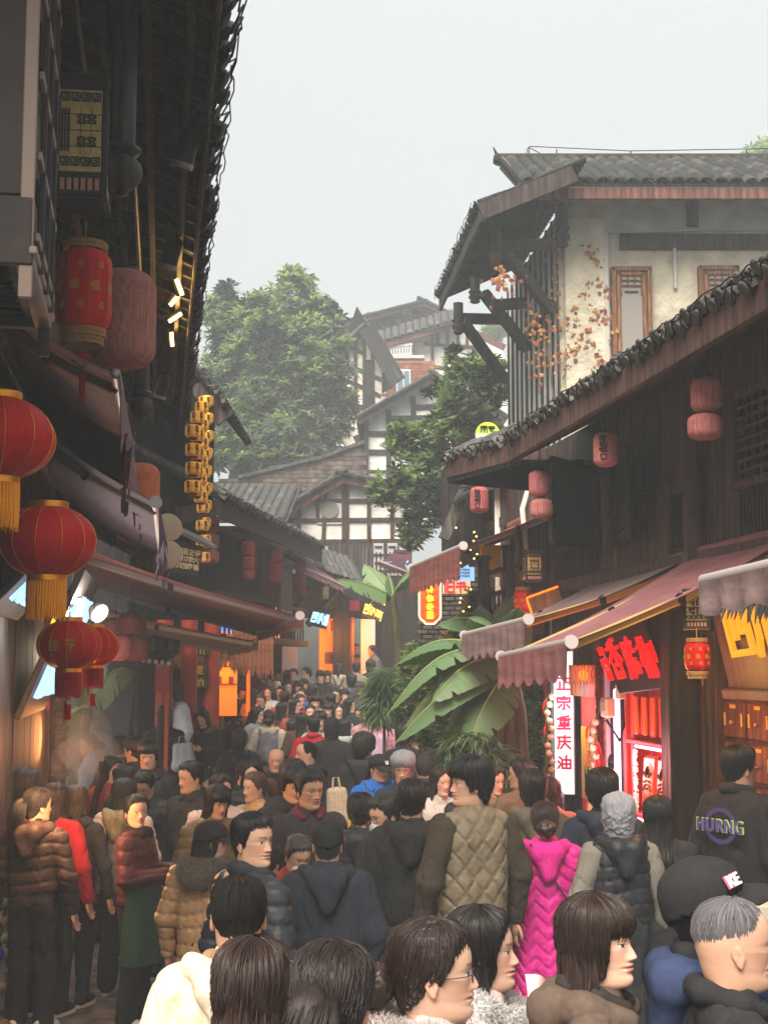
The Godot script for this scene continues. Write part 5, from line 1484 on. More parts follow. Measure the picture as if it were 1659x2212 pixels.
# ---------------------------------------------------------------- the right side of the lane
func RF() -> Transform3D:
	return frame(Vector3(4.058 - .162 * 12.0, 0, -12), Vector3(-.987, 0, .16))
func white_house() -> void:
	var cream := mat("cream_wall", lin(.50, .465, .36), .92, "soft", "fine_n", .6, .7)
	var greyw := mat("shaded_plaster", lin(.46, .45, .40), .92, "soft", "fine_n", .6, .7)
	var white := mat("limewash", lin(.62, .62, .58), .9, "soft", "fine_n", .4)
	var dark := mat("old_beam", lin(.045, .036, .034), .85, "wood", "wood_n", 1.2, 1.0)
	var tiles := mat("tile_dark", lin(.040, .041, .040), .85, "blot", "fine_n", 2.0)
	var red := mat("fascia_red2", lin(.20, .085, .07), .75, "wood", "wood_n", .8)
	var f := Transform3D(Basis(), Vector3(0, 0, -20))
	var h := thing("cream_house", "tall cream plastered house with a tiled roof and bracketed side eave on the right", "house", f)
	var P := func(u: float, v: float, t := 0.0) -> Vector3: return loc(f, u, v, t)
	var a: Vector3 = P.call(1197, 0); var top: Vector3 = P.call(1200, 425); var e: Vector3 = P.call(1720, 0)
	part(h, "front_wall", cbox(Vector3(e.x - a.x + 3.0, top.y, .3)), cream, Transform3D(Basis(), Vector3((a.x + e.x + 3.0) / 2.0, top.y / 2.0, -.15)))
	var q0: Vector3 = P.call(1305, 500, .012); var q1: Vector3 = P.call(1720, 425, .012)
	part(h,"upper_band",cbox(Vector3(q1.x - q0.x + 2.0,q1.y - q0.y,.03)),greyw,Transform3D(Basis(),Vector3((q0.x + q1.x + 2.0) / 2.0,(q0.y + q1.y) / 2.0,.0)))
	var pr: Vector3 = P.call(1252, 0, 0)
	part(h, "corner_pier", cbox(Vector3(.62, top.y - .35, .12), .02), cream, Transform3D(Basis(), Vector3(pr.x, (top.y - .35) / 2.0, .05)))
	beam(h, "conduit_rail", P.call(1305, 502, .06), P.call(1720, 492, .06), .03, .03, mat("pale_pipe", lin(.35, .34, .32), .6))
	for q in [[1337, 520, 1720, 498, .16], [1481, 432, 1508, 490, .0]]:
		var l: Vector3 = P.call(q[0], q[1], .03); var r: Vector3 = P.call(q[2], q[3], .03)
		if q[4] > 0:
			beam(h, "dark_beam", Vector3(l.x, l.y - .02, .04), Vector3(r.x + 2, l.y - .02, .04), .06, .24, dark)
		else:
			part(h, "dark_post", cbox(Vector3(r.x - l.x, l.y - r.y, .07)), dark, Transform3D(Basis(), (l + r) / 2.0))
	var pv: Vector3 = P.call(1457, 580, .05)
	part(h, "peeling_batten", cbox(Vector3(.05, .62, .05)), mat("pale_pipe", lin(.35, .34, .32), .6), Transform3D(Basis(), pv))
	part(h, "drain_pipe", cbox(Vector3(.09, 3.4, .07), .02), mat("pale_pipe", lin(.35, .34, .32), .6), Transform3D(Basis(), P.call(1311, 740, .08)))
	# wooden windows with lattice heads
	var wood := mat("window_wood", lin(.30, .13, .055), .55, "wood", "wood_n", 2.0)
	var glass := mat("frosted", lin(.20, .19, .175), .25)
	for q in [[1321, 1403, 580, 770], [1510, 1592, 578, 768]]:
		var l: Vector3 = P.call(q[0], q[3]); var r: Vector3 = P.call(q[1], q[2])
		var w := r.x - l.x; var hh := r.y - l.y
		var wn := part(h, "window", cbox(Vector3(w, hh, .05)), glass, Transform3D(Basis(), Vector3((l.x + r.x) / 2, (l.y + r.y) / 2, .03)))
		for s in [-1.0, 1.0]:
			part(wn, "jamb", cbox(Vector3(.07, hh, .12)), wood, Transform3D(Basis(), Vector3(s * (w / 2 - .03), 0, .03)))
			part(wn, "sash_stile", cbox(Vector3(.06, hh - .1, .07)), wood, Transform3D(Basis(), Vector3(s * (w / 2 - .105), 0, .03)))
		part(wn, "head", cbox(Vector3(w, .07, .12)), wood, Transform3D(Basis(), Vector3(0, hh / 2 - .03, .03)))
		part(wn, "sash_rail", cbox(Vector3(w - .16, .06, .07)), wood, Transform3D(Basis(), Vector3(0, hh / 2 - .10, .03)))
		for y in [.20, .28, .37]:
			part(wn, "lattice_bar", cbox(Vector3(w * (.6 if y < .3 else .35), .018, .04)), wood, Transform3D(Basis(), Vector3(0, hh / 2 - y, .04)))
		for x in [-1.5, -.5, .5, 1.5]:
			part(wn,"lattice_bar",cbox(Vector3(.018,.3 if absf(x) > 1.0 else .18,.04)),wood,Transform3D(Basis(),Vector3(x * w * .17,hh / 2 - .16 - (.12 if absf(x) > 1.0 else .06),.04)))
	# main roof
	var f0: Vector3 = P.call(1142, 408, 1.0); var f1: Vector3 = P.call(1720, 408, 1.0)
	var rid: Vector3 = P.call(1085, 345, -2.0)
	var es := Vector3(0, rid.y - f0.y - .12, -3.0)
	roof(h, f0 + Vector3(-.10, .06, .06), Vector3.RIGHT, es.normalized(), f1.x - f0.x + .8, es.length(), .205, .24, tiles, 300)
	beam(h, "eave_fascia", f0 + Vector3(0, -.07, 0), f1 + Vector3(.7, -.07, 0), .05, .17, red)
	part(h, "ridge", cbox(Vector3(6.5, .16, .24), .04), tiles, Transform3D(Basis(), Vector3(rid.x + 3.1, rid.y + .0, rid.z)))
	var hn := MB.new(); hn.tube([rid + Vector3(.02, 0, 0), rid + Vector3(-.10, .10, 0), rid + Vector3(-.15, .22, 0)], [.05, .03, .008], 8)
	part(h, "ridge_horn", hn.done(), tiles)
	var gb := MB.new()
	gb.slab(PackedVector2Array([Vector2(1.0,f0.y - .1),Vector2(-2.0,f0.y - .1),Vector2(-2.0,rid.y - .1)]),Transform3D(Basis(Vector3(0,0,1),UPV,Vector3(-1,0,0)),Vector3(f0.x + .25,0,0)),-.05,0)
	part(h, "gable_end", gb.done(), dark)
	beam(h, "barge_board", Vector3(f0.x - .02, f0.y, .95), Vector3(rid.x - .02, rid.y - .05, -2.0), .05, .22, mat("barge", lin(.10, .085, .08), .8, "wood"))
	# roof railing
	var wire := mat("wire", Color(.1, .1, .1), .5)
	for q in [[1142, 318, 1142, 352], [1202, 322, 1202, 350], [1362, 325, 1362, 350], [1612, 322, 1612, 345]]:
		beam(h, "rail_post", P.call(q[0], q[1], -2.0), P.call(q[2], q[3], -2.0), .02, .02, wire)
	for q in [[1142, 316, 1362, 326], [1362, 326, 1720, 320], [1142, 318, 1200, 350], [1140, 318, 1132, 350]]:
		beam(h, "rail_wire", P.call(q[0], q[1], -2.0), P.call(q[2], q[3], -2.0), .014, .014, wire)
	# side wall striped with posts, running back along the lane
	var sf := frame(Vector3(a.x, 0, -20), Vector3(-1, 0, .079))
	var wl := thing("striped_wall", "white side wall striped with dark posts and clothed in autumn creeper, under the bracketed eave", "wall", sf)
	part(wl, "plaster", cbox(Vector3(4.6, 9.0, .2)), white, Transform3D(Basis(), Vector3(-2.3, 4.5, -.12)))
	for i in 11:
		part(wl, "stud", cbox(Vector3(.07 if i % 3 else .12, 9.0, .04)), dark, Transform3D(Basis(), Vector3(-.06 - i * .44, 4.5, -.01)))
	for q in [[0.0, 6.1, -2.9, 5.2], [-.05, 4.6, -2.9, 5.6], [0, 7.6, -3.0, 7.6]]:
		beam(wl, "brace", Vector3(q[0], q[1], .08), Vector3(q[2], q[3], .08), .06, .13, dark)
	# the bracketed eave on that side
	var ev := thing("side_eave", "dark bracketed side eave with dripping tile edge and carved drops, against the sky", "roof")
	var n0 := at(1040, 446, 18.6); var n1 := at(951, 645, 23.3)
	var inn := Vector3(1.0, .45, -.08).normalized()
	roof(ev, n1 + Vector3(0, .02, 0), (n0 - n1).normalized(), inn, n0.distance_to(n1), 1.5, .15, .2, tiles, 200)
	eave_tiles(ev, n1 + Vector3(0, .02, 0), n0 + Vector3(0, .02, 0), inn, .115, tiles)
	beam(ev, "edge_board", n1 - Vector3(0, .12, 0), n0 - Vector3(0, .12, 0), .05, .2, mat("barge", lin(.10, .085, .08), .8, "wood"))
	beam(ev, "front_board", n0 + Vector3(-.02, -.10, .05), n0 + inn * 1.45 + Vector3(0, -.10, .05), .05, .24, mat("fascia_grey", lin(.075, .06, .055), .8, "wood"))
	for q in [[1080,535,1192,528,19.2,19.6],[1092,545,1190,672,19.2,19.8],[990,688,1092,690,21.6,22.4],[998,692,1092,822,21.6,22.6],[1044,632,1140,755,20.4,21.0],[1060,660,1130,655,20.4,20.8]]:
		beam(ev, "bracket", at(q[0], q[1], q[4]), at(q[2], q[3], q[5]), .14, .17, dark, .02)
	for q in [[1072, 500, 575, 19.2], [1026, 600, 655, 20.4], [990, 655, 722, 21.6], [1216, 440, 535, 19.7]]:
		var t := at(q[0], q[1], q[3]); var b := at(q[0], q[2], q[3])
		var hh := t.y - b.y
		part(ev,"carved_drop",lathe_mesh("drop",[Vector2(0,1),Vector2(.08,1),Vector2(.075,.5),Vector2(.10,.46),Vector2(.10,.40),Vector2(.07,.36),Vector2(.10,.26),Vector2(.095,.18),Vector2(.06,.13),Vector2(.085,.06),Vector2(.05,0),Vector2(0,0)],16),dark,Transform3D(Basis().scaled(Vector3(1.0,hh,1.0)),b))
	for i in 9:
		var p := n1.lerp(n0, (i + .5) / 9.0)
		beam(ev, "rafter", p - Vector3(0, .05, 0), p + inn * 1.4 - Vector3(0, .05, 0), .06, .08, dark)
	# creeper
	var cr := thing("creeper", "autumn creeper with orange and red leaves on the cream wall and posts", "plant")
	var st := MB.new()
	var leaves := [[], [], []]
	var r2 := RandomNumberGenerator.new(); r2.seed = 21
	for q in [[[1222,800],[1232,700],[1255,640],[1290,600],[1315,640]],[[1215,820],[1240,760],[1270,700],[1310,690]],[[1225,720],[1275,665],[1320,690],[1326,760]],[[1240,770],[1280,745],[1305,790],[1322,850]],[[1262,545],[1280,550],[1290,575]],[[1210,840],[1206,700],[1200,560],[1205,480]],[[1195,860],[1182,760],[1188,640]],[[1165,850],[1160,770],[1168,700]],[[1300,760],[1285,800],[1312,830],[1316,880]],[[1150,745],[1152,700],[1140,660]]]:
		var pts := []
		for c in q:
			var t := .09 if c[0] > 1200 else .25
			var p: Vector3 = loc(f, c[0], c[1], t) if c[0] > 1200 else at(c[0], c[1], 19.75)
			pts.append(p + (Vector3.ZERO if c[0] <= 1200 else f.origin))
		st.tube(pts, [.012, .01, .008, .006, .004], 5)
		for i in pts.size() - 1:
			for k in 17:
				var g := r2.randf()
				if g < .25 and i == 0:
					continue
				var p: Vector3 = pts[i].lerp(pts[i + 1], g) + Vector3(r2.randfn() * .05, r2.randfn() * .06, r2.randf() * .05)
				leaves[r2.randi() % 3].append(Transform3D(Basis.from_euler(Vector3(r2.randf_range(-.5,.5),r2.randf_range(-.6,.6),r2.randf() * TAU)).scaled(Vector3.ONE * r2.randf_range(.28,.72)),p))
	part(cr, "vine_stem", st.done(), mat("vine", lin(.10, .07, .05), .9))
	for p in [[1085, 575], [1075, 600], [1100, 590]]:
		for k in 16:
			leaves[r2.randi() % 3].append(Transform3D(Basis.from_euler(Vector3(0,r2.randf(),r2.randf() * TAU)).scaled(Vector3.ONE * .6),at(p[0] + r2.randfn() * 12,p[1] + absf(r2.randfn()) * 26,19.0)))
	if not meshes.has("ivy"):
		var m := MB.new()
		m.grid([PackedVector3Array([Vector3(-.055,.01,.0),Vector3(0,.03,.012),Vector3(.055,.01,0)]),PackedVector3Array([Vector3(-.045,-.03,-.01),Vector3(0,-.03,.012),Vector3(.045,-.03,-.01)]),PackedVector3Array([Vector3(-.004,-.085,-.015),Vector3(0,-.085,-.01),Vector3(.004,-.085,-.015)])])
		meshes["ivy"] = m.done()
	for i in 3:
		many(cr, "creeper_leaves", meshes["ivy"], leaf_mat("ivy%d" % i, [lin(.24, .075, .03), lin(.15, .04, .022), lin(.32, .15, .04)][i]), leaves[i])
func right_shop() -> void:
	var f := RF(); var inv := f.affine_inverse()
	var R := func(d: float, off: float, y: float) -> Vector3: return Vector3(4.058 - off - .162 * d, y, -d)
	var wd := [mat("wood_r0",lin(.095,.058,.052),.6,"wood","wood_n",1.0),mat("wood_r1",lin(.115,.070,.062),.6,"wood","wood_n",1.0),mat("wood_r2",lin(.078,.050,.046),.6,"wood","wood_n",1.0)]
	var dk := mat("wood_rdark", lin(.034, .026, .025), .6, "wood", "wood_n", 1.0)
	var fas := mat("fascia_brown", lin(.15, .080, .068), .6, "wood", "wood_n", .8)
	var tiles := mat("tile_right", lin(.10, .095, .09), .7, "blot", "fine_n", 2.5)
	var h := thing("right_shop_house", "dark plum timber shop house on the right with a deep tile-edged eave", "house", f)
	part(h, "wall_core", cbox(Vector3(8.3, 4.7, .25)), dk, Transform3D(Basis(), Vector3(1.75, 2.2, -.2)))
	boards(h, f, -2.4, 6.0, 2.9, 4.5, .30, wd, 11)
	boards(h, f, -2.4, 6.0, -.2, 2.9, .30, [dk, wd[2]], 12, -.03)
	# eave
	var ea := inv * Vector3(3.058 - .162 * 4.6, 4.12, -4.6); var eb := inv * Vector3(3.058 - .162 * 12.0, 4.09, -12.0); var ec := inv * Vector3(.62, 4.10, -13.15)
	var up := Vector3(0, .46, -.89)
	beam(h, "eave_fascia", ea, eb, .05, .17, fas)
	beam(h, "eave_fascia", eb, ec, .05, .17, fas)
	eave_tiles(h, eb + Vector3(0, .10, -.02), ea + Vector3(0, .10, -.02), up, .118, tiles, 200)
	eave_tiles(h, ec + Vector3(0, .10, -.02), eb + Vector3(0, .10, -.02), up, .105, tiles, 40)
	var n0 := (ea - eb).normalized()
	roof(h, eb + Vector3(-1.0, .12, -.28), Vector3.RIGHT, up, 8.4, 1.6, .16, .24, tiles, 0)
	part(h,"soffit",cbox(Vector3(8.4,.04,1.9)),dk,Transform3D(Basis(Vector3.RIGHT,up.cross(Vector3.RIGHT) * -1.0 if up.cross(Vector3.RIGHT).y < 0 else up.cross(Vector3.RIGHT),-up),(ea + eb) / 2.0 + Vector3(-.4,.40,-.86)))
	for q in [.35, .8]:
		beam(h, "purlin", eb + up * q + Vector3(-1, -.02, 0), ea + up * q + Vector3(0, -.02, 0), .07, .09, dk)
	for i in 20:
		beam(h, "rafter", eb.lerp(ea, i / 19.0) + up * .1 + Vector3(0, -.0, 0), eb.lerp(ea, i / 19.0) + up * 1.6, .05, .07, dk)
	var cs := MB.new()
	cs.slab(PackedVector2Array([Vector2(ec.x,ec.z),Vector2(eb.x,eb.z),Vector2(eb.x + .2,-.1),Vector2(eb.x - 1.9,-.1)]),Transform3D(Basis(Vector3.RIGHT,Vector3(0,0,1),Vector3(0,1,0)),Vector3(0,4.0,0)),-.03,.03)
	part(h, "corner_soffit", cs.done(), dk)
	# round posts and panels on the upper wall
	for q in [[1522, 1202], [1168, 1130]]:
		var b := loc(f, q[0], q[1])
		part(h,"round_post",lathe_mesh("rpost",[Vector2(0,0),Vector2(.10,0),Vector2(.095,1.9),Vector2(0,1.9)],18),wd[0],Transform3D(Basis(),Vector3(b.x,2.95,.06)))
	var pn := thing("wall_panels", "", "")
	pn.free(); used.erase("wall_panels")
	for q in [[1222, 1280, 1045, 1180], [1616, 1720, 815, 1045]]:
		var l := loc(f, q[0], q[3]); var r := loc(f, q[1], q[2])
		var w := r.x - l.x; var hh := r.y - l.y
		var wn := part(h,"lattice_window",cbox(Vector3(w,hh,.03)),mat("dark_glass",lin(.012,.013,.016),.2),Transform3D(Basis(),Vector3((l.x + r.x) / 2,(l.y + r.y) / 2,.04)))
		for i in 7:
			part(wn, "lattice_bar", cbox(Vector3(.02, hh, .03)), wd[1], Transform3D(Basis(), Vector3((i / 6.0 - .5) * w, 0, .03)))
		for i in 9:
			part(wn, "lattice_bar", cbox(Vector3(w, .02, .03)), wd[1], Transform3D(Basis(), Vector3(0, (i / 8.0 - .5) * hh, .035)))
		for i in 2:
			part(wn, "frame_side", cbox(Vector3(.06, hh + .1, .08)), wd[1], Transform3D(Basis(), Vector3((i - .5) * (w + .04), 0, .03)))
			part(wn, "frame_rail", cbox(Vector3(w + .1, .06, .08)), wd[1], Transform3D(Basis(), Vector3(0, (i - .5) * (hh + .04), .03)))
	for q in [[1462, 1510, 1082, 1160], [1612, 1720, 1062, 1150], [1210, 1300, 1190, 1250]]:
		var l := loc(f, q[0], q[3]); var r := loc(f, q[1], q[2])
		var n := int((r.x - l.x) / .055)
		for i in n:
			part(h, "slat", cbox(Vector3(.028, .42, .03), .004), dk, Transform3D(Basis(), Vector3(lerpf(l.x, r.x, (i + .5) / n), (l.y + r.y) / 2, .045)))
	for q in [[1345, 1400, 1118, 1172], [1402, 1458, 1100, 1165]]:
		var l := loc(f, q[0], q[3]); var r := loc(f, q[1], q[2])
		part(h, "wall_panel", cbox(Vector3(r.x - l.x, .62, .03)), wd[1], Transform3D(Basis(), Vector3((l.x + r.x) / 2, (l.y + r.y) / 2, .045)))
	beam(h, "sill_beam", Vector3(-1.8, 3.0, .08), Vector3(6, 3.0, .08), .10, .12, wd[2])
	for q in [[1345, 1040, 1240], [1348, 1090, 1235]]:
		var l := loc(f, q[0], q[1]); var r := loc(f, q[0], q[2])
		beam(h, "conduit", Vector3(l.x, l.y, .07), Vector3(r.x, r.y, .07), .03, .03, fas)
	# open casements
	for q in [[1268,1445,12.5,.62,"half open latticed casement leaning out under the eave"],[1340,1455,12.3,.18,"latticed shutter folded back beside the open casement"]]:
		var a := inv * at(q[0], 1015, q[2])
		var wn := thing("casement",q[4],"window",f * Transform3D(Basis(UPV,-q[3] * 1.2),inv * R.call(11.95 if q[3] < .4 else 12.4,.10,3.62)),"open casements of the right shop")
		var w := .95; var hh := .72
		for s in [-1.0, 1.0]:
			part(wn, "stile", cbox(Vector3(.055, hh, .04)), dk, Transform3D(Basis(), Vector3(w / 2 + s * w / 2, 0, 0)))
			part(wn, "rail", cbox(Vector3(w, .055, .04)), dk, Transform3D(Basis(), Vector3(w / 2, s * hh / 2, 0)))
		for i in 7:
			part(wn, "lattice_bar", cbox(Vector3(.016, hh, .022)), dk, Transform3D(Basis(), Vector3((i + 1) * w / 8.0, 0, 0)))
		for i in 3:
			part(wn, "lattice_bar", cbox(Vector3(w, .016, .022)), dk, Transform3D(Basis(), Vector3(w / 2, -hh * .38 + i * .09, .004)))
		part(wn, "pane", cbox(Vector3(w * .96, hh * .96, .006)), mat("dark_glass", lin(.012, .013, .016), .2), Transform3D(Basis(), Vector3(w / 2, 0, -.014)))
	# next building beyond the corner
	var nb := thing("neighbour_house","weathered timber and white plaster house front beyond the dark shop's corner","house",Transform3D(f.basis,R.call(15.6,.05,0)))
	part(nb, "wall", cbox(Vector3(2.6, 4.5, .2)), mat("limewash", Color.WHITE), Transform3D(Basis(), Vector3(0, 2.25, -.15)))
	for i in 8:
		part(nb,"stud",cbox(Vector3(.12 if i % 2 else .2,4.5,.06)),wd[0] if i % 3 else mat("timber_red",Color.WHITE),Transform3D(Basis(),Vector3(-1.2 + i * .34,2.25,-.02)))
	for q in [[1, 3.9], [1, 3.2], [1, 2.6]]:
		beam(nb, "rail", Vector3(-1.3, q[1], .0), Vector3(1.3, q[1], .0), .05, .12, wd[0])
	var pm := MB.new(); pm.tube([at(1140, 1060, 14.6), at(1128, 1100, 14.6), at(1136, 1180, 14.6), at(1150, 1260, 14.6)], [.03], 8)
	part(nb, "white_hose", pm.done(), mat("hose", lin(.55, .53, .46), .5), nb.transform.affine_inverse())
	# lanterns under this eave
	for q in [[1525,853,8.2,.095,.225,"upper drum of the tall pink lantern pair nearest the right edge","","j",lin(.52,.17,.16)],[1522,922,8.2,.105,.155,"squat lower lantern of the pair nearest the right edge","","j",Color.WHITE],[1308,971,10.0,.092,.26,"faded pink lantern with black characters in front of the casement","磁器口","k",lin(.56,.20,.19)],[1165,1045,11.6,.092,.23,"upper drum of the pink pair beside the white hose","","l",lin(.50,.16,.16)],[1170,1099,11.6,.10,.17,"round lower lantern of the pink pair, beneath its drum","","k",Color.WHITE],[1035,1080,14.2,.098,.28,"dusky red lantern with black characters hanging beyond the eave's corner","磁器口","m",lin(.42,.11,.11)]]:
		drum_lantern(at(q[0], q[1], q[2]), q[3], q[4], q[5], cloth_pink(q[7], q[8]), q[6], "cloth lanterns under the right eave", .35)
	# awnings
	var ar := mat("arm_metal", lin(.16, .14, .14), .4)
	var gold_arm := mat("arm_gold", lin(.38, .26, .09), .4)
	var rose := cloth_dark("rose", lin(.36, .15, .165), Color(.5, .23, .25))
	var greyrose := cloth_dark("greyrose", lin(.27, .185, .185), Color(.38, .28, .28))
	awning("rose red awning with fringed valance over the red-lit stall",R.call(10.0,1.588,2.29),R.call(8.3,1.588,2.37),R.call(10.26,.06,3.05),R.call(8.55,.06,3.07),.24,rose,gold_arm,"fringe")
	awning("greyish rose awning with scalloped valance at the right edge",R.call(6.25,1.588,2.62),R.call(4.3,1.588,2.68),R.call(6.5,.06,3.12),R.call(4.5,.06,3.15),.17,greyrose,mat("arm_pale",lin(.45,.42,.42),.4),"scallop","folding arm shop awnings",false)
	awning("dull rose awning with pleated valance beyond the red-lit stall",R.call(12.35,1.337,2.49),R.call(10.2,1.337,2.565),R.call(12.6,.06,2.98),R.call(10.42,.06,3.04),.24,greyrose,gold_arm,"fringe")
	awning("upper maroon awning with bare arms beneath the pink lantern pair",R.call(15.7,1.2,3.33),R.call(13.0,1.2,3.35),R.call(15.7,.05,3.80),R.call(13.0,.05,3.88),.33,cloth_dark("wine",lin(.30,.10,.09),Color(.5,.18,.15)),ar,"fringe")
	# black board with red neon
	var bt := [at(1330, 1350, 10.9), at(1424, 1322, 10.2), at(1472, 1474, 10.3), at(1360, 1484, 11.0)]
	var ex: Vector3 = ((bt[1] - bt[0]) + (bt[2] - bt[3])).normalized()
	var ey: Vector3 = ((bt[0] - bt[3]) + (bt[1] - bt[2])).normalized()
	var ez := ex.cross(ey).normalized(); ey = ez.cross(ex)
	var cc: Vector3 = (bt[0] + bt[1] + bt[2] + bt[3]) / 4.0
	var ww: float = bt[3].distance_to(bt[2]); var hh2: float = bt[0].distance_to(bt[3])
	var ns := thing("neon_board", "leaning black board with three large red neon characters over the stall", "sign", Transform3D(Basis(ex, ey, ez), cc + ez * .12))
	part(ns, "board", cbox(Vector3(ww * 1.0, hh2 * 1.05, .06), .01), mat("neon_black", lin(.012, .011, .012), .45))
	var neon := glow("neon_red", Color(1.0, .012, .04), 1.7)
	for i in 3:
		part(ns,"lettering",glyphs("香脆椒"[i],.20,.085,.02),neon,Transform3D(Basis().scaled(Vector3(.95,1.6,1)),Vector3((i - .8) * .235,.02 - i * .015,.05)))
	for i in 3:
		part(ns, "small_lettering", glyphs("口四川"[i], .085, .14, .015), neon, Transform3D(Basis(), Vector3(-.385, .10 - i * .10, .045)))
	for i in 4:
		part(ns, "small_lettering", glyphs("正宗面食"[i], .035, .14, .01), neon, Transform3D(Basis(), Vector3(.40, .09 - i * .045, .045)))
	lamp(cc + ez * .4, Color(1, .05, .06), .15, .2, 3.0)
	# lit stall
	var d := 11.1
	var sr := Color(1.0, .12, .10)
	var stall := thing("snack_stall","red-lit snack stall stacked with packets behind a wooden counter","stall",Transform3D(f.basis,R.call(10.75,.18,ground(10.7))))
	var redw := mat("stall_red", lin(.42, .03, .02), .5)
	part(stall, "back_wall", cbox(Vector3(1.15, 2.1, .06)), redw, Transform3D(Basis(), Vector3(0, 1.4, -.12)))
	for x in [-.38, -.56]:
		part(stall, "red_post", cbox(Vector3(.07, 2.1, .14)), redw, Transform3D(Basis(), Vector3(x, 1.35, .02)))
	part(stall, "right_post", cbox(Vector3(.20, 3.0, .22), .01), dk, Transform3D(Basis(), Vector3(.68, 1.4, .1)))
	var tube := glow("pink_tube", Color(1.0, .72, .85), 4.0)
	part(stall, "light_tube", cbox(Vector3(.05, 1.0, .05), .02), tube, Transform3D(Basis(), Vector3(-.66, 1.80, .12)))
	for y in [1.86, 1.30, .96]:
		part(stall, "shelf", cbox(Vector3(.95, .03, .24)), redw, Transform3D(Basis(), Vector3(.06, y + .03, .02)))
		part(stall, "shelf_tube", cbox(Vector3(.62, .022, .022), .008), tube, Transform3D(Basis(), Vector3(.14, y - .0, .14)))
	var pk := [mat("packet_a", lin(.60, .05, .02), .3), mat("packet_b", lin(.65, .11, .02), .3)]
	for r in 2:
		for c in 3:
			var pc := Vector3(-.22 + c * .31, 1.60 - r * .52, .10)
			if c == 0 and r == 0:
				for i in 5:
					part(stall,"lettering",glyphs("麻辣香面食"[i],.10,.16,.006),mat("whiteprint",lin(.7,.66,.6),.5),Transform3D(Basis(),Vector3(-.28,1.78 - i * .105,.1)))
				continue
			var p := part(stall, "packet", cbox(Vector3(.27, .40, .07), .03), pk[r], Transform3D(Basis.from_euler(Vector3(-.08, 0, .02 * c)), pc))
			part(p,"print_panel",lathe_mesh("pkd",[Vector2(0,.004),Vector2(.105,.004),Vector2(.11,0)],20),mat("packet_print",lin(.75,.22,.03),.4),Transform3D(Basis(Vector3.RIGHT,PI / 2).scaled_local(Vector3(1,1,1.15)),Vector3(0,.02,.036)))
			if r == 0:
				var fm := MB.new()
				for s in [-1.0, 1.0]:
					for l in [[.02, .05, .085, .075], [.02, .035, .085, .06], [.015, .01, .07, -.005], [.06, -.03, .075, -.07], [.06, -.03, .015, -.02], [.03, .06, .03, .10]]:
						fm.bar(Vector3(s * l[0], l[1], .045), Vector3(s * l[2], l[3], .045), .006, .012)
				fm.bar(Vector3(0, .05, .046), Vector3(0, .12, .046), .006, .018)
				fm.bar(Vector3(-.03, -.05, .046), Vector3(.03, -.05, .046), .006, .018)
				part(p, "print_pattern", fm.done(), mat("ink", Color(.05, .03, .03)))
			else:
				part(p, "lettering", glyphs("香辣", .06, .13, .004), mat("redprint", lin(.45, .02, .01), .5), Transform3D(Basis(), Vector3(0, .02, .043)))
	for i in 8:
		part(stall,"hanging_packet",cbox(Vector3(.06,.30,.03),.012),pk[i % 2],Transform3D(Basis(Vector3.BACK,(rng_at(i) - .5) * .2),Vector3(-.28 + i * .10,2.10,.10 + .02 * (i % 2))))
	part(stall,"price_card",cbox(Vector3(.16,.12,.01)),mat("card_yellow",lin(.75,.55,.10),.6),Transform3D(Basis.from_euler(Vector3(-.1,0,-.06)),Vector3(.04,1.26,.20)))
	part(stall, "card_lettering", glyphs("食面", .05, .14, .004), mat("ink", Color(.05, .03, .03)), Transform3D(Basis(), Vector3(.04, 1.26, .21)))
	# counter with nuts
	var ct := thing("nut_counter","wooden counter heaped with roasted nuts before the red-lit stall","counter",Transform3D(f.basis,R.call(10.3,.55,ground(10.3))))
	for i in 9:
		part(ct,"board",cbox(Vector3(.115,.80,.03),.005),mat("counter_red%d" % (i % 2),lin(.16 + .03 * (i % 2),.022,.018),.55,"wood"),Transform3D(Basis(),Vector3(-.48 + i * .12,.40,.30)))
	part(ct, "tray", cbox(Vector3(1.15, .06, .5), .01), mat("tray_red", lin(.3, .03, .02), .5), Transform3D(Basis(), Vector3(0, .83, .08)))
	var nuts := []; var r2 := RandomNumberGenerator.new(); r2.seed = 31
	for i in 700:
		var x := r2.randf_range(-.55, .55); var z := r2.randf_range(-.17, .30)
		nuts.append(Transform3D(Basis.from_euler(Vector3(r2.randf() * 6,r2.randf() * 6,r2.randf() * 6)),Vector3(x,.87 + .10 * (1.0 - pow(x / .6,2)) * (1.0 - pow((z - .06) / .28,2)) * r2.randf_range(.5,1.1),z)))
	var nm := MB.new(); nm.tube([Vector3(-.022, 0, 0), Vector3(-.008, .008, 0), Vector3(.010, .008, 0), Vector3(.022, -.004, 0)], [.006, .012, .011, .005], 6)
	many(ct, "nuts", nm.done(), mat("nut", lin(.48, .17, .04), .55), nuts)
	for i in 4:
		part(ct, "clip_light", cbox(Vector3(.04, .03, .03), .006), mat("whiteprint", lin(.7, .66, .6), .5), Transform3D(Basis(), Vector3(-.4 + i * .25, .80, .335)))
	part(ct, "price_card", cbox(Vector3(.14, .09, .01)), mat("card_yellow", lin(.75, .55, .10), .6), Transform3D(Basis(), Vector3(.1, 1.03, .2)))
	lamp(stall.position + f.basis * Vector3(.05, 1.7, .55), Color(1.0, .50, .40), 1.6, .3, 6.0)
	lamp(stall.position + f.basis * Vector3(-.62, 1.7, .35), Color(1.0, .75, .85), 1.2, .2, 5.0)
	# white lightbox with red characters
	var vs := thing("vertical_lightbox","tall white lightbox with red characters reading downwards, left of the chillies","sign",Transform3D(Basis(UPV,-.25),at(1219,1560,13.2)))
	part(vs, "case", cbox(Vector3(.20, 1.36, .10), .008), mat("case_metal", lin(.25, .25, .25), .4))
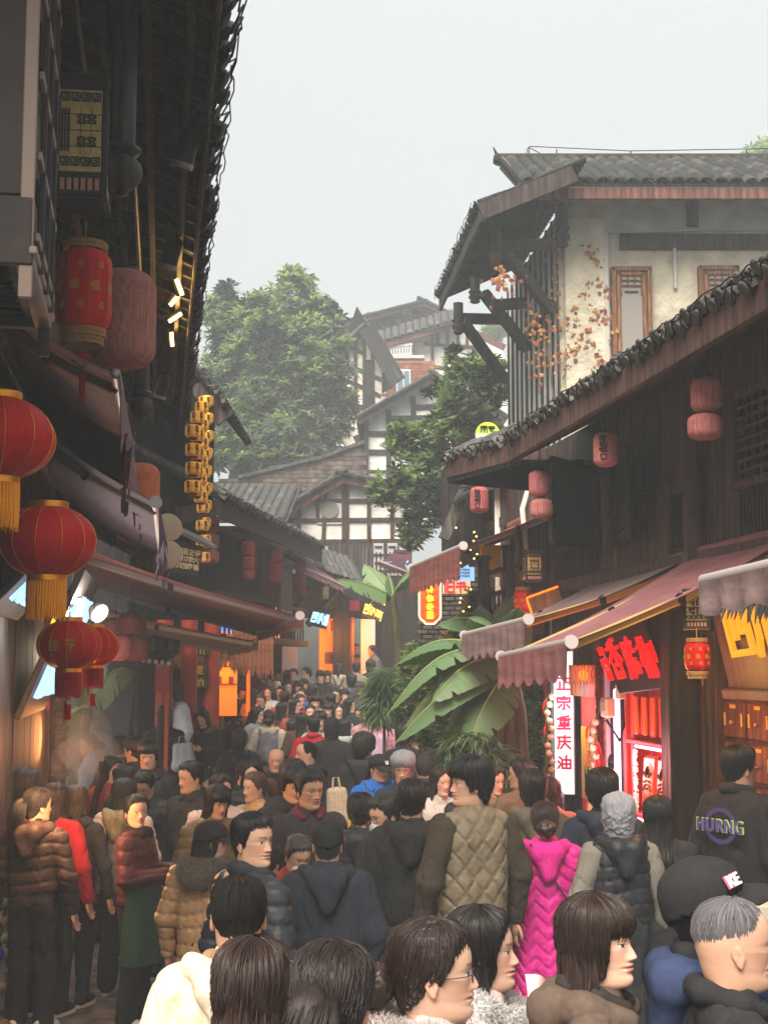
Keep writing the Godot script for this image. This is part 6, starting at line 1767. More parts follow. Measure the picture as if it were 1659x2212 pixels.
	part(vs, "lit_face", cbox(Vector3(.18, 1.34, .012), .002), glow("lightbox", Color(.93, .96, 1.0), 1.25), Transform3D(Basis(), Vector3(0, 0, .052)))
	part(vs, "lettering", glyphs("正宗重庆油", .125, .15, .006, true, 1.48), mat("redprint2", lin(.62, .01, .05), .5), Transform3D(Basis(), Vector3(0, 0, .062)))
	lamp(vs.position + Vector3(-.1, .2, .35), Color(.95, .97, 1), .8, .3, 4.0)
	# doorway with posters and woven lamp
	var dw := thing("red_doorway","red-lit shop doorway with a yellow poster between the lightbox and the meter post","doorway",Transform3D(f.basis,R.call(12.75,.10,ground(12.7))))
	part(dw,"back_panel",cbox(Vector3(.75,2.4,.05)),glow("door_red",Color(1.0,.12,.05),.16,lin(.5,.05,.03)),Transform3D(Basis(),Vector3(0,1.2,-.06)))
	var po := part(dw, "poster", cbox(Vector3(.42, .66, .015)), mat("poster_yellow", lin(.70, .36, .02), .5), Transform3D(Basis(), Vector3(.02, 1.55, .02)))
	part(po,"round_print",lathe_mesh("rp",[Vector2(0,.004),Vector2(.075,.004),Vector2(.08,0)],24),mat("redprint2",lin(.62,.01,.05),.5),Transform3D(Basis(Vector3.RIGHT,PI / 2),Vector3(.04,.17,.01)))
	part(po, "lettering", glyphs("正", .085, .15, .004), mat("card_yellow", lin(.75, .55, .10), .6), Transform3D(Basis(), Vector3(.04, .17, .018)))
	part(po, "lettering", glyphs("面火", .10, .13, .004), mat("ink", Color(.05, .03, .03)), Transform3D(Basis(), Vector3(.02, -.08, .012)))
	part(dw, "lintel_sign", cbox(Vector3(.75, .28, .06)), mat("lintel_orange", lin(.40, .10, .03), .6, "wood"), Transform3D(Basis(), Vector3(0, 2.30, .04)))
	var wl := thing("woven_lamp", "wide woven bamboo lamp glowing orange above the red doorway", "lamp", Transform3D(Basis(), at(1259, 1458, 12.4)))
	var wm := MB.new()
	for i in 26:
		var a := TAU * i / 26
		for s in [.22, -.22]:
			wm.bar(Vector3(cos(a) * .125, -.09, sin(a) * .125), Vector3(cos(a + s) * .125, .09, sin(a + s) * .125), .006, .006)
	part(wl, "woven_shade", wm.done(), mat("bamboo", Color(.55, .40, .22), .5))
	part(wl,"bulb",lathe_mesh("bulb",[Vector2(0,-.05),Vector2(.04,-.03),Vector2(.05,0),Vector2(.04,.03),Vector2(0,.05)],14),glow("amber",Color(1.0,.42,.12),3.0))
	lamp(wl.position, Color(1, .45, .15), .7, .06, 4.0)
	# chilli and garlic strings
	for q in [["chilli_string",1181,1450,1545,13.4,"dark red chilli string left of the white lightbox","dark"],["chilli_string",1292,1392,1610,11.9,"long dark red chilli string by the meter post","dark"],["garlic_string",1180,1505,1690,12.9,"garlic and green chilli string left of the white lightbox","garlic"],["garlic_string",1274,1560,1690,11.8,"garlic and green chilli string before the yellow poster","garlic"],["chilli_string",1288,1600,1690,11.8,"red chilli string behind the garlic at the stall corner","red"]]:
		var t := at(q[1], q[2], q[4]); var b := at(q[1], q[3], q[4])
		var o := thing(q[0], q[5], "food string", Transform3D(Basis(), t), "strings of chilli and garlic")
		var l := t.y - b.y
		beam(o, "cord", Vector3.ZERO, Vector3(0, -l, 0), .012, .012, mat("cord", lin(.2, .14, .08), .9))
		var n := int(l / (.020 if q[6] != "garlic" else .036))
		for i in n:
			var y := -l * float(i) / n
			var a := i * 2.4
			var out := Vector3(cos(a), 0, sin(a))
			if q[6] == "garlic" and i % 2 == 0:
				part(o,"garlic_bulb",lathe_mesh("garlic",[Vector2(0,-.03),Vector2(.022,-.024),Vector2(.034,-.004),Vector2(.028,.016),Vector2(.010,.030),Vector2(.005,.045),Vector2(0,.045)],10,.06,5),mat("garlic",lin(.58,.42,.26),.6),Transform3D(Basis.from_euler(Vector3(rng_at(i) - .5,0,rng_at(i + 5) - .5)),Vector3(.025,y,0) + out * .022))
			else:
				var k := "chil%d" % (i % 3)
				if not meshes.has(k):
					var cm := MB.new()
					cm.tube([Vector3(0, .01, 0), Vector3(.015, -.02, 0), Vector3(.03, -.07, .005 * (i % 3)), Vector3(.026, -.125, .008)], [.006, .012, .010, .002], 6)
					meshes[k] = cm.done()
				var c: Color = lin(.075,.012,.014) if q[6] == "dark" else (lin(.42,.012,.01) if q[6] == "red" else ([lin(.06,.16,.03),lin(.5,.015,.012),lin(.10,.22,.04)][i % 3]))
				part(o, "chilli", meshes[k], mat("chilli" + c.to_html(false), c, .35), Transform3D(Basis(UPV, a), Vector3(-.012 if q[6] == "garlic" else 0.0, y, 0)))
	# meters, post
	var mp := thing("meter_post","dark post with white edge carrying an electric meter and a switch box","post",Transform3D(f.basis,R.call(11.75,.12,ground(11.7))))
	part(mp, "shaft", cbox(Vector3(.30, 3.0, .18), .01), wd[2], Transform3D(Basis(), Vector3(.08, 1.5, 0)))
	part(mp, "white_edge", cbox(Vector3(.05, 2.6, .04)), mat("pale_pipe", lin(.35, .34, .32), .6), Transform3D(Basis(), Vector3(-.1, 1.6, .11)))
	var pinv := mp.transform.affine_inverse()
	var m1 := pinv * at(1312, 1528, 11.4); var m2 := pinv * at(1341, 1488, 11.3)
	var mm := part(mp, "meter_box", cbox(Vector3(.15, .16, .08), .012), mat("meter_cream", lin(.45, .38, .26), .5), Transform3D(Basis(), m1))
	part(mm, "meter_window", cbox(Vector3(.10, .08, .02), .004), mat("meter_glass", lin(.22, .24, .18), .2), Transform3D(Basis(), Vector3(0, .01, .042)))
	part(mp, "switch_box", cbox(Vector3(.10, .17, .07), .01), mat("meter_cream", lin(.45, .38, .26), .5), Transform3D(Basis(), m2))
	var cb := MB.new(); cb.tube([m2 + Vector3(.03, -.08, 0), m2 + Vector3(.05, -.3, .0), m2 + Vector3(.0, -.42, .02), m1 + Vector3(.02, -.10, .02)], [.012], 8)
	part(mp, "cable", cb.done(), mat("cable", Color(.06, .06, .06), .5))
	# the shop at the right edge
	fret_box("small gold fretwork lantern between the two right awnings", at(1503, 1318, 8.7), Vector3(.16, .25, .16), -.2, "器")
	hex_lantern(at(1505, 1418, 8.5), .078, .165, "small red hexagonal lantern below the gold fretwork lantern on the right", false)
	var gs := thing("yellow_neon_sign","leaning brown board with fat yellow neon strokes at the right edge","sign",Transform3D(f.basis * Basis(Vector3.RIGHT,.22),R.call(8.1,.42,2.42)))
	part(gs, "board", cbox(Vector3(1.9, .62, .06), .01), mat("sign_brown", lin(.06, .033, .022), .55, "wood"), Transform3D(Basis(), Vector3(0, -.05, -.04)))
	part(gs, "ledge", cbox(Vector3(1.9, .07, .10), .01), mat("sign_brown", lin(.06, .033, .022), .55, "wood"), Transform3D(Basis(), Vector3(0, -.38, 0)))
	for i in 3:
		part(gs,"lettering",glyphs(["四","川","面"][i],.32,.13,.03),glow("neon_yellow",Color(1.0,.60,.015),1.2),Transform3D(Basis(Vector3.BACK,.05),Vector3(-.52 + i * .40,.04,.02)))
	lamp(gs.position + f.basis * Vector3(.1, 0, .3), Color(1, .75, .2), .2, .2, 3.0)
	var tf := thing("dried_bunch", "dark bunch of dried leaves hanging under the right edge awning", "bunch", Transform3D(Basis(), at(1618, 1290, 7.2)))
	for i in 26:
		var dm := MB.new()
		var x := (i / 25.0 - .5) * .34
		dm.tube([Vector3(x,.05,.03 * rng_at(i)),Vector3(x + .02,-.02,.03 + .03 * rng_at(i)),Vector3(x + .03 * (rng_at(i + 3) - .5),-.09 - .05 * rng_at(i),.02)],[.012,.022,.004],6,.5)
		part(tf, "dry_leaf", dm.done(), mat("dry%d" % (i % 2), [lin(.045, .04, .04), lin(.08, .075, .072)][i % 2], .7))
	var cab := thing("drawer_cabinet","reddish wooden drawer cabinet with yellow labels inside the right edge shop","cabinet",Transform3D(f.basis,R.call(9.3,.02,ground(9.3))))
	var cw := mat("cabinet_wood", lin(.24, .085, .035), .45, "wood", "wood_n", 1.2)
	part(cab, "case", cbox(Vector3(2.2, 2.7, .30)), mat("cabinet_back", lin(.30, .15, .06), .5, "wood"), Transform3D(Basis(), Vector3(.4, 1.35, -.12)))
	for r in 4:
		for c in 4:
			var dr := part(cab, "drawer", cbox(Vector3(.36, .25, .05), .01), cw, Transform3D(Basis(), Vector3(-.26 + c * .40, 2.08 - r * .28, .06)))
			part(dr,"knob",lathe_mesh("knob",[Vector2(0,.03),Vector2(.012,.028),Vector2(.016,.018),Vector2(.008,.008),Vector2(.008,0)],12),mat("brass",lin(.5,.3,.15),.3),Transform3D(Basis(Vector3.RIGHT,PI / 2),Vector3(0,-.02,.025)))
			for q in [[0, .09, .09, .025], [-.14, .0, .025, .09], [.14, .0, .025, .09]]:
				part(dr, "label", cbox(Vector3(q[2], q[3], .006), .006), mat("label_yellow", lin(.62, .36, .05), .5), Transform3D(Basis(), Vector3(q[0], q[1], .028)))
	for x in [-.50, -.62, -.74]:
		part(cab, "door_jamb", cbox(Vector3(.10, 2.7, .16)), mat("jamb_wood", lin(.11, .065, .03), .55, "wood"), Transform3D(Basis(), Vector3(x, 1.35, .05)))
	part(cab, "white_counter", cbox(Vector3(.5, .10, .4)), mat("counter_white", lin(.6, .55, .45), .5), Transform3D(Basis(), Vector3(.85, 1.02, .55)))
	lamp(cab.position + f.basis * Vector3(.3, 2.35, .7), Color(1, .68, .32), 1.6, .25, 5.0)
	var by := thing("yellow_box","plain yellow wall box beside the right red lantern","box",Transform3D(f.basis,inv.affine_inverse() * loc(f,1528,1455,.12)))
	part(by, "case", cbox(Vector3(.14, .18, .06), .008), mat("box_yellow", lin(.42, .26, .07), .5))
	# up the side: railing, yellow board, screens and signs
	var rl := thing("grey_railing","grey carved wooden railing on the raised terrace behind the bananas","railing",Transform3D(Basis(UPV,.45),at(1095,1330,14.6)))
	var gw := mat("rail_grey", lin(.10, .095, .095), .7, "wood", "wood_n", 1.5)
	for i in 3:
		part(rl, "post", cbox(Vector3(.10, .62 + i * .05, .10), .01), gw, Transform3D(Basis(), Vector3(-.28 + i * .30, .26 + i * .1, 0)))
		part(rl, "post_cap", cbox(Vector3(.13, .06, .13), .015), gw, Transform3D(Basis(), Vector3(-.28 + i * .30, .60 + i * .125, 0)))
	for y in [0.0, .18, .42]:
		beam(rl, "rail", Vector3(-.3, y, 0), Vector3(.36, y + .2, 0), .05, .05, gw)
	for i in 12:
		part(rl, "fret_bar", cbox(Vector3(.022, .17, .03), .004), gw, Transform3D(Basis(), Vector3(-.25 + i * .05, .09 + i * .015, 0)))
	var yb := thing("yellow_board", "plain bright yellow board on the terrace behind the grey railing", "board", Transform3D(Basis(UPV, .1), at(1059, 1212, 15.4)))
	part(yb, "panel", cbox(Vector3(.24, .36, .03), .006), mat("board_yellow", lin(.80, .52, .0), .5))
	fret_box("dark square lantern on the wall above the terrace railing", at(1150, 1224, 13.2), Vector3(.17, .30, .17), .1, "口")
	hex_lantern(at(1130, 1298, 13.6), .095, .20, "tilted red lantern on the terrace by the amber-lit sign", false)
	var am := thing("amber_sign","tilted box sign edged with amber light above the dull rose awning","sign",Transform3D(Basis.from_euler(Vector3(.1,-.5,.30)),at(1180,1300,13.3)))
	part(am, "board", cbox(Vector3(.34, .19, .05), .008), mat("amber_board", lin(.30, .12, .04), .6, "wood"))
	for q in [[0, .10, .34, .018], [-.175, 0, .018, .20]]:
		part(am, "light_edge", cbox(Vector3(q[2], q[3], .03), .004), glow("amber_edge", Color(1.0, .36, .02), 4.0), Transform3D(Basis(), Vector3(q[0], q[1], .02)))
	var bs := thing("blue_screen","pale blue lit price board cut like a skyline under the upper maroon awning","sign",Transform3D(Basis(UPV,.15),at(1003,1237,15.2)))
	var bm := MB.new()
	bm.slab(PackedVector2Array([Vector2(-.12,-.09),Vector2(.11,-.09),Vector2(.11,.06),Vector2(.05,.06),Vector2(.04,.09),Vector2(-.02,.05),Vector2(-.06,.05),Vector2(-.09,.10),Vector2(-.12,.05)]),Transform3D(),-.015,.015)
	part(bs, "lit_panel", bm.done(), glow("screen_blue", Color(.62, .80, 1.0), 1.2))
	for i in 3:
		part(bs, "lettering", glyphs("正宗面食", .026, .14, .004), mat("blueink", lin(.1, .15, .3), .6), Transform3D(Basis(), Vector3(.0, .03 - i * .035, .018)))
	var ob := thing("old_books_sign", "cream board with red characters on the dark brick wall", "sign", Transform3D(Basis(UPV, .1), at(986, 1268, 16.4)))
	part(ob, "board", cbox(Vector3(.34, .17, .02), .004), mat("board_cream", lin(.48, .36, .20), .6))
	part(ob, "lettering", glyphs("旧书", .125, .15, .008), mat("redprint2", lin(.62, .01, .05), .5), Transform3D(Basis(), Vector3(-.02, 0, .014)))
	var ng := thing("upright_neon_sign","upright orange neon sign with scalloped glowing edge and yellow characters","sign",Transform3D(Basis(UPV,.12),at(928,1292,16.0)))
	var pl := PackedVector2Array(); var rim := []
	for q in [[-.075,.27],[-.05,.30],[.05,.30],[.075,.27],[.11,.245],[.125,.21],[.125,-.21],[.11,-.245],[.075,-.27],[.05,-.30],[-.05,-.30],[-.075,-.27],[-.11,-.245],[-.125,-.21],[-.125,.21],[-.11,.245]]:
		pl.append(Vector2(q[0], q[1])); rim.append(Vector3(q[0], q[1], .02))
	rim.append(rim[0])
	var nm2 := MB.new(); nm2.slab(pl, Transform3D(), -.03, .01)
	part(ng, "board", nm2.done(), glow("neon_board", Color(1.0, .22, .03), .5, lin(.4, .08, .02)))
	var rt := MB.new(); rt.tube(rim, [.011], 6)
	part(ng, "neon_rim", rt.done(), glow("neon_cream", Color(1.0, .80, .55), 4.0))
	for i in 5:
		var dm := MB.new(); var pts := []
		for j in 5:
			pts.append(Vector3(cos(j * PI / 2) * .085, sin(j * PI / 2) * .055 + .2 - i * .1, .018))
		dm.tube(pts, [.004], 5)
		part(ng, "neon_diamond", dm.done(), glow("neon_orange", Color(1.0, .35, .05), 2.5))
		part(ng, "lettering", glyphs("光林烧烩面"[i], .075, .14, .01), glow("neon_lemon", Color(1.0, .85, .15), 3.5), Transform3D(Basis(), Vector3(0, .2 - i * .1, .03)))
	lamp(ng.position + Vector3(-.05, 0, .35), Color(1, .55, .2), .7, .2, 4.0)
	var bwall := thing("dark_brick_wall","dark grey brick shop wall behind the neon and old books signs","wall",Transform3D(Basis(UPV,.12),at(985,1345,16.9)))
	part(bwall, "wall_core", cbox(Vector3(.85, 3.2, .1)), mat("mortar_dark", lin(.05, .042, .036), .95), Transform3D(Basis(), Vector3(0, -.9, -.06)))
	bricks(bwall,PackedVector2Array([Vector2(-.42,-.9),Vector2(.42,-.9),Vector2(.42,.62),Vector2(-.42,.62)]),.135,.058,[mat("dkbrick",lin(.055,.05,.047),.85),mat("dkbrick2",lin(.075,.068,.06),.85)],200)
	var fl := thing("fairy_lights", "string of small warm fairy lights across the terrace and neon corner", "lights")
	var c2 := MB.new(); var cps := []
	for i in 26:
		var p := at(985 + 70 * rng_at(i * 3), 1140 + i * 9.5, 15.3)
		cps.append(p)
		part(fl,"bulb",lathe_mesh("fairy",[Vector2(0,-.012),Vector2(.010,-.005),Vector2(.012,0),Vector2(.010,.006),Vector2(0,.012)],8),glow("fairy",Color(1.0,.72,.38),6.0),Transform3D(Basis(),p))
	c2.tube(cps, [.003], 4)
	part(fl, "cord", c2.done(), mat("cable", Color(.06, .06, .06), .5))
	var gr := thing("green_round_sign","round sign, lime green above and white below, peeping over the right eave","sign",Transform3D(Basis(),at(1053,938,15.0)))
	for s in 2:
		var pg := PackedVector2Array()
		for i in 17:
			var a := PI * i / 16 + PI * s
			pg.append(Vector2(cos(a), sin(a)) * .135)
		var hm := MB.new(); hm.slab(pg, Transform3D(), -.03, .01)
		part(gr, "lime_half" if s == 0 else "white_half", hm.done(), mat("lime" if s == 0 else "signwhite", lin(.42, .60, .05) if s == 0 else lin(.7, .75, .75), .4))
	part(gr, "lettering", glyphs("雨巷", .075, .13, .006), mat("ink", Color(.05, .03, .03)), Transform3D(Basis(), Vector3(0, .055, .014)))
	# weathered roof and gable behind the neon corner
	var wr := thing("weathered_eave", "weathered tiled eave and dark gable behind the dusky red lantern", "roof")
	var w0 := at(1000, 1062, 16.6); var w1 := at(1085, 1028, 15.8)
	roof(wr, w0, (w1 - w0).normalized(), Vector3(.3, .4, -.87).normalized(), w0.distance_to(w1), 1.0, .12, .18, tiles, 80)
	beam(wr, "fascia", w0 - Vector3(0, .06, 0), w1 - Vector3(0, .06, 0), .04, .12, mat("barge", lin(.10, .085, .08), .8, "wood"))
	beam(wr, "leaning_log", at(958, 1165, 16.6), at(1002, 1062, 16.6), .12, .14, mat("log_grey", lin(.12, .115, .105), .9, "wood", "wood_n", 2.0))
	part(wr, "dark_wall", cbox(Vector3(.9, 1.3, .1)), dk, Transform3D(Basis(UPV, .2), at(1030, 1130, 17.2)))
	part(wr, "white_strip", cbox(Vector3(.18, 1.7, .05)), mat("limewash", Color.WHITE), Transform3D(Basis(), at(1085, 1150, 16.2)))
func build_fog() -> void:
	var o := thing("smoke", "pale grey smoke drifting up in the recess beside the brick pier", "smoke")
	for q in [[170,1650,.55,.50,.5,.42],[195,1625,.60,.42,.5,.4],[165,1600,.42,.55,.4,.36],[200,1585,.40,.5,.4,.30],[178,1555,.34,.55,.4,.22],[230,1640,.5,.3,.4,.30],[160,1625,.22,.3,.2,.6],[190,1665,.3,.18,.2,.6]]:
		var sm := FogVolume.new()
		sm.name = "smoke_puff"; sm.shape = RenderingServer.FOG_VOLUME_SHAPE_ELLIPSOID
		sm.size = Vector3(q[2], q[3], q[4]); sm.position = at(q[0], q[1], 13.4)
		var fm := FogMaterial.new(); fm.density = q[5] * 1.2; fm.albedo = Color(.9, .94, 1.0)
		sm.material = fm
		o.add_child(sm, true)
# ---------------------------------------------------------------- people
# Head profile from the neck up: front y, front z, back y, back z, half width
const HEAD := [[-.150,.050,-.135,-.085,.088],[-.085,.034,-.07,-.072,.064],[-.045,.030,-.02,-.070,.056],[-.016,.042,.025,-.076,.057],[-.004,.070,.042,-.082,.061],[.004,.084,.055,-.086,.064],
	[.020,.091,.066,-.089,.0665],[.040,.0905,.078,-.092,.068],[.056,.092,.088,-.095,.070],[.072,.091,.098,-.098,.0715],[.088,.089,.108,-.100,.073],[.103,.0895,.118,-.102,.0745],[.118,.0908,.128,-.103,.0755],[.132,.0938,.138,-.103,.076],
	[.160,.094,.165,-.100,.0755],[.188,.081,.193,-.086,.069],[.210,.056,.213,-.060,.053],[.224,.022,.225,-.024,.028],[.2275,.001,.2275,-.001,.002]]
func skull(th: float, s: float, jaw := 1.0) -> Vector3:
	var i := clampi(int(s), 0, HEAD.size() - 2)
	var t := s - i
	var k := PackedFloat32Array(); k.resize(5)
	var p0: Array = HEAD[maxi(i - 1, 0)]; var p1: Array = HEAD[i]; var p2: Array = HEAD[i + 1]; var p3: Array = HEAD[mini(i + 2, HEAD.size() - 1)]
	for q in 5:
		k[q] = cubic_interpolate(p1[q], p2[q], p0[q], p3[q], t)
	var c := cos(th); var sn := sin(th)
	var cc := signf(c) * pow(absf(c), 0.92)
	var w := k[4]
	if s > 3.0 and s < 9.0:
		w *= lerpf(jaw, 1.0, (s - 3.0) / 6.0)
	if s > 2.0 and s < 11.0 and c > 0.0:
		w *= 1.0 - .30 * c * sin((s - 2.0) / 9.0 * PI)
	return Vector3(sn * w, (k[0] + k[2]) / 2.0 + (k[0] - k[2]) / 2.0 * cc, (k[1] + k[3]) / 2.0 + (k[1] - k[3]) / 2.0 * cc)
func bell(x: float, y: float, cx: float, cy: float, sx: float, sy: float) -> float:
	return exp(-(x - cx) * (x - cx) / (2.0 * sx * sx) - (y - cy) * (y - cy) / (2.0 * sy * sy))
func face_z(x: float, y: float, kind: String, smile: float) -> float:
	var ax := absf(x)
	var z := 0.0
	var ny := clampf((.120 - y) / .040, 0, 1)
	if y > .062 and y < .128:
		z += lerpf(.003,.0192,ny * ny * (3.0 - 2.0 * ny)) * exp(-x * x / (2.0 * pow(lerpf(.0055,.0088,ny),2))) * smoothstep(.0665,.0765,y) * smoothstep(.128,.117,y)
	z += .0085 * bell(ax, y, .0145, .0765, .0056, .0055)
	z -= .0062 * bell(ax, y, .030, .117, .015, .010)
	z += .0052 * bell(ax, y, .031, .1135, .011, .0068)
	z += (.002 if kind != "m" and kind != "e" else .0045) * bell(ax, y, .026, .134, .02, .008)
	z += .004 * bell(ax, y, .046, .092, .017, .014)
	z += .0062 * bell(x, y, 0, .0462, .0150, .0042) + .0060 * bell(x, y, 0, .0590, .0165, .0042)
	z -= .0050 * bell(ax, y, 0, .0525, .020, .0019) + .0025 * bell(ax, y, .0245, .0525, .004, .004)
	z -= .0016 * bell(x, y, 0, .065, .003, .004) + .004 * bell(x, y, 0, .0345, .018, .005)
	z += (.0055 if kind == "m" or kind == "e" else .0035) * bell(x, y, 0, .014, .016, .011)
	if kind == "e":
		z -= .003 * bell(ax, y, .032 + (.076 - y) * .25, .062, .0035, .016) + .0016 * sin(y * 520.0) * bell(x, y, 0, .165, .04, .012)
		z += .0022 * bell(ax, y, .031, .100, .011, .004)
	if smile > 0.0:
		z += smile * .004 * bell(ax, y, .036, .078, .012, .010)
	return z
func face_color(x: float, y: float, kind: String, smile: float) -> Color:
	var ax := absf(x)
	var c := Color(.49, .295, .215) if kind == "w" or kind == "c" else (Color(.44, .26, .178) if kind == "m" else Color(.43, .25, .17))
	c = c.lerp(Color(.50, .19, .14), .35 * bell(ax, y, .040, .083, .016, .014) + .3 * bell(x, y, 0, .082, .012, .008))
	var lip := 1.0 - pow(ax / (.0225 + smile * .004), 2)
	var ly := .0525 + smile * .006 * pow(ax / .022, 2)
	if lip > 0.0:
		var lt := (y - ly) / (.0088 * pow(lip, 0.7) + .0005)
		if absf(lt) < 1.0:
			c = c.lerp(Color(.40, .085, .075) if kind != "m" and kind != "e" else Color(.30, .115, .095), .8 * smoothstep(1.0, 0.7, absf(lt)))
		if absf(y - ly) < .0013:
			c = c.lerp(Color(.10, .03, .025), .8)
	var by := .1335 + .0038 * sin(clampf((ax - .012) / .036, 0, 1) * PI * .9)
	if ax > .012 and ax < .050:
		var bt := (.0034 if kind == "m" or kind == "e" else .0023) * (1.15 - (ax - .012) / .05)
		c = c.lerp(Color(.035, .025, .02), .85 * smoothstep(bt * 1.5, bt * .6, absf(y - by)))
	var ex := (ax - .0305) / .0148
	if absf(ex) < 1.0:
		var h := pow(1.0 - ex * ex, .6)
		var up := .1138 + .0048 * h + .0012 * ex; var dn := .1132 - .0040 * h + .0012 * ex
		if y < up and y > dn:
			c = Color(.58, .55, .53)
			var ir := Vector2(ax - .0305, y - .1138).length()
			if ir < .0058:
				c = Color(.02, .012, .008) if ir < .0052 else Color(.10, .07, .06)
		if absf(y - up) < .0014:
			c = Color(.025, .015, .013)
		if absf(y - dn) < .0008:
			c = c.lerp(Color(.15, .07, .055), .5)
	return c
var heads := {}
func head_parts(kind: String, lod: int, smile := 0.0, jaw := 1.0) -> Array:  # [v, ix, col]
	var key := "%s%d%.1f%.2f" % [kind, lod, smile, jaw]
	if heads.has(key):
		return heads[key]
	var nt: int = [88, 56, 40][lod]
	var sub: Array = [5, 3, 2]
	var v := PackedVector3Array(); var col := PackedColorArray(); var ix := PackedInt32Array()
	var ss := PackedFloat32Array()
	for i in HEAD.size() - 1:
		var n: int = sub[lod] + (2 if lod == 0 and i >= 7 and i < 13 else (1 if lod == 1 and i >= 7 and i < 13 else 0)) if i > 2 and i < 15 else 2
		for j in n:
			ss.append(i + float(j) / n)
	ss.append(HEAD.size() - 1.0)
	for s in ss:
		for j in nt:
			var t := TAU * j / nt
			var th := t - .42 * sin(t)   # closer together in front
			var p := skull(th, s, jaw)
			var c := face_color(9, p.y, kind, 0)
			if cos(th) > 0.05 and p.y > -.01 and p.y < .19:
				var q := Vector3(p.x, p.y, p.z + face_z(p.x, p.y, kind, smile) * smoothstep(.05, .35, cos(th)))
				if p.z > .02:
					c = face_color(q.x, q.y, kind, smile)
				p = q
			v.append(p); col.append(c)
	var nr := ss.size()
	for i in nr - 1:
		for j in nt:
			var a := i * nt + j; var b := i * nt + (j + 1) % nt
			ix.append_array([a, a + nt, b, b, a + nt, b + nt])
	for sd in [-1.0, 1.0]:
		var m := MB.new()
		var ear := Transform3D(Basis.from_euler(Vector3(-.15, sd * .38, sd * .10)), Vector3(sd * .0755, .098, -.008))
		var rows := []
		for q in [[0.0, .004], [.7, .007], [1.0, .002], [.97, -.004], [.7, -.006], [.0, -.006]]:
			var row := PackedVector3Array()
			for j in 14:
				var a := TAU * j / 14
				var rim: float = q[1] + (.004 if q[0] > .6 and sin(a) > -.5 and cos(a) < .7 and q[1] > 0.0 else 0.0)
				row.append(ear * Vector3(sd * rim, sin(a) * .031 * q[0] - .004 * cos(a) * q[0], cos(a) * (.0175 - .005 * (1.0 if sin(a) < 0 else 0.0)) * q[0] - .004))
			rows.append(row)
		m.grid(rows, true)
		var k := v.size()
		v.append_array(m.v)
		for i in m.v.size():
			col.append(face_color(9, .1, kind, 0).lerp(Color(.45, .14, .10), .35))
		for i in m.ix:
			ix.append(k + i)
	heads[key] = [v, ix, col]
	return heads[key]
func line(pts: Array, x: float) -> float:
	for i in pts.size() - 1:
		if x <= pts[i + 1][0]:
			return lerpf(pts[i][1], pts[i + 1][1], smoothstep(pts[i][0], pts[i + 1][0], x))
	return pts[-1][1]
const HAIRLINE := {
	"short": [[0, .186], [38, .183], [58, .168], [68, .135], [78, .088], [93, .100], [108, .060], [140, .034], [180, .026]],
	"fade": [[0, .188], [38, .186], [55, .176], [66, .158], [78, .142], [93, .138], [110, .132], [140, .12], [180, .112]],
	"buzz": [[0, .190], [38, .188], [55, .178], [66, .140], [78, .092], [93, .108], [110, .066], [140, .040], [180, .034]],
	"thin": [[0, .205], [38, .200], [58, .170], [68, .135], [78, .100], [93, .112], [108, .082], [140, .056], [180, .05]],
	"mop": [[0, .148], [38, .150], [56, .142], [68, .110], [78, .075], [93, .085], [108, .045], [140, .018], [180, .006]],
	"tied": [[0, .190], [38, .184], [58, .165], [70, .128], [80, .096], [95, .105], [110, .066], [140, .034], [180, .022]],
	"bangs": [[0, .136], [38, .137], [52, .128], [62, .060], [76, .02], [100, -.01], [180, -.02]],
	"parted": [[0, .196], [14, .190], [40, .168], [56, .120], [66, .050], [80, .01], [100, -.01], [180, -.02]],
	"cap": [[0,.146],[60,.138],[100,.122],[180,.098]],"beanie": [[0,.148],[60,.135],[100,.085],[180,.060]],"hood": [[0,.178],[35,.165],[55,.10],[70,.02],[95,-.04],[180,-.06]]}
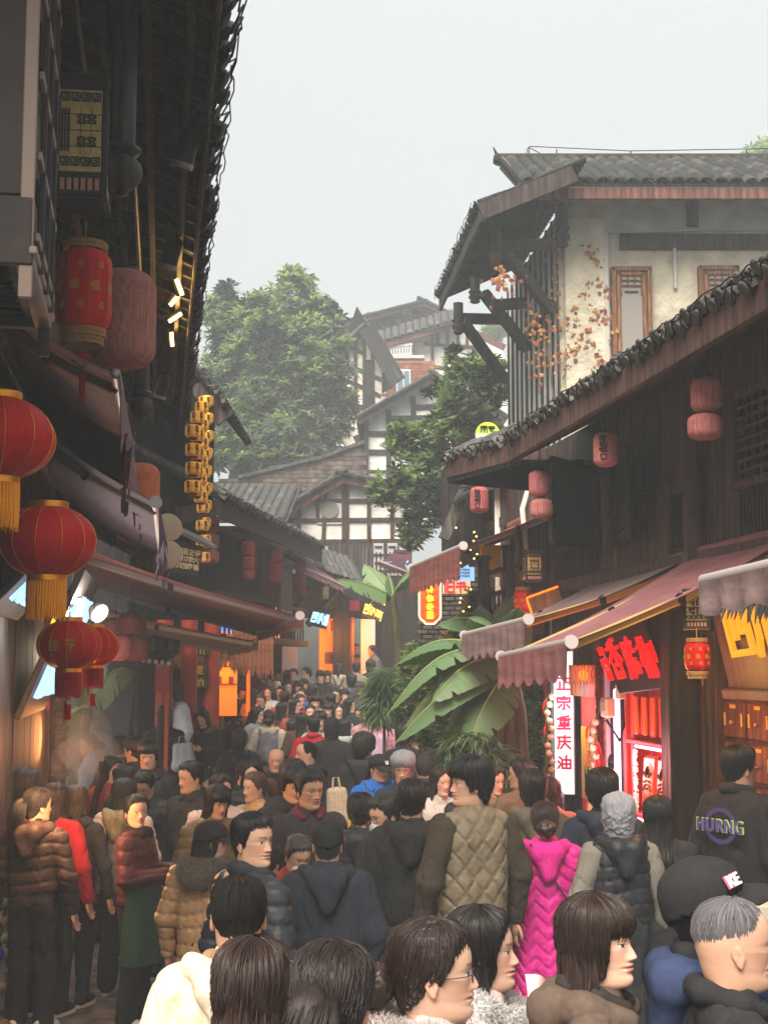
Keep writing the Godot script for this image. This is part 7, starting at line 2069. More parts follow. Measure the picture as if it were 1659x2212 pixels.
func hair_mesh(style: String, lod: int, length := 0.25, thick := .016, rough := .004, top := .012) -> ArrayMesh:
	var key := "hair%s%d%.2f%.3f%.3f%.3f" % [style, lod, length, thick, top, rough]
	if meshes.has(key):
		return meshes[key]
	var m := MB.new()
	var nz := FastNoiseLite.new(); nz.frequency = 1.0; nz.seed = 4; nz.fractal_octaves = 2
	var nt: int = [150, 64, 34][lod]
	var rows := []
	var nr: int = [64, 30, 17][lod]
	var back := style == "tied"
	var on := func(th: float, s: float, lift: float) -> Vector3:
		var p := skull(th, s)
		var deg := rad_to_deg(absf(wrapf(th, -PI, PI)))
		var edge := line(HAIRLINE[style], deg)
		var wob := nz.get_noise_2d(cos(th) * 7.0, sin(th) * 7.0) + .5 * nz.get_noise_2d(cos(th) * 40.0, sin(th) * 40.0)
		var ms := smoothstep(edge - .006 + wob * .010, edge + (.014 if style != "buzz" and style != "fade" else .035) + wob * .010, p.y)
		var t := thick + top * smoothstep(.13, .20, p.y)
		if style == "hood" or style == "beanie":
			t += .012 * nz.get_noise_3dv(p * 16.0) + .006 * nz.get_noise_3dv(p * 45.0) - .009 * exp(-pow(sin(th * 2.0) / .07, 2)) * smoothstep(.05, .12, p.y)
		elif style == "short":
			t *= lerpf(.35, 1.0, smoothstep(.085, .165, p.y))
		if style == "thin":
			t *= 1.0 - .9 * smoothstep(.19, .222, p.y)
		var ph := th
		if back:
			ph = atan2(p.x, p.y - .13 + (p.z + .1) * .1)
		t += rough * (nz.get_noise_3d(cos(ph) * 12.0,sin(ph) * 12.0,(p.z if back else p.y) * 6.0) + .9 * nz.get_noise_3d(cos(ph) * 38.0,sin(ph) * 38.0,(p.z if back else p.y) * 9.0)) * ms
		t = lerpf(-.006, t + lift, ms)
		return p + (p - Vector3(0, maxf(p.y * .5 + .06, p.y - .05) if p.y < .12 else .115, -.005)).normalized() * t
	for i in nr + 1:
		var s := lerpf(18.0, 1.6, float(i) / nr)
		var row := PackedVector3Array()
		for j in nt:
			row.append(on.call(TAU * j / nt, s, 0.0))
		rows.append(row)
	m.grid(rows, true)
	if back:
		for i in m.v.size():
			var p := m.v[i]
			m.uv[i] = Vector2(atan2(absf(p.x) + .002, p.y - .13 + (p.z + .1) * .1) / PI * .6, p.z * 2.0)
	if rough > 0.0 and style != "buzz" and lod < 2:  # loose strands over the mass and past the hairline
		for q in (700 if lod == 0 else 130):
			var th := rng_at(q) * TAU
			var s0 := lerpf(9.0, 17.6, sqrt(rng_at(q + 500)))
			var run := lerpf(2.5, 6.5, rng_at(q + 900))
			var up := lerpf(.0, .005, rng_at(q + 1300)) + rough * .2
			var a := []
			for f in 5:
				var s := maxf(s0 - run * f / 4.0, 4.0)
				a.append(on.call(th + (rng_at(q + 77) - .5) * .22 * f / 4.0 + (.25 * f / 4.0 * signf(sin(th)) if back else 0.0), s, up * f / 4.0 + .0012))
			m.tube(a, [.0009, .0016, .0016, .0012, .0004], 3)
	if style == "bangs" or style == "parted":
		rows = []
		var n2: int = [30, 14, 8][lod]
		var cols: int = [96, 40, 20][lod]
		var a0 := 64.0
		for i in n2 + 1:
			var f := float(i) / n2
			var y := lerpf(.17, -length, f)
			var w := lerpf(.086, .100, smoothstep(.12, -.10, y)); var zb := -line([[-.9, .165], [-.16, .160], [-.06, .126], [.03, .116], [.17, .110]], y)
			var row := PackedVector3Array()
			for sd in 2:
				for j in cols:
					var jj := j if sd == 0 else cols - 1 - j
					var deg := lerpf(-180.0 + a0 + 14.0 * f, 180.0 - a0 - 14.0 * f, float(jj) / (cols - 1))
					var th := deg_to_rad(180.0 + deg)
					var g := nz.get_noise_3d(cos(th) * 9.0, sin(th) * 9.0, y * 3.0) * .012 + nz.get_noise_3d(cos(th) * 34.0, sin(th) * 34.0, y * 3.0) * .006
					var inn := (1.0 if sd == 0 else lerpf(.84, .93, f))
					var zc := lerpf(-.005, -.05, smoothstep(.02, -.12, y))
					var lift := (.5 + nz.get_noise_2d(cos(th) * 30.0, sin(th) * 30.0)) * .07 * smoothstep(.7, 1.0, f)
					row.append(Vector3(sin(th) * (w + g) * inn, y + lift, zc + (cos(th) * (-zb + zc + g) * inn if cos(th) < 0.0 else cos(th) * (.085 + g) * inn)))
			rows.append(row)
		m.grid(rows, true)
	meshes[key] = m.done()
	return meshes[key]
func rng_at(i: int) -> float:
	return fposmod(sin(float(i) * 12.9898) * 43758.5453, 1.0)
func tail_mesh(lod: int, length := .24, w := .034, from := Vector3(0, .145, -.112)) -> ArrayMesh:
	var key := "tail%d%.2f%.3f%s" % [lod, length, w, from]
	if not meshes.has(key):
		var m := MB.new()
		var sides: int = [20, 12, 8][lod]
		for st in (7 if lod == 0 else 1):
			var pts := []; var rad := []
			var ox := (rng_at(st) - .5) * w * 1.3 * minf(st, 1); var oz := (rng_at(st + 9) - .5) * w * minf(st, 1)
			for i in 9:
				var f := i / 8.0
				pts.append(from + Vector3(ox * f + sin(f * 3.0 + st) * .008, -length * f * f - .02 * f + .035 * sin(f * PI), -.075 * sin(minf(f * 1.6, 1.57)) + oz * f))
				rad.append((w if st == 0 else w * .4) * (.55 + .9 * sin(f * 2.4)) * (1.0 - .75 * smoothstep(.6, 1.0, f)))
			m.tube(pts, rad, sides)
		if lod == 0:
			for q in 260:
				var a := rng_at(q) * TAU; var rr := w * lerpf(.75, 1.35, rng_at(q + 300)); var pts := []
				for i in 7:
					var f := i / 6.0 * lerpf(.7, 1.08, rng_at(q + 700))
					var wd := rr * (.55 + .9 * sin(minf(f, 1.0) * 2.4)) * (1.0 - .55 * smoothstep(.6, 1.0, f))
					pts.append(from + Vector3(cos(a + f) * wd, -length * f * f - .02 * f + .035 * sin(f * PI), -.075 * sin(minf(f * 1.6, 1.57)) + sin(a + f) * wd))
				m.tube(pts, [.001, .0018, .0018, .0016, .0012, .001, .0004], 3)
		meshes[key] = m.done()
	return meshes[key]
func lump(key: String, bones: Array, k: float, cell: float, rough := 0.0, freq := 60.0, fur := 0.0) -> ArrayMesh:
	if not meshes.has(key):
		var g := skin(bones, k, cell)
		var v: PackedVector3Array = g[0]
		if rough > 0.0:
			var nz := FastNoiseLite.new(); nz.frequency = freq / 6.0; nz.fractal_octaves = 3; nz.seed = 2
			for i in v.size():
				v[i] += Vector3(nz.get_noise_3dv(v[i]), nz.get_noise_3dv(v[i] + Vector3(9, 0, 0)), nz.get_noise_3dv(v[i] + Vector3(0, 9, 0))) * rough
		meshes[key] = smooth_from(v, g[1])
		if fur > 0.0:  # single hairs standing out of the pile
			var arr: Array = meshes[key].surface_get_arrays(0)
			var m := MB.new(); m.v = arr[Mesh.ARRAY_VERTEX]; m.n = arr[Mesh.ARRAY_NORMAL]; m.ix = arr[Mesh.ARRAY_INDEX]
			m.uv.resize(m.v.size())
			var n0 := m.n.duplicate(); var step := maxi(1, v.size() / 2600)
			for i in range(0, v.size(), step):
				for q in 2:
					var d := (n0[i] + Vector3(rng_at(i + q * 7) - .5, rng_at(i * 3 + q) - .75, rng_at(i * 5 + q) - .5) * .9).normalized() * fur * (.6 + .7 * rng_at(i + q * 3))
					var p := v[i] + Vector3(rng_at(i + 1) - .5, rng_at(i + 2) - .5, rng_at(i + 4) - .5) * cell
					m.tube([p - n0[i] * .003, p + d * .6, p + d - Vector3(0, fur * .25, 0)], [.0014, .0010, .0003], 3)
			meshes[key] = m.done()
	return meshes[key]
const POSES := {
	"down": [.272, 1.10, -.03, .282, .86, .05, .272, 1.10, -.03, .282, .86, .05], "phone": [.262, 1.12, .03, .085, 1.16, .27, .262, 1.12, .03, .085, 1.15, .27],
	"pocket": [.30, 1.13, -.07, .215, .93, .10, .30, 1.13, -.07, .215, .93, .10], "bent": [.265, 1.12, .02, .17, 1.10, .27, .272, 1.10, -.03, .282, .86, .05],
	"raise": [.235, 1.19, .17, .06, 1.38, .30, .235, 1.19, .17, .06, 1.38, .30], "carry": [.26, 1.11, .0, .22, .98, .22, .26, 1.11, .0, .22, .98, .22]}
func side(a: Array, i: int, s: float) -> Vector3:
	return Vector3(a[i] * s, a[i + 1], a[i + 2])
func quilted(v: PackedVector3Array, ix: PackedInt32Array, how: String, seed_at := 0) -> void:
	var nn := PackedVector3Array(); nn.resize(v.size())
	for i in range(0, ix.size(), 3):
		var m := (v[ix[i + 2]] - v[ix[i]]).cross(v[ix[i + 1]] - v[ix[i]])
		for q in 3:
			nn[ix[i + q]] += m
	var nz := FastNoiseLite.new(); nz.frequency = 5.0; nz.fractal_octaves = 3; nz.seed = seed_at
	for i in v.size():
		var p := v[i]
		var n := nn[i].normalized()
		var d := nz.get_noise_3dv(p * Vector3(1, .55, 1)) * (.009 if how != "plain" else .010)
		if how == "plain":
			d -= .011 * pow(1.0 - absf(nz.get_noise_3dv(p * Vector3(1.1, .7, 1.1) + Vector3(7, 3, 1))), 9.0)
		if how == "puffer":
			var w := absf(sin((p.y + .02 * sin(p.x * 9.0) + nz.get_noise_3dv(p * .6) * .02) * PI / .088))
			d -= .013 * pow(1.0 - w, 2.6)
			d += .004 * sin(p.x * 110.0 + p.z * 60.0) * pow(1.0 - w, 1.2)
		elif how == "chevron":
			d -= .020 * pow(1.0 - absf(sin((p.y - absf(fposmod(p.x + p.z * .6, .16) - .08) * .95) * PI / .085)), 3.0)
		elif how == "diamond":
			d -= .019 * maxf(pow(1.0 - absf(sin((p.y + p.x * 1.25) * PI / .13)), 6.0), pow(1.0 - absf(sin((p.y - p.x * 1.25) * PI / .13)), 6.0))
		v[i] = p + n * d
const CELL := [.011, .016, .026]
func jacket_mesh(pose: String, bulk: float, hem: float, how: String, lod: int, arms := true, flare := 0.0, belly := 0.0) -> ArrayMesh:
	var key := "j%s%.3f%.2f%s%d%s%.2f" % [pose, bulk, hem, how, lod, arms, flare]
	if meshes.has(key):
		return meshes[key]
	var a: Array = POSES[pose]
	var b := bulk
	var bones := [[Vector3(-.140,1.378,-.015),Vector3(.140,1.378,-.015),.060 + b * .6,.060 + b * .6],[Vector3(-.05,1.40,-.02),Vector3(.05,1.40,-.02),.075 + b * .3,.075 + b * .3],[Vector3(0,1.40,-.015),Vector3(0,1.455,-.008),.078 + b * .3,.068 + b * .3],[Vector3(0,1.30,.004),Vector3(0,1.06,.008 + belly * .7),.108 + b,.104 + b + belly],[Vector3(0,1.06,.008 + belly * .7),Vector3(0,hem + .10,.008),.104 + b + belly,.106 + b + flare]]
	for s in [-1.0, 1.0]:
		bones.append([Vector3(s * .080, 1.30, .0), Vector3(s * .072, 1.06, .005), .106 + b, .100 + b])
		bones.append([Vector3(s * .072, 1.06, .005 + belly), Vector3(s * (.078 + flare), hem + .10, .005), .100 + b + belly, .102 + b + flare])
		if arms:
			var o := 0 if s > 0 else 6
			var e := side(a, o, s); var w := side(a, o + 3, s)
			bones.append([Vector3(s * .185, 1.362, -.01), e, .062 + b * .8, .050 + b * .8])
			bones.append([e, w.lerp(e, .05), .050 + b * .8, .040 + b * .6])
	var g := skin(bones, .034, CELL[lod])
	var v: PackedVector3Array = g[0]
	quilted(v, g[1], how, int(bulk * 1000.0) + pose.length())
	meshes[key] = smooth_from(v, g[1])
	return meshes[key]
func sleeves_mesh(pose: String, lod: int) -> ArrayMesh:
	var key := "sl%s%d" % [pose, lod]
	if not meshes.has(key):
		var bones := []
		for s in [-1.0, 1.0]:
			var o := 0 if s > 0 else 6
			var e := side(POSES[pose], o, s); var w := side(POSES[pose], o + 3, s)
			bones.append_array([[Vector3(s * .175, 1.362, -.01), e, .082, .066], [e, w.lerp(e, .05), .066, .048]])
		var g := skin(bones, .03, CELL[lod])
		quilted(g[0], g[1], "plain", 3)
		meshes[key] = smooth_from(g[0], g[1])
	return meshes[key]
func trouser_mesh(stride: float, wide: float, lod: int) -> ArrayMesh:
	var key := "t%.2f%.2f%d" % [stride, wide, lod]
	if not meshes.has(key):
		var bones := [[Vector3(-.06, .93, 0), Vector3(.06, .93, 0), .115, .115]]
		for s in [-1.0, 1.0]:
			var z: float = stride * s
			var hip := Vector3(s * .088, .86, 0); var knee := Vector3(s * .10, .48, .02 + z * .55); var ank := Vector3(s * .105, .10 + maxf(0.0, -z) * .12, -.015 + z)
			bones.append_array([[hip, knee, .095, .068 + wide * .4], [knee, ank, .068 + wide * .4, .050 + wide]])
		var g := skin(bones, .05, CELL[lod] * 1.1, .055)
		quilted(g[0], g[1], "plain", 8)
		meshes[key] = smooth_from(g[0], g[1])
	return meshes[key]
func shoe_mesh(lod: int) -> ArrayMesh:
	return lump("shoe%d" % lod,[[Vector3(0,.055,-.045),Vector3(.006,.045,.10),.042,.036],[Vector3(0,.09,-.045),Vector3(0,.06,.02),.036,.04],[Vector3(.004,.04,.07),Vector3(.008,.036,.155),.040,.032]],.03,[.010,.016,.024][lod])
func sole_mesh() -> ArrayMesh:
	if not meshes.has("sole"):
		var m := MB.new()
		var pg := PackedVector2Array()
		for i in 20:
			var t := TAU * i / 20
			pg.append(Vector2(cos(t) * (.043 + .006 * sin(t)) + .004, sin(t) * .142 + .05))
		m.slab(pg, Transform3D(Basis(Vector3.RIGHT, PI / 2), Vector3.ZERO), -.028, 0.0)
		meshes["sole"] = m.done()
	return meshes["sole"]
func hand_mb(sd: float, curl: float) -> MB:  # the wrist at the origin, fingers down, palm turned inwards
	var m := MB.new()
	m.tube([Vector3(0, .03, 0), Vector3(0, -.01, 0), Vector3(0, -.045, .0), Vector3(-sd * .004, -.085, 0)], [.026, .029, .040, .036], 8, .52)
	for i in 4:
		var z := .028 - i * .0185
		var l: float = [.070, .079, .073, .057][i]
		var p := Vector3(0, -.084, z)
		var pts := [p]; var an := curl * .3
		for q in 3:
			p += Vector3(-sd * sin(an) * l * [.45, .32, .23][q], -cos(an) * l * [.45, .32, .23][q], z * .05)
			pts.append(p); an += curl * .8
		m.tube(pts, [.0095, .009, .0082, .0065], 6)
	m.tube([Vector3(0,-.025,.026),Vector3(-sd * .012,-.050,.048),Vector3(-sd * .02,-.078,.054),Vector3(-sd * .028,-.10,.050)],[.0125,.011,.010,.0075],6)
	return m
func join(bits: Array) -> ArrayMesh:  # [vertices, indices, colours or one colour, transform]
	var v := PackedVector3Array(); var ix := PackedInt32Array(); var col := PackedColorArray()
	for b in bits:
		var k := v.size()
		var t: Transform3D = b[3]
		v.append_array(t * (b[0] as PackedVector3Array))
		if b[2] is Color:
			var c := PackedColorArray(); c.resize(b[0].size()); c.fill(b[2])
			col.append_array(c)
		else:
			col.append_array(b[2])
		var bi: PackedInt32Array = b[1]
		var jx := PackedInt32Array(); jx.resize(bi.size())
		for i in bi.size():
			jx[i] = bi[i] + k
		ix.append_array(jx)
	return smooth_from(v, ix, PackedVector2Array(), col)
var cores := {}
func core(pose: String) -> Array:
	if not cores.has(pose):
		var a: Array = POSES[pose]
		var bones := [[Vector3(0,1.44,-.01),Vector3(0,1.30,0),.06,.08],[Vector3(-.11,1.36,0),Vector3(.11,1.36,0),.06,.06],[Vector3(0,1.30,0),Vector3(0,.95,0),.082,.085]]
		for s in [-1.0, 1.0]:
			var o := 0 if s > 0 else 6
			var e := side(a, o, s); var w := side(a, o + 3, s)
			bones.append_array([[Vector3(s * .17,1.36,-.01),e,.048,.038],[e,w,.038,.028],[Vector3(s * .085,.9,0),Vector3(s * .098,.48,.01),.08,.05],[Vector3(s * .098,.48,.01),Vector3(s * .104,.08,-.01),.05,.035]])
		cores[pose] = skin(bones, .05, .042)
	return cores[pose]
func cloth(key: String, c: Color, how := "plain") -> StandardMaterial3D:
	c = c.lerp(Color.WHITE, .095)
	var k := "cloth%s%s" % [how, c.to_html(false)]
	if mats.has(k):
		return mats[k]
	var m: StandardMaterial3D
	match how:
		"puffer", "chevron":
			m = mat(k, c, .46, "soft", "fold_n", 5.0, .55, false)
		"diamond":
			m = mat(k, c, .6, "soft", "fold_n", 5.0, .4, false)
		"fur":
			m = mat(k, c, .95, "fine", "fine_n", 6.0, 1.2, false)
			m.rim_enabled = true; m.rim = 0.6
		"knit":
			m = mat(k, c, .95, "fine", "cells_n", 9.0, .8, false)
		_:
			m = mat(k, c, .88, "soft", "fine_n", 9.0, .55, false)
	return m
func hexc(s: String) -> Color:
	return Color.html(s)
func hair_mat(c: Color) -> StandardMaterial3D:
	var k := "hairm" + c.to_html(false)
	if mats.has(k):
		return mats[k]
	var m := mat(k, c, .44)
	m.albedo_texture = tex.hair; m.normal_enabled = true; m.normal_texture = tex.hair_n; m.normal_scale = 1.0; m.uv1_scale = Vector3(6,1,1); m.metallic_specular = .45
	return m
var last_head: Transform3D
var faces := 0
# One person: the pixel of the head's top, the depth, the way the body and the head face (0 towards the camera, 90 to the photo's right), and what they wear.
func who(u: float, v: float, d: float, yaw: float, hy: float, hp: float, desc: String, label: String) -> Node3D:
	var w := {}
	for t in desc.split(" ", false):
		var q := t.split("=")
		w[q[0]] = q[1] if q.size() > 1 else "1"
	var kind: String = w.get("k", "m")
	var extra := .025 if not w.has("cap") else .03
	var want: float = {"m": 1.72, "w": 1.62, "e": 1.64, "c": 1.22}[kind]
	var best := 9.0; var d0 := d
	for i in 13:  # the depth, near the one judged by head size, at which a person of ordinary height stands on the ground
		var dd := d0 * (.91 + i * .015)
		var err := absf(at(u, v, dd).y - ground(dd) - extra - want) + absf(i - 6) * .006
		if err < best:
			best = err; d = dd
	var topp := at(u, v, d)
	var g := ground(d)
	var lod := 0 if d < 9.6 else (1 if d < 12.5 else 2)
	var hgt: float = topp.y - g - extra
	var s := clampf(hgt / 1.70, .60 if kind == "c" else .86, 1.12)
	var o := thing("person", label, "person")
	var base_y := topp.y - extra - 1.70 * s
	o.transform = Transform3D(Basis(UPV, deg_to_rad(yaw)).scaled_local(Vector3(s, s, s)), Vector3(topp.x, base_y, topp.z))
	var hs := float(w.get("hs", "1.0"))
	var pose: String = w.get("pose", "down")
	var hb := Basis(UPV, deg_to_rad(hy - yaw)) * Basis(Vector3.RIGHT, deg_to_rad(hp))
	var piv := Vector3(0, -.03, -.02)
	var neck := Vector3(0, 1.442, -.012)
	var ht := Transform3D(hb.scaled(Vector3.ONE * hs), neck) * Transform3D(Basis(), -piv)
	last_head = ht
	# keep the head above the point that was measured
	var off := ht * Vector3(0, .2, 0)
	o.position -= o.basis * Vector3(off.x, 0, off.z)
	var sk := [.88, .96, 1.03, 1.1][(label.length() / 3) % 4] as float
	var smile := float(w.get("smile", "0"))
	var bits := []
	var hd := head_parts(kind, lod, smile, ({"m": 1.0, "w": .93, "e": 1.03, "c": .95}[kind] as float) + [-.06, 0.0, .05][label.length() % 3])
	bits.append([hd[0], hd[1], hd[2], ht])
	var co := core(pose)
	var skc := face_color(9, .1, kind, 0)
	bits.append([co[0], co[1], skc * .8, Transform3D()])
	for sd in [-1.0, 1.0]:
		var oo := 0 if sd > 0 else 6
		var e := side(POSES[pose], oo, sd); var wr := side(POSES[pose], oo + 3, sd)
		if pose == "pocket":
			continue
		var y := (e - wr).normalized()
		var x := Vector3(sd, 0, 0) if pose == "down" else (Vector3(sd * .5, -.2, .6) if pose == "raise" else Vector3(sd * .6, -.8, 0))
		var z := x.cross(y).normalized()
		x = y.cross(z)
		var hm := hand_mb(sd, .45 if pose == "down" else 1.0)
		bits.append([hm.v, hm.ix, skc.lerp(Color(.45, .16, .11), .15), Transform3D(Basis(x, y, z), wr)])
	var bm := mat("skin%.2f" % sk, lin(sk, sk, sk), .5)
	bm.vertex_color_use_as_albedo = true; bm.subsurf_scatter_enabled = true; bm.subsurf_scatter_strength = .08
	part(o, "body", join(bits), bm)
	# hair
	var hs2: String = w.get("hair", "short" if kind == "m" or kind == "e" else "tied")
	var hc := hair_mat(hexc(w.get("hc", "1a1513")))
	var covered := w.has("cap") or w.has("beanie") or w.has("hoodup")
	if hs2 != "bald":
		var style: String = {"short": "short","buzz": "buzz","fade": "fade","thin": "thin","mop": "mop","tied": "tied","bun": "tied","tail": "tied","long": "parted","bangs": "bangs","bob": "bangs","curly": "mop","afro": "mop","wave": "parted"}[hs2]
		var ln := float(w.get("len", "0.26" if hs2 == "long" or hs2 == "bangs" else "0.0"))
		if hs2 == "bob":
			ln = .03
		if hs2 == "wave":
			ln = .15
		var th := .006 if covered else {"short": .012,"buzz": .004,"fade": .003,"thin": .004,"mop": .024,"tied": .011,"parted": .014,"bangs": .015}[style] as float
		if hs2 == "curly":
			th = .036
		var hm2 := hair_mesh(style,lod,ln,th,(.013 if hs2 == "curly" else (.003 if style == "tied" or style == "buzz" else .0045)) * (2.2 if w.has("wild") else 1.0) if not covered else .0,0.0 if covered or style == "buzz" else ((.010 if style != "thin" and style != "fade" else .003) if style != "mop" else .016))
		if style == "buzz" or style == "thin" or style == "fade":
			hc = mat("crop" + str(w.get("hc", "")), hexc(w.get("hc", "1a1513")), .8, "fine", "fine_n", 24.0, 1.2, false)
		part(o, "hair", hm2, hc, ht)
		if hs2 == "tail":
			part(o, "ponytail", tail_mesh(lod, float(w.get("len", ".24"))), hc, ht)
		elif hs2 == "bun":
			part(o,"hair_bun",lump("bun%d" % lod,[[Vector3(-.022,.085,-.145),Vector3(.022,.09,-.145),.042,.040],[Vector3(0,.11,-.135),Vector3(0,.075,-.155),.036,.040]],.02,.009 if lod < 2 else .02,.012,160.0),hc,ht)
	if w.has("cap"):
		var cm := cloth("", hexc(w.cap))
		part(o, "cap", hair_mesh("cap", lod, 0.0, .017, 0.0, .008), cm, ht)
		var kb := "brim%d" % lod
		if not meshes.has(kb):
			var m := MB.new()
			var rows := []
			for q in [[.085, .0], [.135, .004], [.195, -.004], [.196, -.008], [.135, -.003], [.085, -.006]]:
				var row := PackedVector3Array()
				for j in 17:
					var t := lerpf(-1.15, 1.15, j / 16.0)
					var r: float = q[0]
					row.append(Vector3(sin(t) * lerpf(.089,.078,(r - .085) / .08),.152 + q[1] - .020 * sin(t) * sin(t) - (r - .085) * .22,lerpf(cos(t) * .108 - .002,cos(t) * .098 + (r - .085) * (.55 + .45 * cos(t)),minf((r - .085) / .02,1.0))))
				rows.append(row)
			m.grid(rows)
			meshes[kb] = m.done()
		if not w.has("nobrim"):
			part(o, "cap_brim", meshes[kb], cm, ht)
	if w.has("beanie"):
		part(o, "knit_hat", hair_mesh("beanie", lod, 0.0, .022, 0.0, .03), cloth("", hexc(w.beanie), "knit"), ht)
	if w.has("hoodup"):
		part(o, "raised_hood", hair_mesh("hood", lod, 0.0, .030, 0.0, .014), cloth("", hexc(w.hoodup), "knit"), ht)
	if w.has("glasses"):
		if not meshes.has("specs"):
			var m := MB.new()
			for sd in [-1.0, 1.0]:
				var pts := []
				for j in 15:
					var t := TAU * j / 14
					pts.append(Vector3(sd * .033 + cos(t) * .0235, .112 + sin(t) * .018 * (1.0 if sin(t) < 0 else .9), .098 - absf(sd * .033 + cos(t) * .0235) * .16))
				m.tube(pts, [.0015], 5)
				m.tube([Vector3(sd * .056, .117, .089), Vector3(sd * .074, .116, .07), Vector3(sd * .080, .112, -.005), Vector3(sd * .081, .098, -.02)], [.0014], 5)
			m.tube([Vector3(-.010, .116, .097), Vector3(0, .119, .1), Vector3(.010, .116, .097)], [.0014], 5)
			meshes["specs"] = m.done()
		part(o, "glasses", meshes["specs"], mat("specs", Color(.25, .2, .2), .3), ht)
	if w.has("mask"):
		part(o,"face_mask",lump("mask",[[Vector3(-.035,.05,.075),Vector3(.035,.05,.075),.030,.030],[Vector3(0,.075,.098),Vector3(0,.03,.09),.016,.02]],.03,.010),cloth("",hexc(w.mask)),ht)
	# clothes
	var top: String = w.get("top", "coat")
	var tc := hexc(w.get("tc", "1c1c1f"))
	var hem := float(w.get("hem", ".80"))
	var how: String = {"puffer": "puffer", "vest": "diamond", "pvest": "puffer", "coat": "plain", "chevron": "chevron", "quilt": "diamond", "fleece": "plain"}[top]
	var bulk := float(w.get("bulk",{"puffer": ".018","vest": ".016","pvest": ".018","coat": ".008","chevron": ".022","quilt": ".014","fleece": ".016"}[top]))
	var sleeveless := top == "vest" or top == "pvest"
	part(o,"vest" if sleeveless else "jacket",jacket_mesh(pose,bulk,hem,how,lod,not sleeveless,float(w.get("flare","0")),float(w.get("belly","0"))),cloth("",tc,"fur" if top == "fleece" else how))
	if sleeveless:
		part(o, "sleeves", sleeves_mesh(pose, lod), cloth("", hexc(w.get("sc", "3a3428")), "knit"))
	if w.has("hood"):
		part(o,"hood",lump("hood%d%d" % [lod,int(bulk * 1000)],[[Vector3(.085,1.40,.085),Vector3(.125,1.432,-.03),.030,.040],[Vector3(-.085,1.40,.085),Vector3(-.125,1.432,-.03),.030,.040],[Vector3(.125,1.432,-.03),Vector3(.06,1.42,-.125),.040,.050],[Vector3(-.125,1.432,-.03),Vector3(-.06,1.42,-.125),.040,.050],[Vector3(.06,1.42,-.125),Vector3(-.06,1.42,-.125),.05,.05],[Vector3(.05,1.39,-.125 - bulk),Vector3(0,1.27,-.125 - bulk),.055,.04],[Vector3(-.05,1.39,-.125 - bulk),Vector3(0,1.27,-.125 - bulk),.055,.04]],.04,CELL[lod],.010,30.0),cloth("",hexc(w.hood) if w.hood.length() > 2 else tc,"puffer" if how == "puffer" else "plain"))
	if w.has("fur"):
		part(o,"fur_collar",lump("furc%d" % lod,[[Vector3(.075,1.385,.12),Vector3(.13,1.43,-.01),.035,.050],[Vector3(-.075,1.385,.12),Vector3(-.13,1.43,-.01),.035,.050],[Vector3(.13,1.43,-.01),Vector3(.06,1.42,-.14),.05,.062],[Vector3(-.13,1.43,-.01),Vector3(-.06,1.42,-.14),.05,.062],[Vector3(.06,1.42,-.14),Vector3(-.06,1.42,-.14),.062,.062],[Vector3(.04,1.38,-.17),Vector3(-.04,1.38,-.17),.06,.06]],.04,CELL[lod] * .9,.010,190.0,.020 if lod < 2 else 0.0),cloth("",hexc(w.fur),"fur"))
	if w.has("collar"):
		part(o,"collar",lump("coll%d" % lod,[[Vector3(.05,1.425,.075),Vector3(.082,1.455,0),.022,.026],[Vector3(-.05,1.425,.075),Vector3(-.082,1.455,0),.022,.026],[Vector3(.082,1.455,0),Vector3(.03,1.475,-.085),.026,.03],[Vector3(-.082,1.455,0),Vector3(-.03,1.475,-.085),.026,.03],[Vector3(.03,1.475,-.085),Vector3(-.03,1.475,-.085),.03,.03]],.025,CELL[lod] * .9,.003),cloth("",hexc(w.collar) if w.collar.length() > 2 else tc))
	if w.has("scarf"):
		part(o,"scarf",lump("scarf%d" % lod,[[Vector3(.06,1.43,.07),Vector3(-.06,1.43,.07),.036,.036],[Vector3(.06,1.43,.07),Vector3(.075,1.45,-.05),.036,.036],[Vector3(-.06,1.43,.07),Vector3(-.075,1.45,-.05),.036,.036],[Vector3(.075,1.45,-.05),Vector3(-.075,1.45,-.05),.036,.036]],.03,CELL[lod],.006),cloth("",hexc(w.scarf),"knit"))
	if w.has("apron"):
		if not meshes.has("apron"):
			var m := MB.new()
			var rows := []
			for side2 in 2:
				for i in 19:
					var ii := i if side2 == 0 else 18 - i
					var f := ii / 18.0
					var y := lerpf(1.12, .50, f)
					var row := PackedVector3Array()
					for j in 25:
						var t := lerpf(-1.75, 1.75, j / 24.0) * lerpf(.85, 1.0, f)
						var r := 1.0 + .05 * sin(t * 7.0 + f * 3.0) * f - side2 * .025
						row.append(Vector3(sin(t) * lerpf(.215, .255, f) * r, y, cos(t) * lerpf(.175, .205, f) * r + .01))
					rows.append(row)
			m.grid(rows)
			meshes["apron"] = m.done()
		part(o, "apron", meshes["apron"], cloth("", hexc(w.apron)))
	if w.has("pack"):
		part(o,"backpack",lump("pack%d" % lod,[[Vector3(-.09,1.30,-.20),Vector3(-.10,1.02,-.21),.06,.075],[Vector3(.09,1.30,-.20),Vector3(.10,1.02,-.21),.06,.075],[Vector3(0,1.36,-.19),Vector3(0,1.0,-.22),.06,.085],[Vector3(0,1.10,-.28),Vector3(0,1.04,-.28),.05,.05]],.06,.02 if lod < 2 else .03),cloth("",hexc(w.pack)))
		for sd in [-1.0, 1.0]:
			var m := MB.new()
			m.tube([Vector3(sd * .11,1.05,-.16),Vector3(sd * .14,1.40,-.13),Vector3(sd * .13,1.475,-.02),Vector3(sd * .12,1.35,.14 + bulk),Vector3(sd * .16,1.1,.13 + bulk)],[.018],6,.5)
			part(o, "shoulder_strap", m.done(), cloth("", hexc(w.pack)))
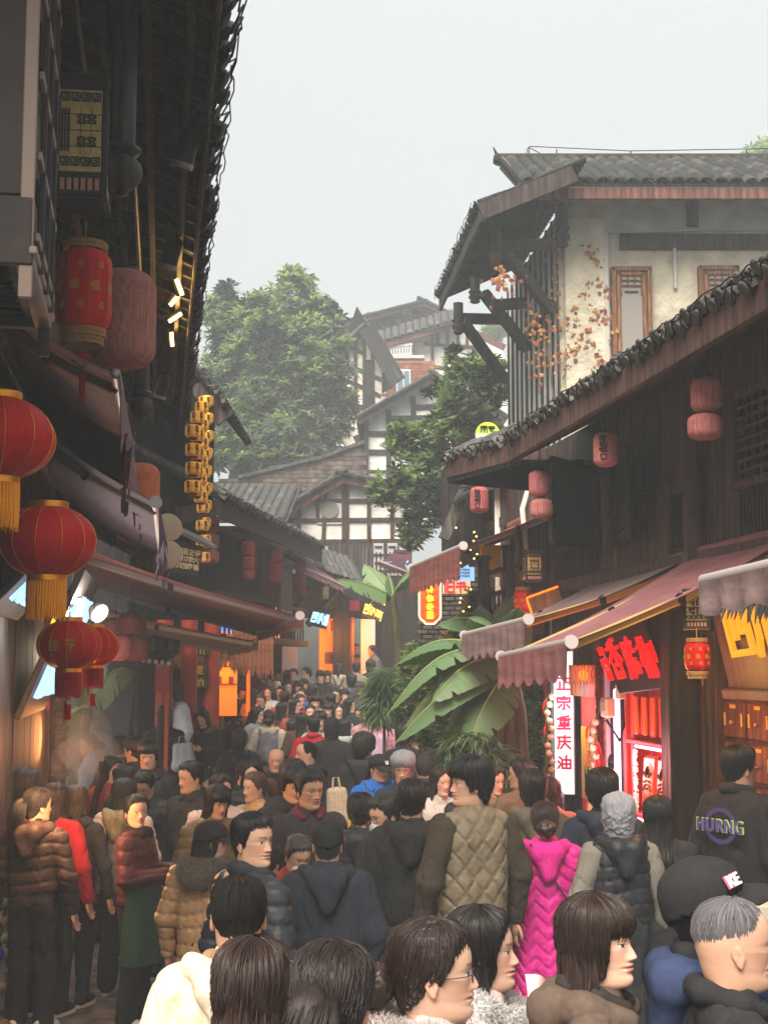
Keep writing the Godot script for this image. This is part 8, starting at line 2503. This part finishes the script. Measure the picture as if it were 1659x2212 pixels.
	if w.has("strap"):
		var m := MB.new()
		var pts := []
		for i in 15:
			var t := lerpf(-1.9, 1.9, i / 14.0)
			var sx := lerpf(.11, -.21, (t + 1.9) / 3.8)
			pts.append(Vector3(sx, lerpf(1.465, .98, (t + 1.9) / 3.8), -(.128 + bulk) * sqrt(1.0 - pow(sx / .25, 2)) - .012))
		m.tube(pts, [.014], 6, .4)
		part(o, "bag_strap", m.done(), cloth("", hexc(w.strap)))
	# legs
	var stride := float(w.get("walk", "0"))
	var lc := cloth("", hexc(w.get("leg", "16161a")))
	part(o, "trousers", trouser_mesh(stride, float(w.get("wide", ".012")), mini(lod + 1, 2) if d > 8.0 else lod), lc)
	for sd in [-1.0, 1.0]:
		var sp := Transform3D(Basis(UPV, sd * .15), Vector3(sd * .105, maxf(0.0, -stride * sd) * .12 + .012, -.01 + stride * sd))
		var sh := part(o, "shoe", shoe_mesh(lod), cloth("", hexc(w.get("shoe", "1b1b1d"))), sp)
		if d < 12.0:
			part(sh, "sole", sole_mesh(), mat("sole", Color(.8, .78, .74), .7))
	faces += 1
	return o
# ---------------------------------------------------------------- the crowd
# points read from enlargements of the photograph: a (lane end), b (middle left), c (middle), e (right), l (left)
func spot(s: String, x: float, y: float) -> Vector2:
	match s:
		"a": return Vector2(550 + x / 2.37, 1400 + y / 2.37) / 1.2056
		"b": return Vector2(300 + x / 2.37, 1850 + y / 2.37) / 1.2056
		"c": return Vector2(700 + x / 2.37, 1850 + y / 2.37) / 1.2056
		"e": return Vector2(1250 + x / 2.212, 1850 + y / 2.212) / 1.2056
		"l": return Vector2(x / 2.37, 1800 + y / 2.37) / 1.2056
	return Vector2(x, y)
func ww(s: String, x: float, y: float, d: float, yaw: float, hy: float, hp: float, desc: String, label: String) -> Node3D:
	var p := spot(s, x, y)
	if s == "a":
		d = line([[10, 12.2], [12, 14.2], [14, 18.5], [17, 21.5], [20, 25.2], [22, 26.8], [25, 28.3], [29, 29.4]], d)
	return who(p.x, p.y, d, yaw, hy, hp, desc, label)
func crowd() -> void:
	var o: Node3D
	# nearest row
	ww("b",765,965,4.5,180,186,2,"k=m hair=thin hc=1c1917 top=coat tc=dcc6a8 bulk=.02 hood collar=8a6a48 tone=1.0","man seen from behind, thinning crown, cream hooded jacket with tan collar")
	ww("b",850,1395,3.6,180,170,4,"k=w hair=bob wild hc=3d2a23 top=quilt tc=9a86b4 bulk=.02","woman from behind with a dark tousled bob and lilac quilted coat, bottom of the photo")
	o = ww("c",400,1400,2.95,170,165,2,"k=w hair=tail wild hc=2e211d len=.30 top=coat tc=b9a7c0","woman from behind with a loose black ponytail, nearest at the bottom edge")
	ww("c",1010,1262,3.55,96,92,-2,"k=w hair=bun hc=32201a top=fleece tc=cdbcb8 fur=ddcdc9 glasses","woman in profile with glasses, brown low bun and pale fluffy collar")
	ww("c",1300,1195,4.3,84,80,-4,"k=w hair=long hc=1f1817 len=.34 top=coat tc=d8b6b4 fur=d9d6d4","woman in profile with long straight black hair and pink jacket, beside the glasses wearer")
	ww("e",660,1045,4.1,78,62,-4,"k=w hair=bangs hc=38251e len=.30 top=coat tc=4a3a2f hood collar=1c1614","woman with fringe and long brown hair in a dark brown coat, lips parted")
	o = ww("e",1250,825,4.1,92,92,-14,"k=m cap=0f0f11 top=coat tc=1d2a4c hood collar=101014","man in a black cap lettered in pink, navy hooded jacket, at the right edge")
	var lt := last_head * Transform3D(Basis(UPV, -.98) * Basis(Vector3.RIGHT, -.38), Vector3(-.086, .186, .066))
	part(o, "cap_lettering", latin("KE", .036), mat("pinkthread", lin(.75, .12, .25), .6), lt)
	part(o, "cap_lettering", latin("KE", .032), mat("whitethread", lin(.7, .7, .7), .6), lt.translated_local(Vector3(0, 0, .003)))
	ww("e",1450,1035,3.4,92,94,0,"k=e hair=fade hc=77757a top=coat tc=121214 collar=101012","grey cropped man in profile with black coat collar, nearest at the right corner")
	# second row
	ww("b",1310,665,8.0,182,182,0,"k=e cap=0c0c0e nobrim hc=3a3836 top=coat tc=141722 bulk=.030 hood hem=.72","man from behind in a black cap and dark navy hooded coat, centre front")
	ww("b",850,620,6.9,130,52,-3,"k=m hair=short hc=171516 top=puffer tc=15171c collar","man looking back over his shoulder, mouth open, black padded jacket with stand collar")
	ww("c",880,415,8.4,178,172,0,"k=m hair=short hc=1a1716 top=coat tc=121214 bulk=.022 hood leg=4a3c2a hem=.84","broad man from behind in a black hooded jacket and brown trousers")
	ww("c",1240,290,8.0,205,284,0,"k=m hair=mop hc=141213 top=vest tc=665a45 sc=33291c leg=241a26 hem=.78","tall young man in an olive quilted gilet with brown sleeves, face turned left")
	ww("e",370,515,9.3,180,178,0,"k=w hair=bun hc=34161a top=chevron tc=c00f74 hood hem=.42 flare=.02 strap=1a1012","woman from behind in a long magenta coat quilted in zigzags")
	ww("e",795,485,7.9,188,180,0,"k=w hoodup=8d8f98 hair=bald top=pvest tc=111218 sc=7d776c hood hem=.90","woman from behind with grey hat and black padded gilet over grey-brown sleeves")
	ww("e",700,340,9.0,180,176,0,"k=m hair=mop hc=131212 top=coat tc=131826 hood","young man from behind with thick black hair and navy hoodie, before the nut counter")
	ww("e",1020,485,8.9,178,178,0,"k=w hair=long hc=15100f len=.46 top=coat tc=131316 hem=.5","woman from behind with very long dark wavy hair and black coat, by the stall")
	o = ww("e",1490,195,9.0,128,112,0,"k=m hair=short hc=131212 top=coat tc=101012 bulk=.03 collar glasses hem=.80","man in black jacket with purple and lime lettering on its back, right edge")
	var hb := Transform3D(Basis(UPV, PI), Vector3(0, 1.27, -.180))
	part(o, "back_lettering", latin("HURNG", .07), mat("limeprint", lin(.35, .62, .10), .6), hb.scaled_local(Vector3(1.04, 1.1, 1)))
	part(o, "back_lettering", latin("HURNG", .07), mat("purpleprint", lin(.09, .06, .22), .6), hb.translated_local(Vector3(0, 0, .004)))
	part(o,"back_print",lathe_mesh("oval",[Vector2(.085,.002),Vector2(.10,.004),Vector2(.115,.002)],28),mat("purpledim",lin(.05,.03,.11),.7),Transform3D(Basis(UPV,PI) * Basis(Vector3.RIGHT,PI / 2).scaled_local(Vector3(1,1,.9)),Vector3(0,1.27,-.172)))
	o = ww("e",805,240,10.8,-10,-14,14,"k=w hair=mop hc=171112 top=coat tc=c9a25c bulk=.02 collar=d8b070 pose=phone","stall keeper in a yellow woollen coat and roll neck looking down at the nuts")
	ww("e",560,100,13.0,55,62,0,"k=w hair=long hc=141011 len=.30 top=coat tc=12141c fur=5a3a22 hem=.6","long-haired woman in a black coat with brown fur trim, beside the white lightbox")
	ww("e",305,345,10.8,178,172,0,"k=m hair=mop hc=121212 top=coat tc=4d483c hood hem=.78","man from behind in an olive hooded coat, between the khaki gilet and the magenta coat")
	ww("e",430,455,10.2,184,178,0,"k=c hair=tied hc=141212 top=coat tc=b9a0b4 hood=c8aec2","child from behind with a pale mauve hood beside the magenta coat")
	ww("e", 235, 270, 12.4, 200, 250, 0, "k=m hair=short hc=15110f top=coat tc=5b4a33", "man in a tan jacket with his back turned before the ivy wall")
	ww("e", 385, 375, 11.8, 195, 240, 0, "k=w hair=tied hc=241816 top=coat tc=6b5a48", "short brown-haired woman half hidden behind the olive hooded coat")
	ww("c", 1390, 330, 10.4, 60, 40, 6, "k=w hair=wave hc=3a2418 top=coat tc=c9b08e fur=a9835c", "woman in a fawn coat with tan fur collar behind the olive gilet")
	ww("c", 965, 255, 10.9, 175, 172, 0, "k=e hair=buzz hc=3b3330 top=quilt tc=1a1a1e bulk=.03 collar", "shaven-headed man from behind in a black quilted jacket")
	ww("c",1060,345,11.6,10,30,0,"k=w hair=wave hc=2c1d18 top=coat tc=b9b4ac","smiling woman with wavy brown hair peeping out behind the quilted black jacket")
	ww("c", 830, 262, 10.6, -15, -8, 4, "k=m beanie=8f9296 hair=short top=coat tc=1a2030 glasses", "man in a grey knitted hat and glasses facing the camera")
	o = ww("c",685,262,11.3,15,32,2,"k=e cap=141416 top=coat tc=1458b4 bulk=.024 hood pack=5c5f66","man in a black cap and bright blue jacket with rucksack straps")
	part(o, "cap_emblem", latin("u", .045), mat("whitethread", lin(.7, .7, .7), .6), last_head * Transform3D(Basis(Vector3.RIGHT, -.35), Vector3(0, .186, .124)))
	ww("c",565,495,9.9,182,178,4,"k=w hair=tied hc=121112 top=puffer tc=1a1c22 hood","dark-haired woman from behind in a grey-black padded coat with a yellow bag")
	ww("c", 1150, 560, 9.6, 160, 170, 0, "k=c hair=wave hc=1a1413 top=coat tc=d9a400 hood", "child in a bright yellow jacket half hidden by the olive gilet")
	ww("c",700,505,9.3,-40,-58,12,"k=e hair=short hc=3a3b3e top=coat tc=16181e mask=aeb4bc glasses","grey-haired man with glasses and a pale mask looking down to the left")
	ww("b",1205,360,9.1,20,30,2,"k=e hair=short hc=2c2c2e top=coat tc=241e20 bulk=.020 collar=5a1422","lean man with greying hair and a dark jacket lined in maroon")
	ww("b",1105,335,10.0,15,25,10,"k=m hair=mop hc=151313 top=coat tc=15161a smile=1 collar","smiling young man with a thick fringe and black coat, looking down")
	ww("b", 860, 372, 11.4, -40, -52, 2, "k=w hair=tail hc=6a4a30 top=coat tc=c09a62", "young woman with light brown ponytail and tan jacket, looking left")
	ww("b",640,445,10.4,30,38,12,"k=w hair=bangs hc=1d1413 len=.30 top=puffer tc=6e5a36","woman with long dark hair and fringe in an olive padded coat, eyes lowered")
	ww("b", 655, 385, 11.4, 20, 40, 4, "k=w hair=long hc=1c1514 top=coat tc=cbb6ac", "long-haired woman in a pale pink coat behind the olive padded coat")
	ww("b",840,300,12.0,0,10,4,"k=w hair=parted hair=long hc=141112 top=puffer tc=16171b mask=e0d4cc","masked woman with black hair and black padded coat behind the ponytail")
	ww("b",600,665,8.8,165,100,4,"k=w cap=1b1414 hair=wave hc=241614 top=puffer tc=b88b5c fur=6d5f50 hem=.55","woman in a dark cap and tan padded coat with grey fur hood")
	ww("b", 1145, 745, 8.7, 10, 25, 22, "k=e hair=tied hc=55504e top=coat tc=7a1416 mask=b8a48c", "old woman with grey hair clips, mask and red coat, head bowed")
	ww("b", 960, 830, 8.2, 190, 150, 0, "k=c hair=tied top=coat tc=9a1020", "child in a crimson jacket behind the man looking back")
	ww("b", 465, 305, 11.5, -35, -48, 4, "k=m hair=short hc=161313 top=coat tc=1a191b bulk=.020 collar", "stern man in a dark open jacket looking left")
	# left side
	ww("l", 918, 312, 13.0, 5, 4, 0, "k=m hair=mop hc=131112 top=puffer tc=1d1d22 hood", "tall young man in a dark padded jacket facing the camera near the smoke")
	o = ww("l",845,628,10.6,78,32,-2,"k=w hair=tied hc=191314 top=puffer tc=431718 bulk=.02 scarf=191517 pose=phone apron=1c3a2b leg=17171b wide=.035 shoe=c8ccd2 hem=.86","woman in a maroon padded jacket and green apron looking at the camera")
	o = ww("l",240,585,10.1,168,135,0,"k=w hair=tail hc=1a1112 len=.34 top=puffer tc=2e1f1c bulk=.014 hood apron=1c3a2b leg=15131a wide=.03 shoe=d8d6d2 hem=.92","woman from behind in brown padding with green apron strings, far left")
	ww("l",345,560,10.9,165,160,4,"k=w hair=wave hc=2e1512 top=coat tc=a5121a bulk=.022 collar=1a1718 leg=141416 wide=.02","auburn-haired woman in a red promoter's jacket with yellow print, back turned")
	ww("l", 165, 478, 11.6, 200, 195, 6, "k=m hair=mop hc=2a1a14 top=coat tc=d8641a", "worker in an orange jacket at the lit doorway, back turned")
	ww("l", 470, 575, 11.4, 170, 168, 0, "k=w hair=bob hc=5a4428 top=coat tc=27241f hood", "light brown bobbed woman from behind in a dark olive coat")
	ww("l",775,530,11.2,165,140,0,"k=w hair=parted hair=long hc=120f10 top=puffer tc=c6b8a4 bulk=.02 hood=7d7452 leg=1a1f2a wide=.04","long-haired woman in a cream padded jacket holding a red bag")
	ww("l", 690, 395, 12.4, 140, 60, 6, "k=w hair=long hc=160f10 len=.34 top=coat tc=7a1c20", "long-haired woman in a dark red coat left of the cream jacket")
	ww("l",765,438,11.8,150,230,8,"k=w hair=parted hair=wave hc=141011 top=coat tc=19181a glasses","woman with glasses and black hair turned towards the smoke")
	ww("l",880,470,11.2,-10,-14,24,"k=e hair=short hc=1a1818 top=puffer tc=171a22 bulk=.024","man with lowered head in a navy padded coat beside the maroon jacket")
	ww("l", 545, 250, 13.9, -60, -62, 4, "k=w hair=bun hc=221c1c top=coat tc=7f97ad", "woman in pale blue seen through the smoke, in profile")
	ww("l", 745, 268, 14.0, 178, 172, 0, "k=e hair=short hc=242326 top=coat tc=15161a", "grey-haired man from behind in black beside the smoke")
	ww("l", 825, 275, 14.6, 175, 240, 8, "k=m hair=short hc=171415 top=coat tc=141518 glasses", "man with glasses bending beside the grey-haired man")
	ww("l",1020,85,16.4,178,170,0,"k=w hair=long hc=131011 len=.42 top=coat tc=121215 hem=.5","woman from behind with waist-long black hair and black coat by the red columns")
	ww("",374,1470,17.6,-60,-66,12,"k=w hair=wave hc=171214 top=puffer tc=c4c4d2 bulk=.03 hem=.6","woman in a long pale lavender padded coat before the red column")
	ww("l",1250,100,17.6,-20,-24,22,"k=w hair=long hc=191415 top=coat tc=121215 fur=5b4630 pose=phone leg=b08a74 wide=.0 hem=.72","woman in a short black coat and bare-toned tights looking at her phone")
	# farther up the lane
	ww("a", 38, 775, 20.0, 150, 120, 0, "k=w hair=bob top=coat tc=5b4c34 fur=b6a898 hem=.66", "woman in an olive parka with pale fur hood beside the orange niche")
	ww("a", 105, 765, 20.6, 180, 176, 0, "k=m hair=mop top=puffer tc=15151a hood", "man from behind in black padding, first beside the olive parka")
	ww("a", 150, 728, 21.5, 180, 184, 0, "k=m hair=short top=puffer tc=121216 hood", "taller man from behind in black padding beside the orange niche")
	ww("a", 305, 800, 24.0, 0, 0, 0, "k=m hair=mop top=coat tc=1d1c1e glasses", "man with glasses at the back of the crowd before the rust curtain")
	ww("a", 405, 882, 20.8, 20, 30, 0, "k=w cap=c9bda8 hair=wave top=coat tc=27302a", "woman in a cream sun cap and dark green coat")
	ww("a", 362, 850, 22.5, 5, -10, 0, "k=w hair=long top=coat tc=2c2326", "dark-haired woman between the glasses and the cream cap")
	ww("a", 412, 822, 24.0, 10, 20, 0, "k=w hair=tied top=coat tc=3a2228 smile=1", "laughing woman at the back in a plum coat")
	ww("a", 470, 815, 25.0, 170, 200, 0, "k=w hair=long top=coat tc=5a1a26", "woman in a wine red coat with loose hair at the back")
	ww("a", 510, 805, 26.0, 0, -20, 0, "k=m hair=short top=coat tc=1b1b1f", "man in black at the very back under the rust curtain's end")
	ww("a", 590, 797, 24.5, -60, -70, 0, "k=m hair=short top=coat tc=5b6468", "man in a blue-grey jacket turned left before the white door")
	ww("a", 678, 820, 20.6, -4, 4, 0, "k=m hair=mop top=coat tc=131317 pose=phone hood", "tall man in black holding a phone, head above the crowd")
	ww("a", 787, 775, 22.4, 180, 180, 0, "k=w hair=tail top=puffer tc=bdb198 hood", "woman from behind in a cream padded coat with ponytail near the orange shop")
	ww("a", 895, 765, 23.4, 180, 178, 0, "k=m hair=short top=coat tc=8a7f6a", "man from behind in a beige jacket below the orange shop")
	ww("a", 715, 818, 25.0, 0, 10, 0, "k=w hair=bob top=coat tc=302a2c", "small woman behind the tall man with the phone")
	ww("a", 868, 842, 20.2, 180, 178, 0, "k=m hair=mop top=puffer tc=1b1f2e hood=3c4048", "man from behind in a navy padded coat with grey hood")
	ww("a", 915, 882, 18.6, -30, -50, 8, "k=e cap=2a2b2e top=coat tc=33383a", "old man in a dark flat cap and grey-green jacket")
	ww("a", 892, 652, 29.2, 15, 30, 0, "k=w hair=bun top=coat tc=a0662c scarf=2a2226", "shop woman in an ochre coat standing at the orange-lit doorway")
	ww("a", 992, 660, 28.8, -60, -80, 8, "k=m hair=short top=coat tc=4a4f56", "man in grey leaning at the white panel beside the ochre coat")
	ww("a", 985, 755, 25.5, 180, 160, 0, "k=m hair=mop top=coat tc=141417", "man in black with his back turned left of the slender banana")
	ww("a", 200, 892, 18.8, 20, 18, 18, "k=m hair=mop top=coat tc=121317 collar=b8b8b8 pose=phone", "man in a black jacket and white shirt bent over his phone")
	ww("a", 145, 905, 19.8, 175, 200, 0, "k=w hair=tied top=coat tc=b3a890", "woman in a cream cardigan behind the man bent over his phone")
	ww("a", 240, 890, 20.4, 10, -20, 0, "k=w hair=long top=coat tc=3c3030", "woman with dark hair between the phone reader and the cap")
	ww("a", 300, 878, 20.0, 180, 150, 0, "k=m hair=mop top=coat tc=1f2022", "dark-haired man seen from behind before the glasses wearer")
	ww("a", 355, 915, 17.8, -10, -8, 0, "k=w hair=parted hair=wave top=puffer tc=a9bccb smile=1 bulk=.026", "laughing woman in a pale blue padded jacket")
	ww("a", 310, 962, 17.2, -5, -14, 4, "k=w hair=tied top=coat tc=1d1c1f collar=c6c4be", "woman in a dark coat over a white top beside the pale blue jacket")
	ww("a", 480, 885, 20.4, 10, 5, 0, "k=w hair=long top=coat tc=232024", "first of two dark-coated women chatting in mid lane")
	ww("a", 543, 885, 20.6, -12, -14, 0, "k=w hair=bangs top=coat tc=332c2c glasses scarf=c9c2ba", "second of the chatting women, with glasses and pale scarf")
	ww("a", 518, 992, 16.6, 60, 66, 0, "k=w hair=long top=coat tc=15151a", "long-haired woman in black looking right beside the cream fleece")
	ww("a", 548, 963, 18.4, 20, 40, 0, "k=w hair=tied top=coat tc=a8283c", "woman in a raspberry coat with her head turned right")
	ww("a", 612, 1028, 16.2, 0, 6, 0, "k=w hair=tied top=fleece tc=c9c2ae smile=1", "smiling woman in a cream fleece jacket behind the red coat")
	ww("a", 722, 1010, 17.2, 5, 0, 10, "k=w hair=bangs len=.12 top=coat tc=b7ac98 pose=phone", "bobbed woman in a cream jacket looking down at her phone")
	ww("a", 787, 1022, 16.6, 8, 10, 0, "k=w hair=long top=coat tc=8f9098 hood=d2d0ce", "woman in a grey coat with a white hoodie")
	ww("a", 770, 925, 18.6, 0, -10, 0, "k=m hair=short top=coat tc=2a2b30", "plump-faced man in charcoal in front of the flat cap")
	ww("a", 852, 990, 17.0, 140, 80, 0, "k=w hair=wave top=coat tc=18181b", "woman with black hair and dark coat before the old man")
	ww("a", 905, 1032, 16.8, 10, 10, 0, "k=c hair=bangs len=.1 top=coat tc=3a3034", "small child peeping between the black coat and the pink jacket")
	ww("a", 962, 1048, 15.8, -20, -28, 0, "k=w hair=long top=puffer tc=b07a80 bulk=.024 hood", "woman in a pink and grey padded jacket looking left")
	ww("a", 1070, 1065, 15.4, 150, 80, 0, "k=w hair=tail top=puffer tc=b76f80 pack=b58fa8", "woman from behind in a pink padded jacket with a pink rucksack")
	ww("a", 1165, 945, 17.0, 178, 180, 0, "k=m hair=mop top=puffer tc=121216 hood", "person in black padding at the foot of the slender banana")
	ww("a", 290, 1040, 15.6, 60, 66, 6, "k=w hair=long top=fleece tc=8e9290 hem=.6", "long-haired woman in a grey woolly coat facing right")
	ww("a", 362, 1065, 14.9, 178, 175, 0, "k=w hair=bun top=coat tc=c2b69e bulk=.022 hood pack=6a6672", "woman from behind in a cream jacket with a grey rucksack")
	ww("a", 500, 1122, 14.8, 175, 178, 0, "k=c hair=mop top=puffer tc=9fb4c2", "child from behind in a pale blue padded jacket")
	ww("a", 465, 1190, 13.9, 178, 182, 0, "k=c cap=2d4a66 hair=wave top=coat tc=3a3f46", "child from behind in a blue cap with dark hair")
	ww("a", 630, 1092, 14.3, 172, 200, 0, "k=m hair=short top=coat tc=a80f1c bulk=.018 collar=b01622 hem=.66", "man from behind in a long bright red jacket")
	ww("a", 825, 1112, 14.2, 172, 150, 0, "k=w hair=long top=coat tc=131316 hood=a9aaa8 hem=.55", "woman from behind in a black coat with a pale hood")
	ww("a", 745, 1115, 14.8, 176, 178, 0, "k=m hair=mop top=coat tc=161619 hoodup=141417", "hooded person in black between the red jacket and the pale hood")
	ww("a",180,1185,13.7,178,176,0,"k=w hair=mop top=puffer tc=131318 hood bulk=.032","person from behind in a thick black hooded puffer on the sloping lane")
	ww("a",588,1242,11.8,-50,-72,0,"k=m hair=buzz hc=1a1716 top=coat tc=15161a hood","man with cropped hair in a black hooded jacket smoking, looking left")
	ww("a", 405, 1288, 11.2, 0, 0, 4, "k=e hair=bald top=coat tc=1d1c1f collar", "bald old man in a dark jacket facing the camera")
	ww("a", 945, 1212, 12.0, 172, 140, 0, "k=m hair=curly top=coat tc=1d1d20 hood", "man from behind with tousled brown hair and a black hoodie")
	ww("a", 1200, 1150, 13.4, 160, 140, 0, "k=m hair=mop top=coat tc=111114 pose=raise", "left of two black-coated people raising phones under the banana leaves")
	ww("a",1320,1125,14.0,200,190,0,"k=w hair=tied top=coat tc=121215 pose=raise","right of two black-coated people raising phones under the banana leaves")
	ww("a", 230, 1365, 10.6, 120, 60, 10, "k=w hair=tied top=coat tc=1a181b", "dark-haired woman below the black hooded puffer")
	ww("a", 1625, 1290, 10.8, -40, -60, 16, "k=w hair=bob hc=151213 top=coat tc=a02c20", "woman in a black hat-like bob and orange-red scarf by the shrubs")
	ww("c", 985, 225, 12.4, 175, 170, 0, "k=w hair=bun top=coat tc=141416", "dark bun showing behind the shaven-headed man")
	ww("c", 150, 305, 11.8, 160, 200, 0, "k=m hair=mop top=coat tc=1a1a1d", "dark-haired person between the bald man and the smiling youth")
	var shades := [["ivory","cfc8b8"],["camel","a97f4e"],["teal","2f6a6c"],["rust orange","a04a22"],["sky blue","7fa3c4"],["plum","5c2a48"],["moss green","5a6638"],["lilac","a897c0"],["royal blue","2a4a9a"],["rose","c07a84"],["mustard","b8902c"],["brick red","8c2f28"],["silver grey","a9adb0"],["chocolate","4a2f22"]]
	var spots := [[170,872,20],[262,930,18.6],[432,912,20],[452,940,19],[575,868,21.5],[632,905,20],[642,968,18],[705,965,18.5],[565,925,19.4],[738,952,18.8],[822,930,19.2],[440,1010,17],[672,1072,15.8],[560,1078,15.6]]
	for i in spots.size():
		var q: Array = spots[i]
		ww("a",q[0],q[1],q[2],[0,170,-20,185,30,160][i % 6],[10,175,-30,190,20,120][i % 6],0,"k=%s hair=%s top=%s tc=%s" % ["w" if i % 3 else "m",["mop","long","tied","short","bob","wave"][i % 6],["coat","puffer"][i % 2],shades[i][1]],"person in a %s coat in the far crowd up the lane" % shades[i][0])
	# what they carry
	for q in [[437, 1535, 17.3, "phone held by the woman in bare-toned tights"]]:
		solo("mobile_phone",q[3] + " by the red columns","phone",cbox(Vector3(.075,.15,.01),.006),mat("dark_glass",lin(.012,.013,.016),.2),Transform3D(Basis.from_euler(Vector3(-.6,.2,0)),at(q[0],q[1],q[2])))
	var sheet := MB.new(); var rows := []
	for i in 7:
		var row := PackedVector3Array()
		for j in 7:
			row.append(Vector3((j / 6.0 - .5) * .11, (.5 - i / 6.0) * .15, .02 * sin(j * .9 + i * .4)))
		rows.append(row)
	sheet.grid(rows)
	solo("leaflet","pale pink printed leaflet held up between the two women at the bottom","leaflet",sheet.done(),mat("leaflet_pink",lin(.62,.42,.40),.7),Transform3D(Basis.from_euler(Vector3(-.5,.5,-.35)),at(1172,2175,3.75)))
	var bag := func(n: String, lab: String, p: Vector3, s: Vector3, c: Color, turn := 0.0) -> Node3D:
		var t := thing(n, lab, "bag", Transform3D(Basis.from_euler(Vector3(0, turn, .08)), p))
		part(t,"bag_body",lump("bg%.2f%.2f" % [s.x,s.y],[[Vector3(-s.x * .4,-s.y * .4,0),Vector3(-s.x * .38,s.y * .4,0),s.z,s.z * .7],[Vector3(s.x * .4,-s.y * .4,0),Vector3(s.x * .38,s.y * .4,0),s.z,s.z * .7],[Vector3(0,-s.y * .4,0),Vector3(0,s.y * .4,0),s.z,s.z * .7],[Vector3(-s.x * .4,-s.y * .4,0),Vector3(s.x * .4,-s.y * .4,0),s.z,s.z]],.05,.015),cloth("",c))
		var m := MB.new()
		m.tube([Vector3(-s.x * .25,s.y * .42,.02),Vector3(-s.x * .15,s.y * .8,.02),Vector3(s.x * .15,s.y * .8,.02),Vector3(s.x * .25,s.y * .42,.02)],[.010],6)
		part(t, "handle", m.done(), cloth("", c))
		return t
	var p := spot("l", 585, 1150)
	var rb: Node3D = bag.call("shopping_bag","red shopping bag with a white label held by the cream padded jacket",at(p.x,p.y,10.8),Vector3(.26,.40,.05),Color(.62,.03,.04))
	part(rb, "label", cbox(Vector3(.10, .13, .01)), mat("whiteprint", lin(.7, .66, .6), .5), Transform3D(Basis(), Vector3(.05, -.05, .062)))
	p = spot("b", 1490, 860)
	bag.call("child_bag","plump bright yellow bag with a white frill carried in the middle of the crowd",at(p.x,p.y,9.4),Vector3(.20,.24,.07),Color(.92,.72,.04))
	p = spot("b", 1375, 590)
	bag.call("canvas_bag", "cream canvas bag among the crowd beside the blue jacket", at(p.x, p.y, 11.8), Vector3(.14, .30, .05), Color(.74, .68, .56))
	p = spot("l", 1135, 400)
	bag.call("plastic_bag", "translucent grey plastic bag held by the woman with the phone", at(p.x, p.y, 17.0), Vector3(.22, .30, .06), Color(.55, .58, .6))
	p = spot("b", 370, 1270)
	var pl := thing("litter","crumpled clear plastic lying on the paving before the tan coat","litter",Transform3D(Basis(),Vector3(at(p.x,p.y,8.6).x,ground(8.8) + .03,-8.8)))
	part(pl,"film",lump("film",[[Vector3(-.06,.01,0),Vector3(.06,.02,.03),.03,.035],[Vector3(0,.02,-.05),Vector3(.03,.02,.08),.03,.02]],.03,.012,.03,200.0),mat("film",lin(.5,.5,.5),.2))
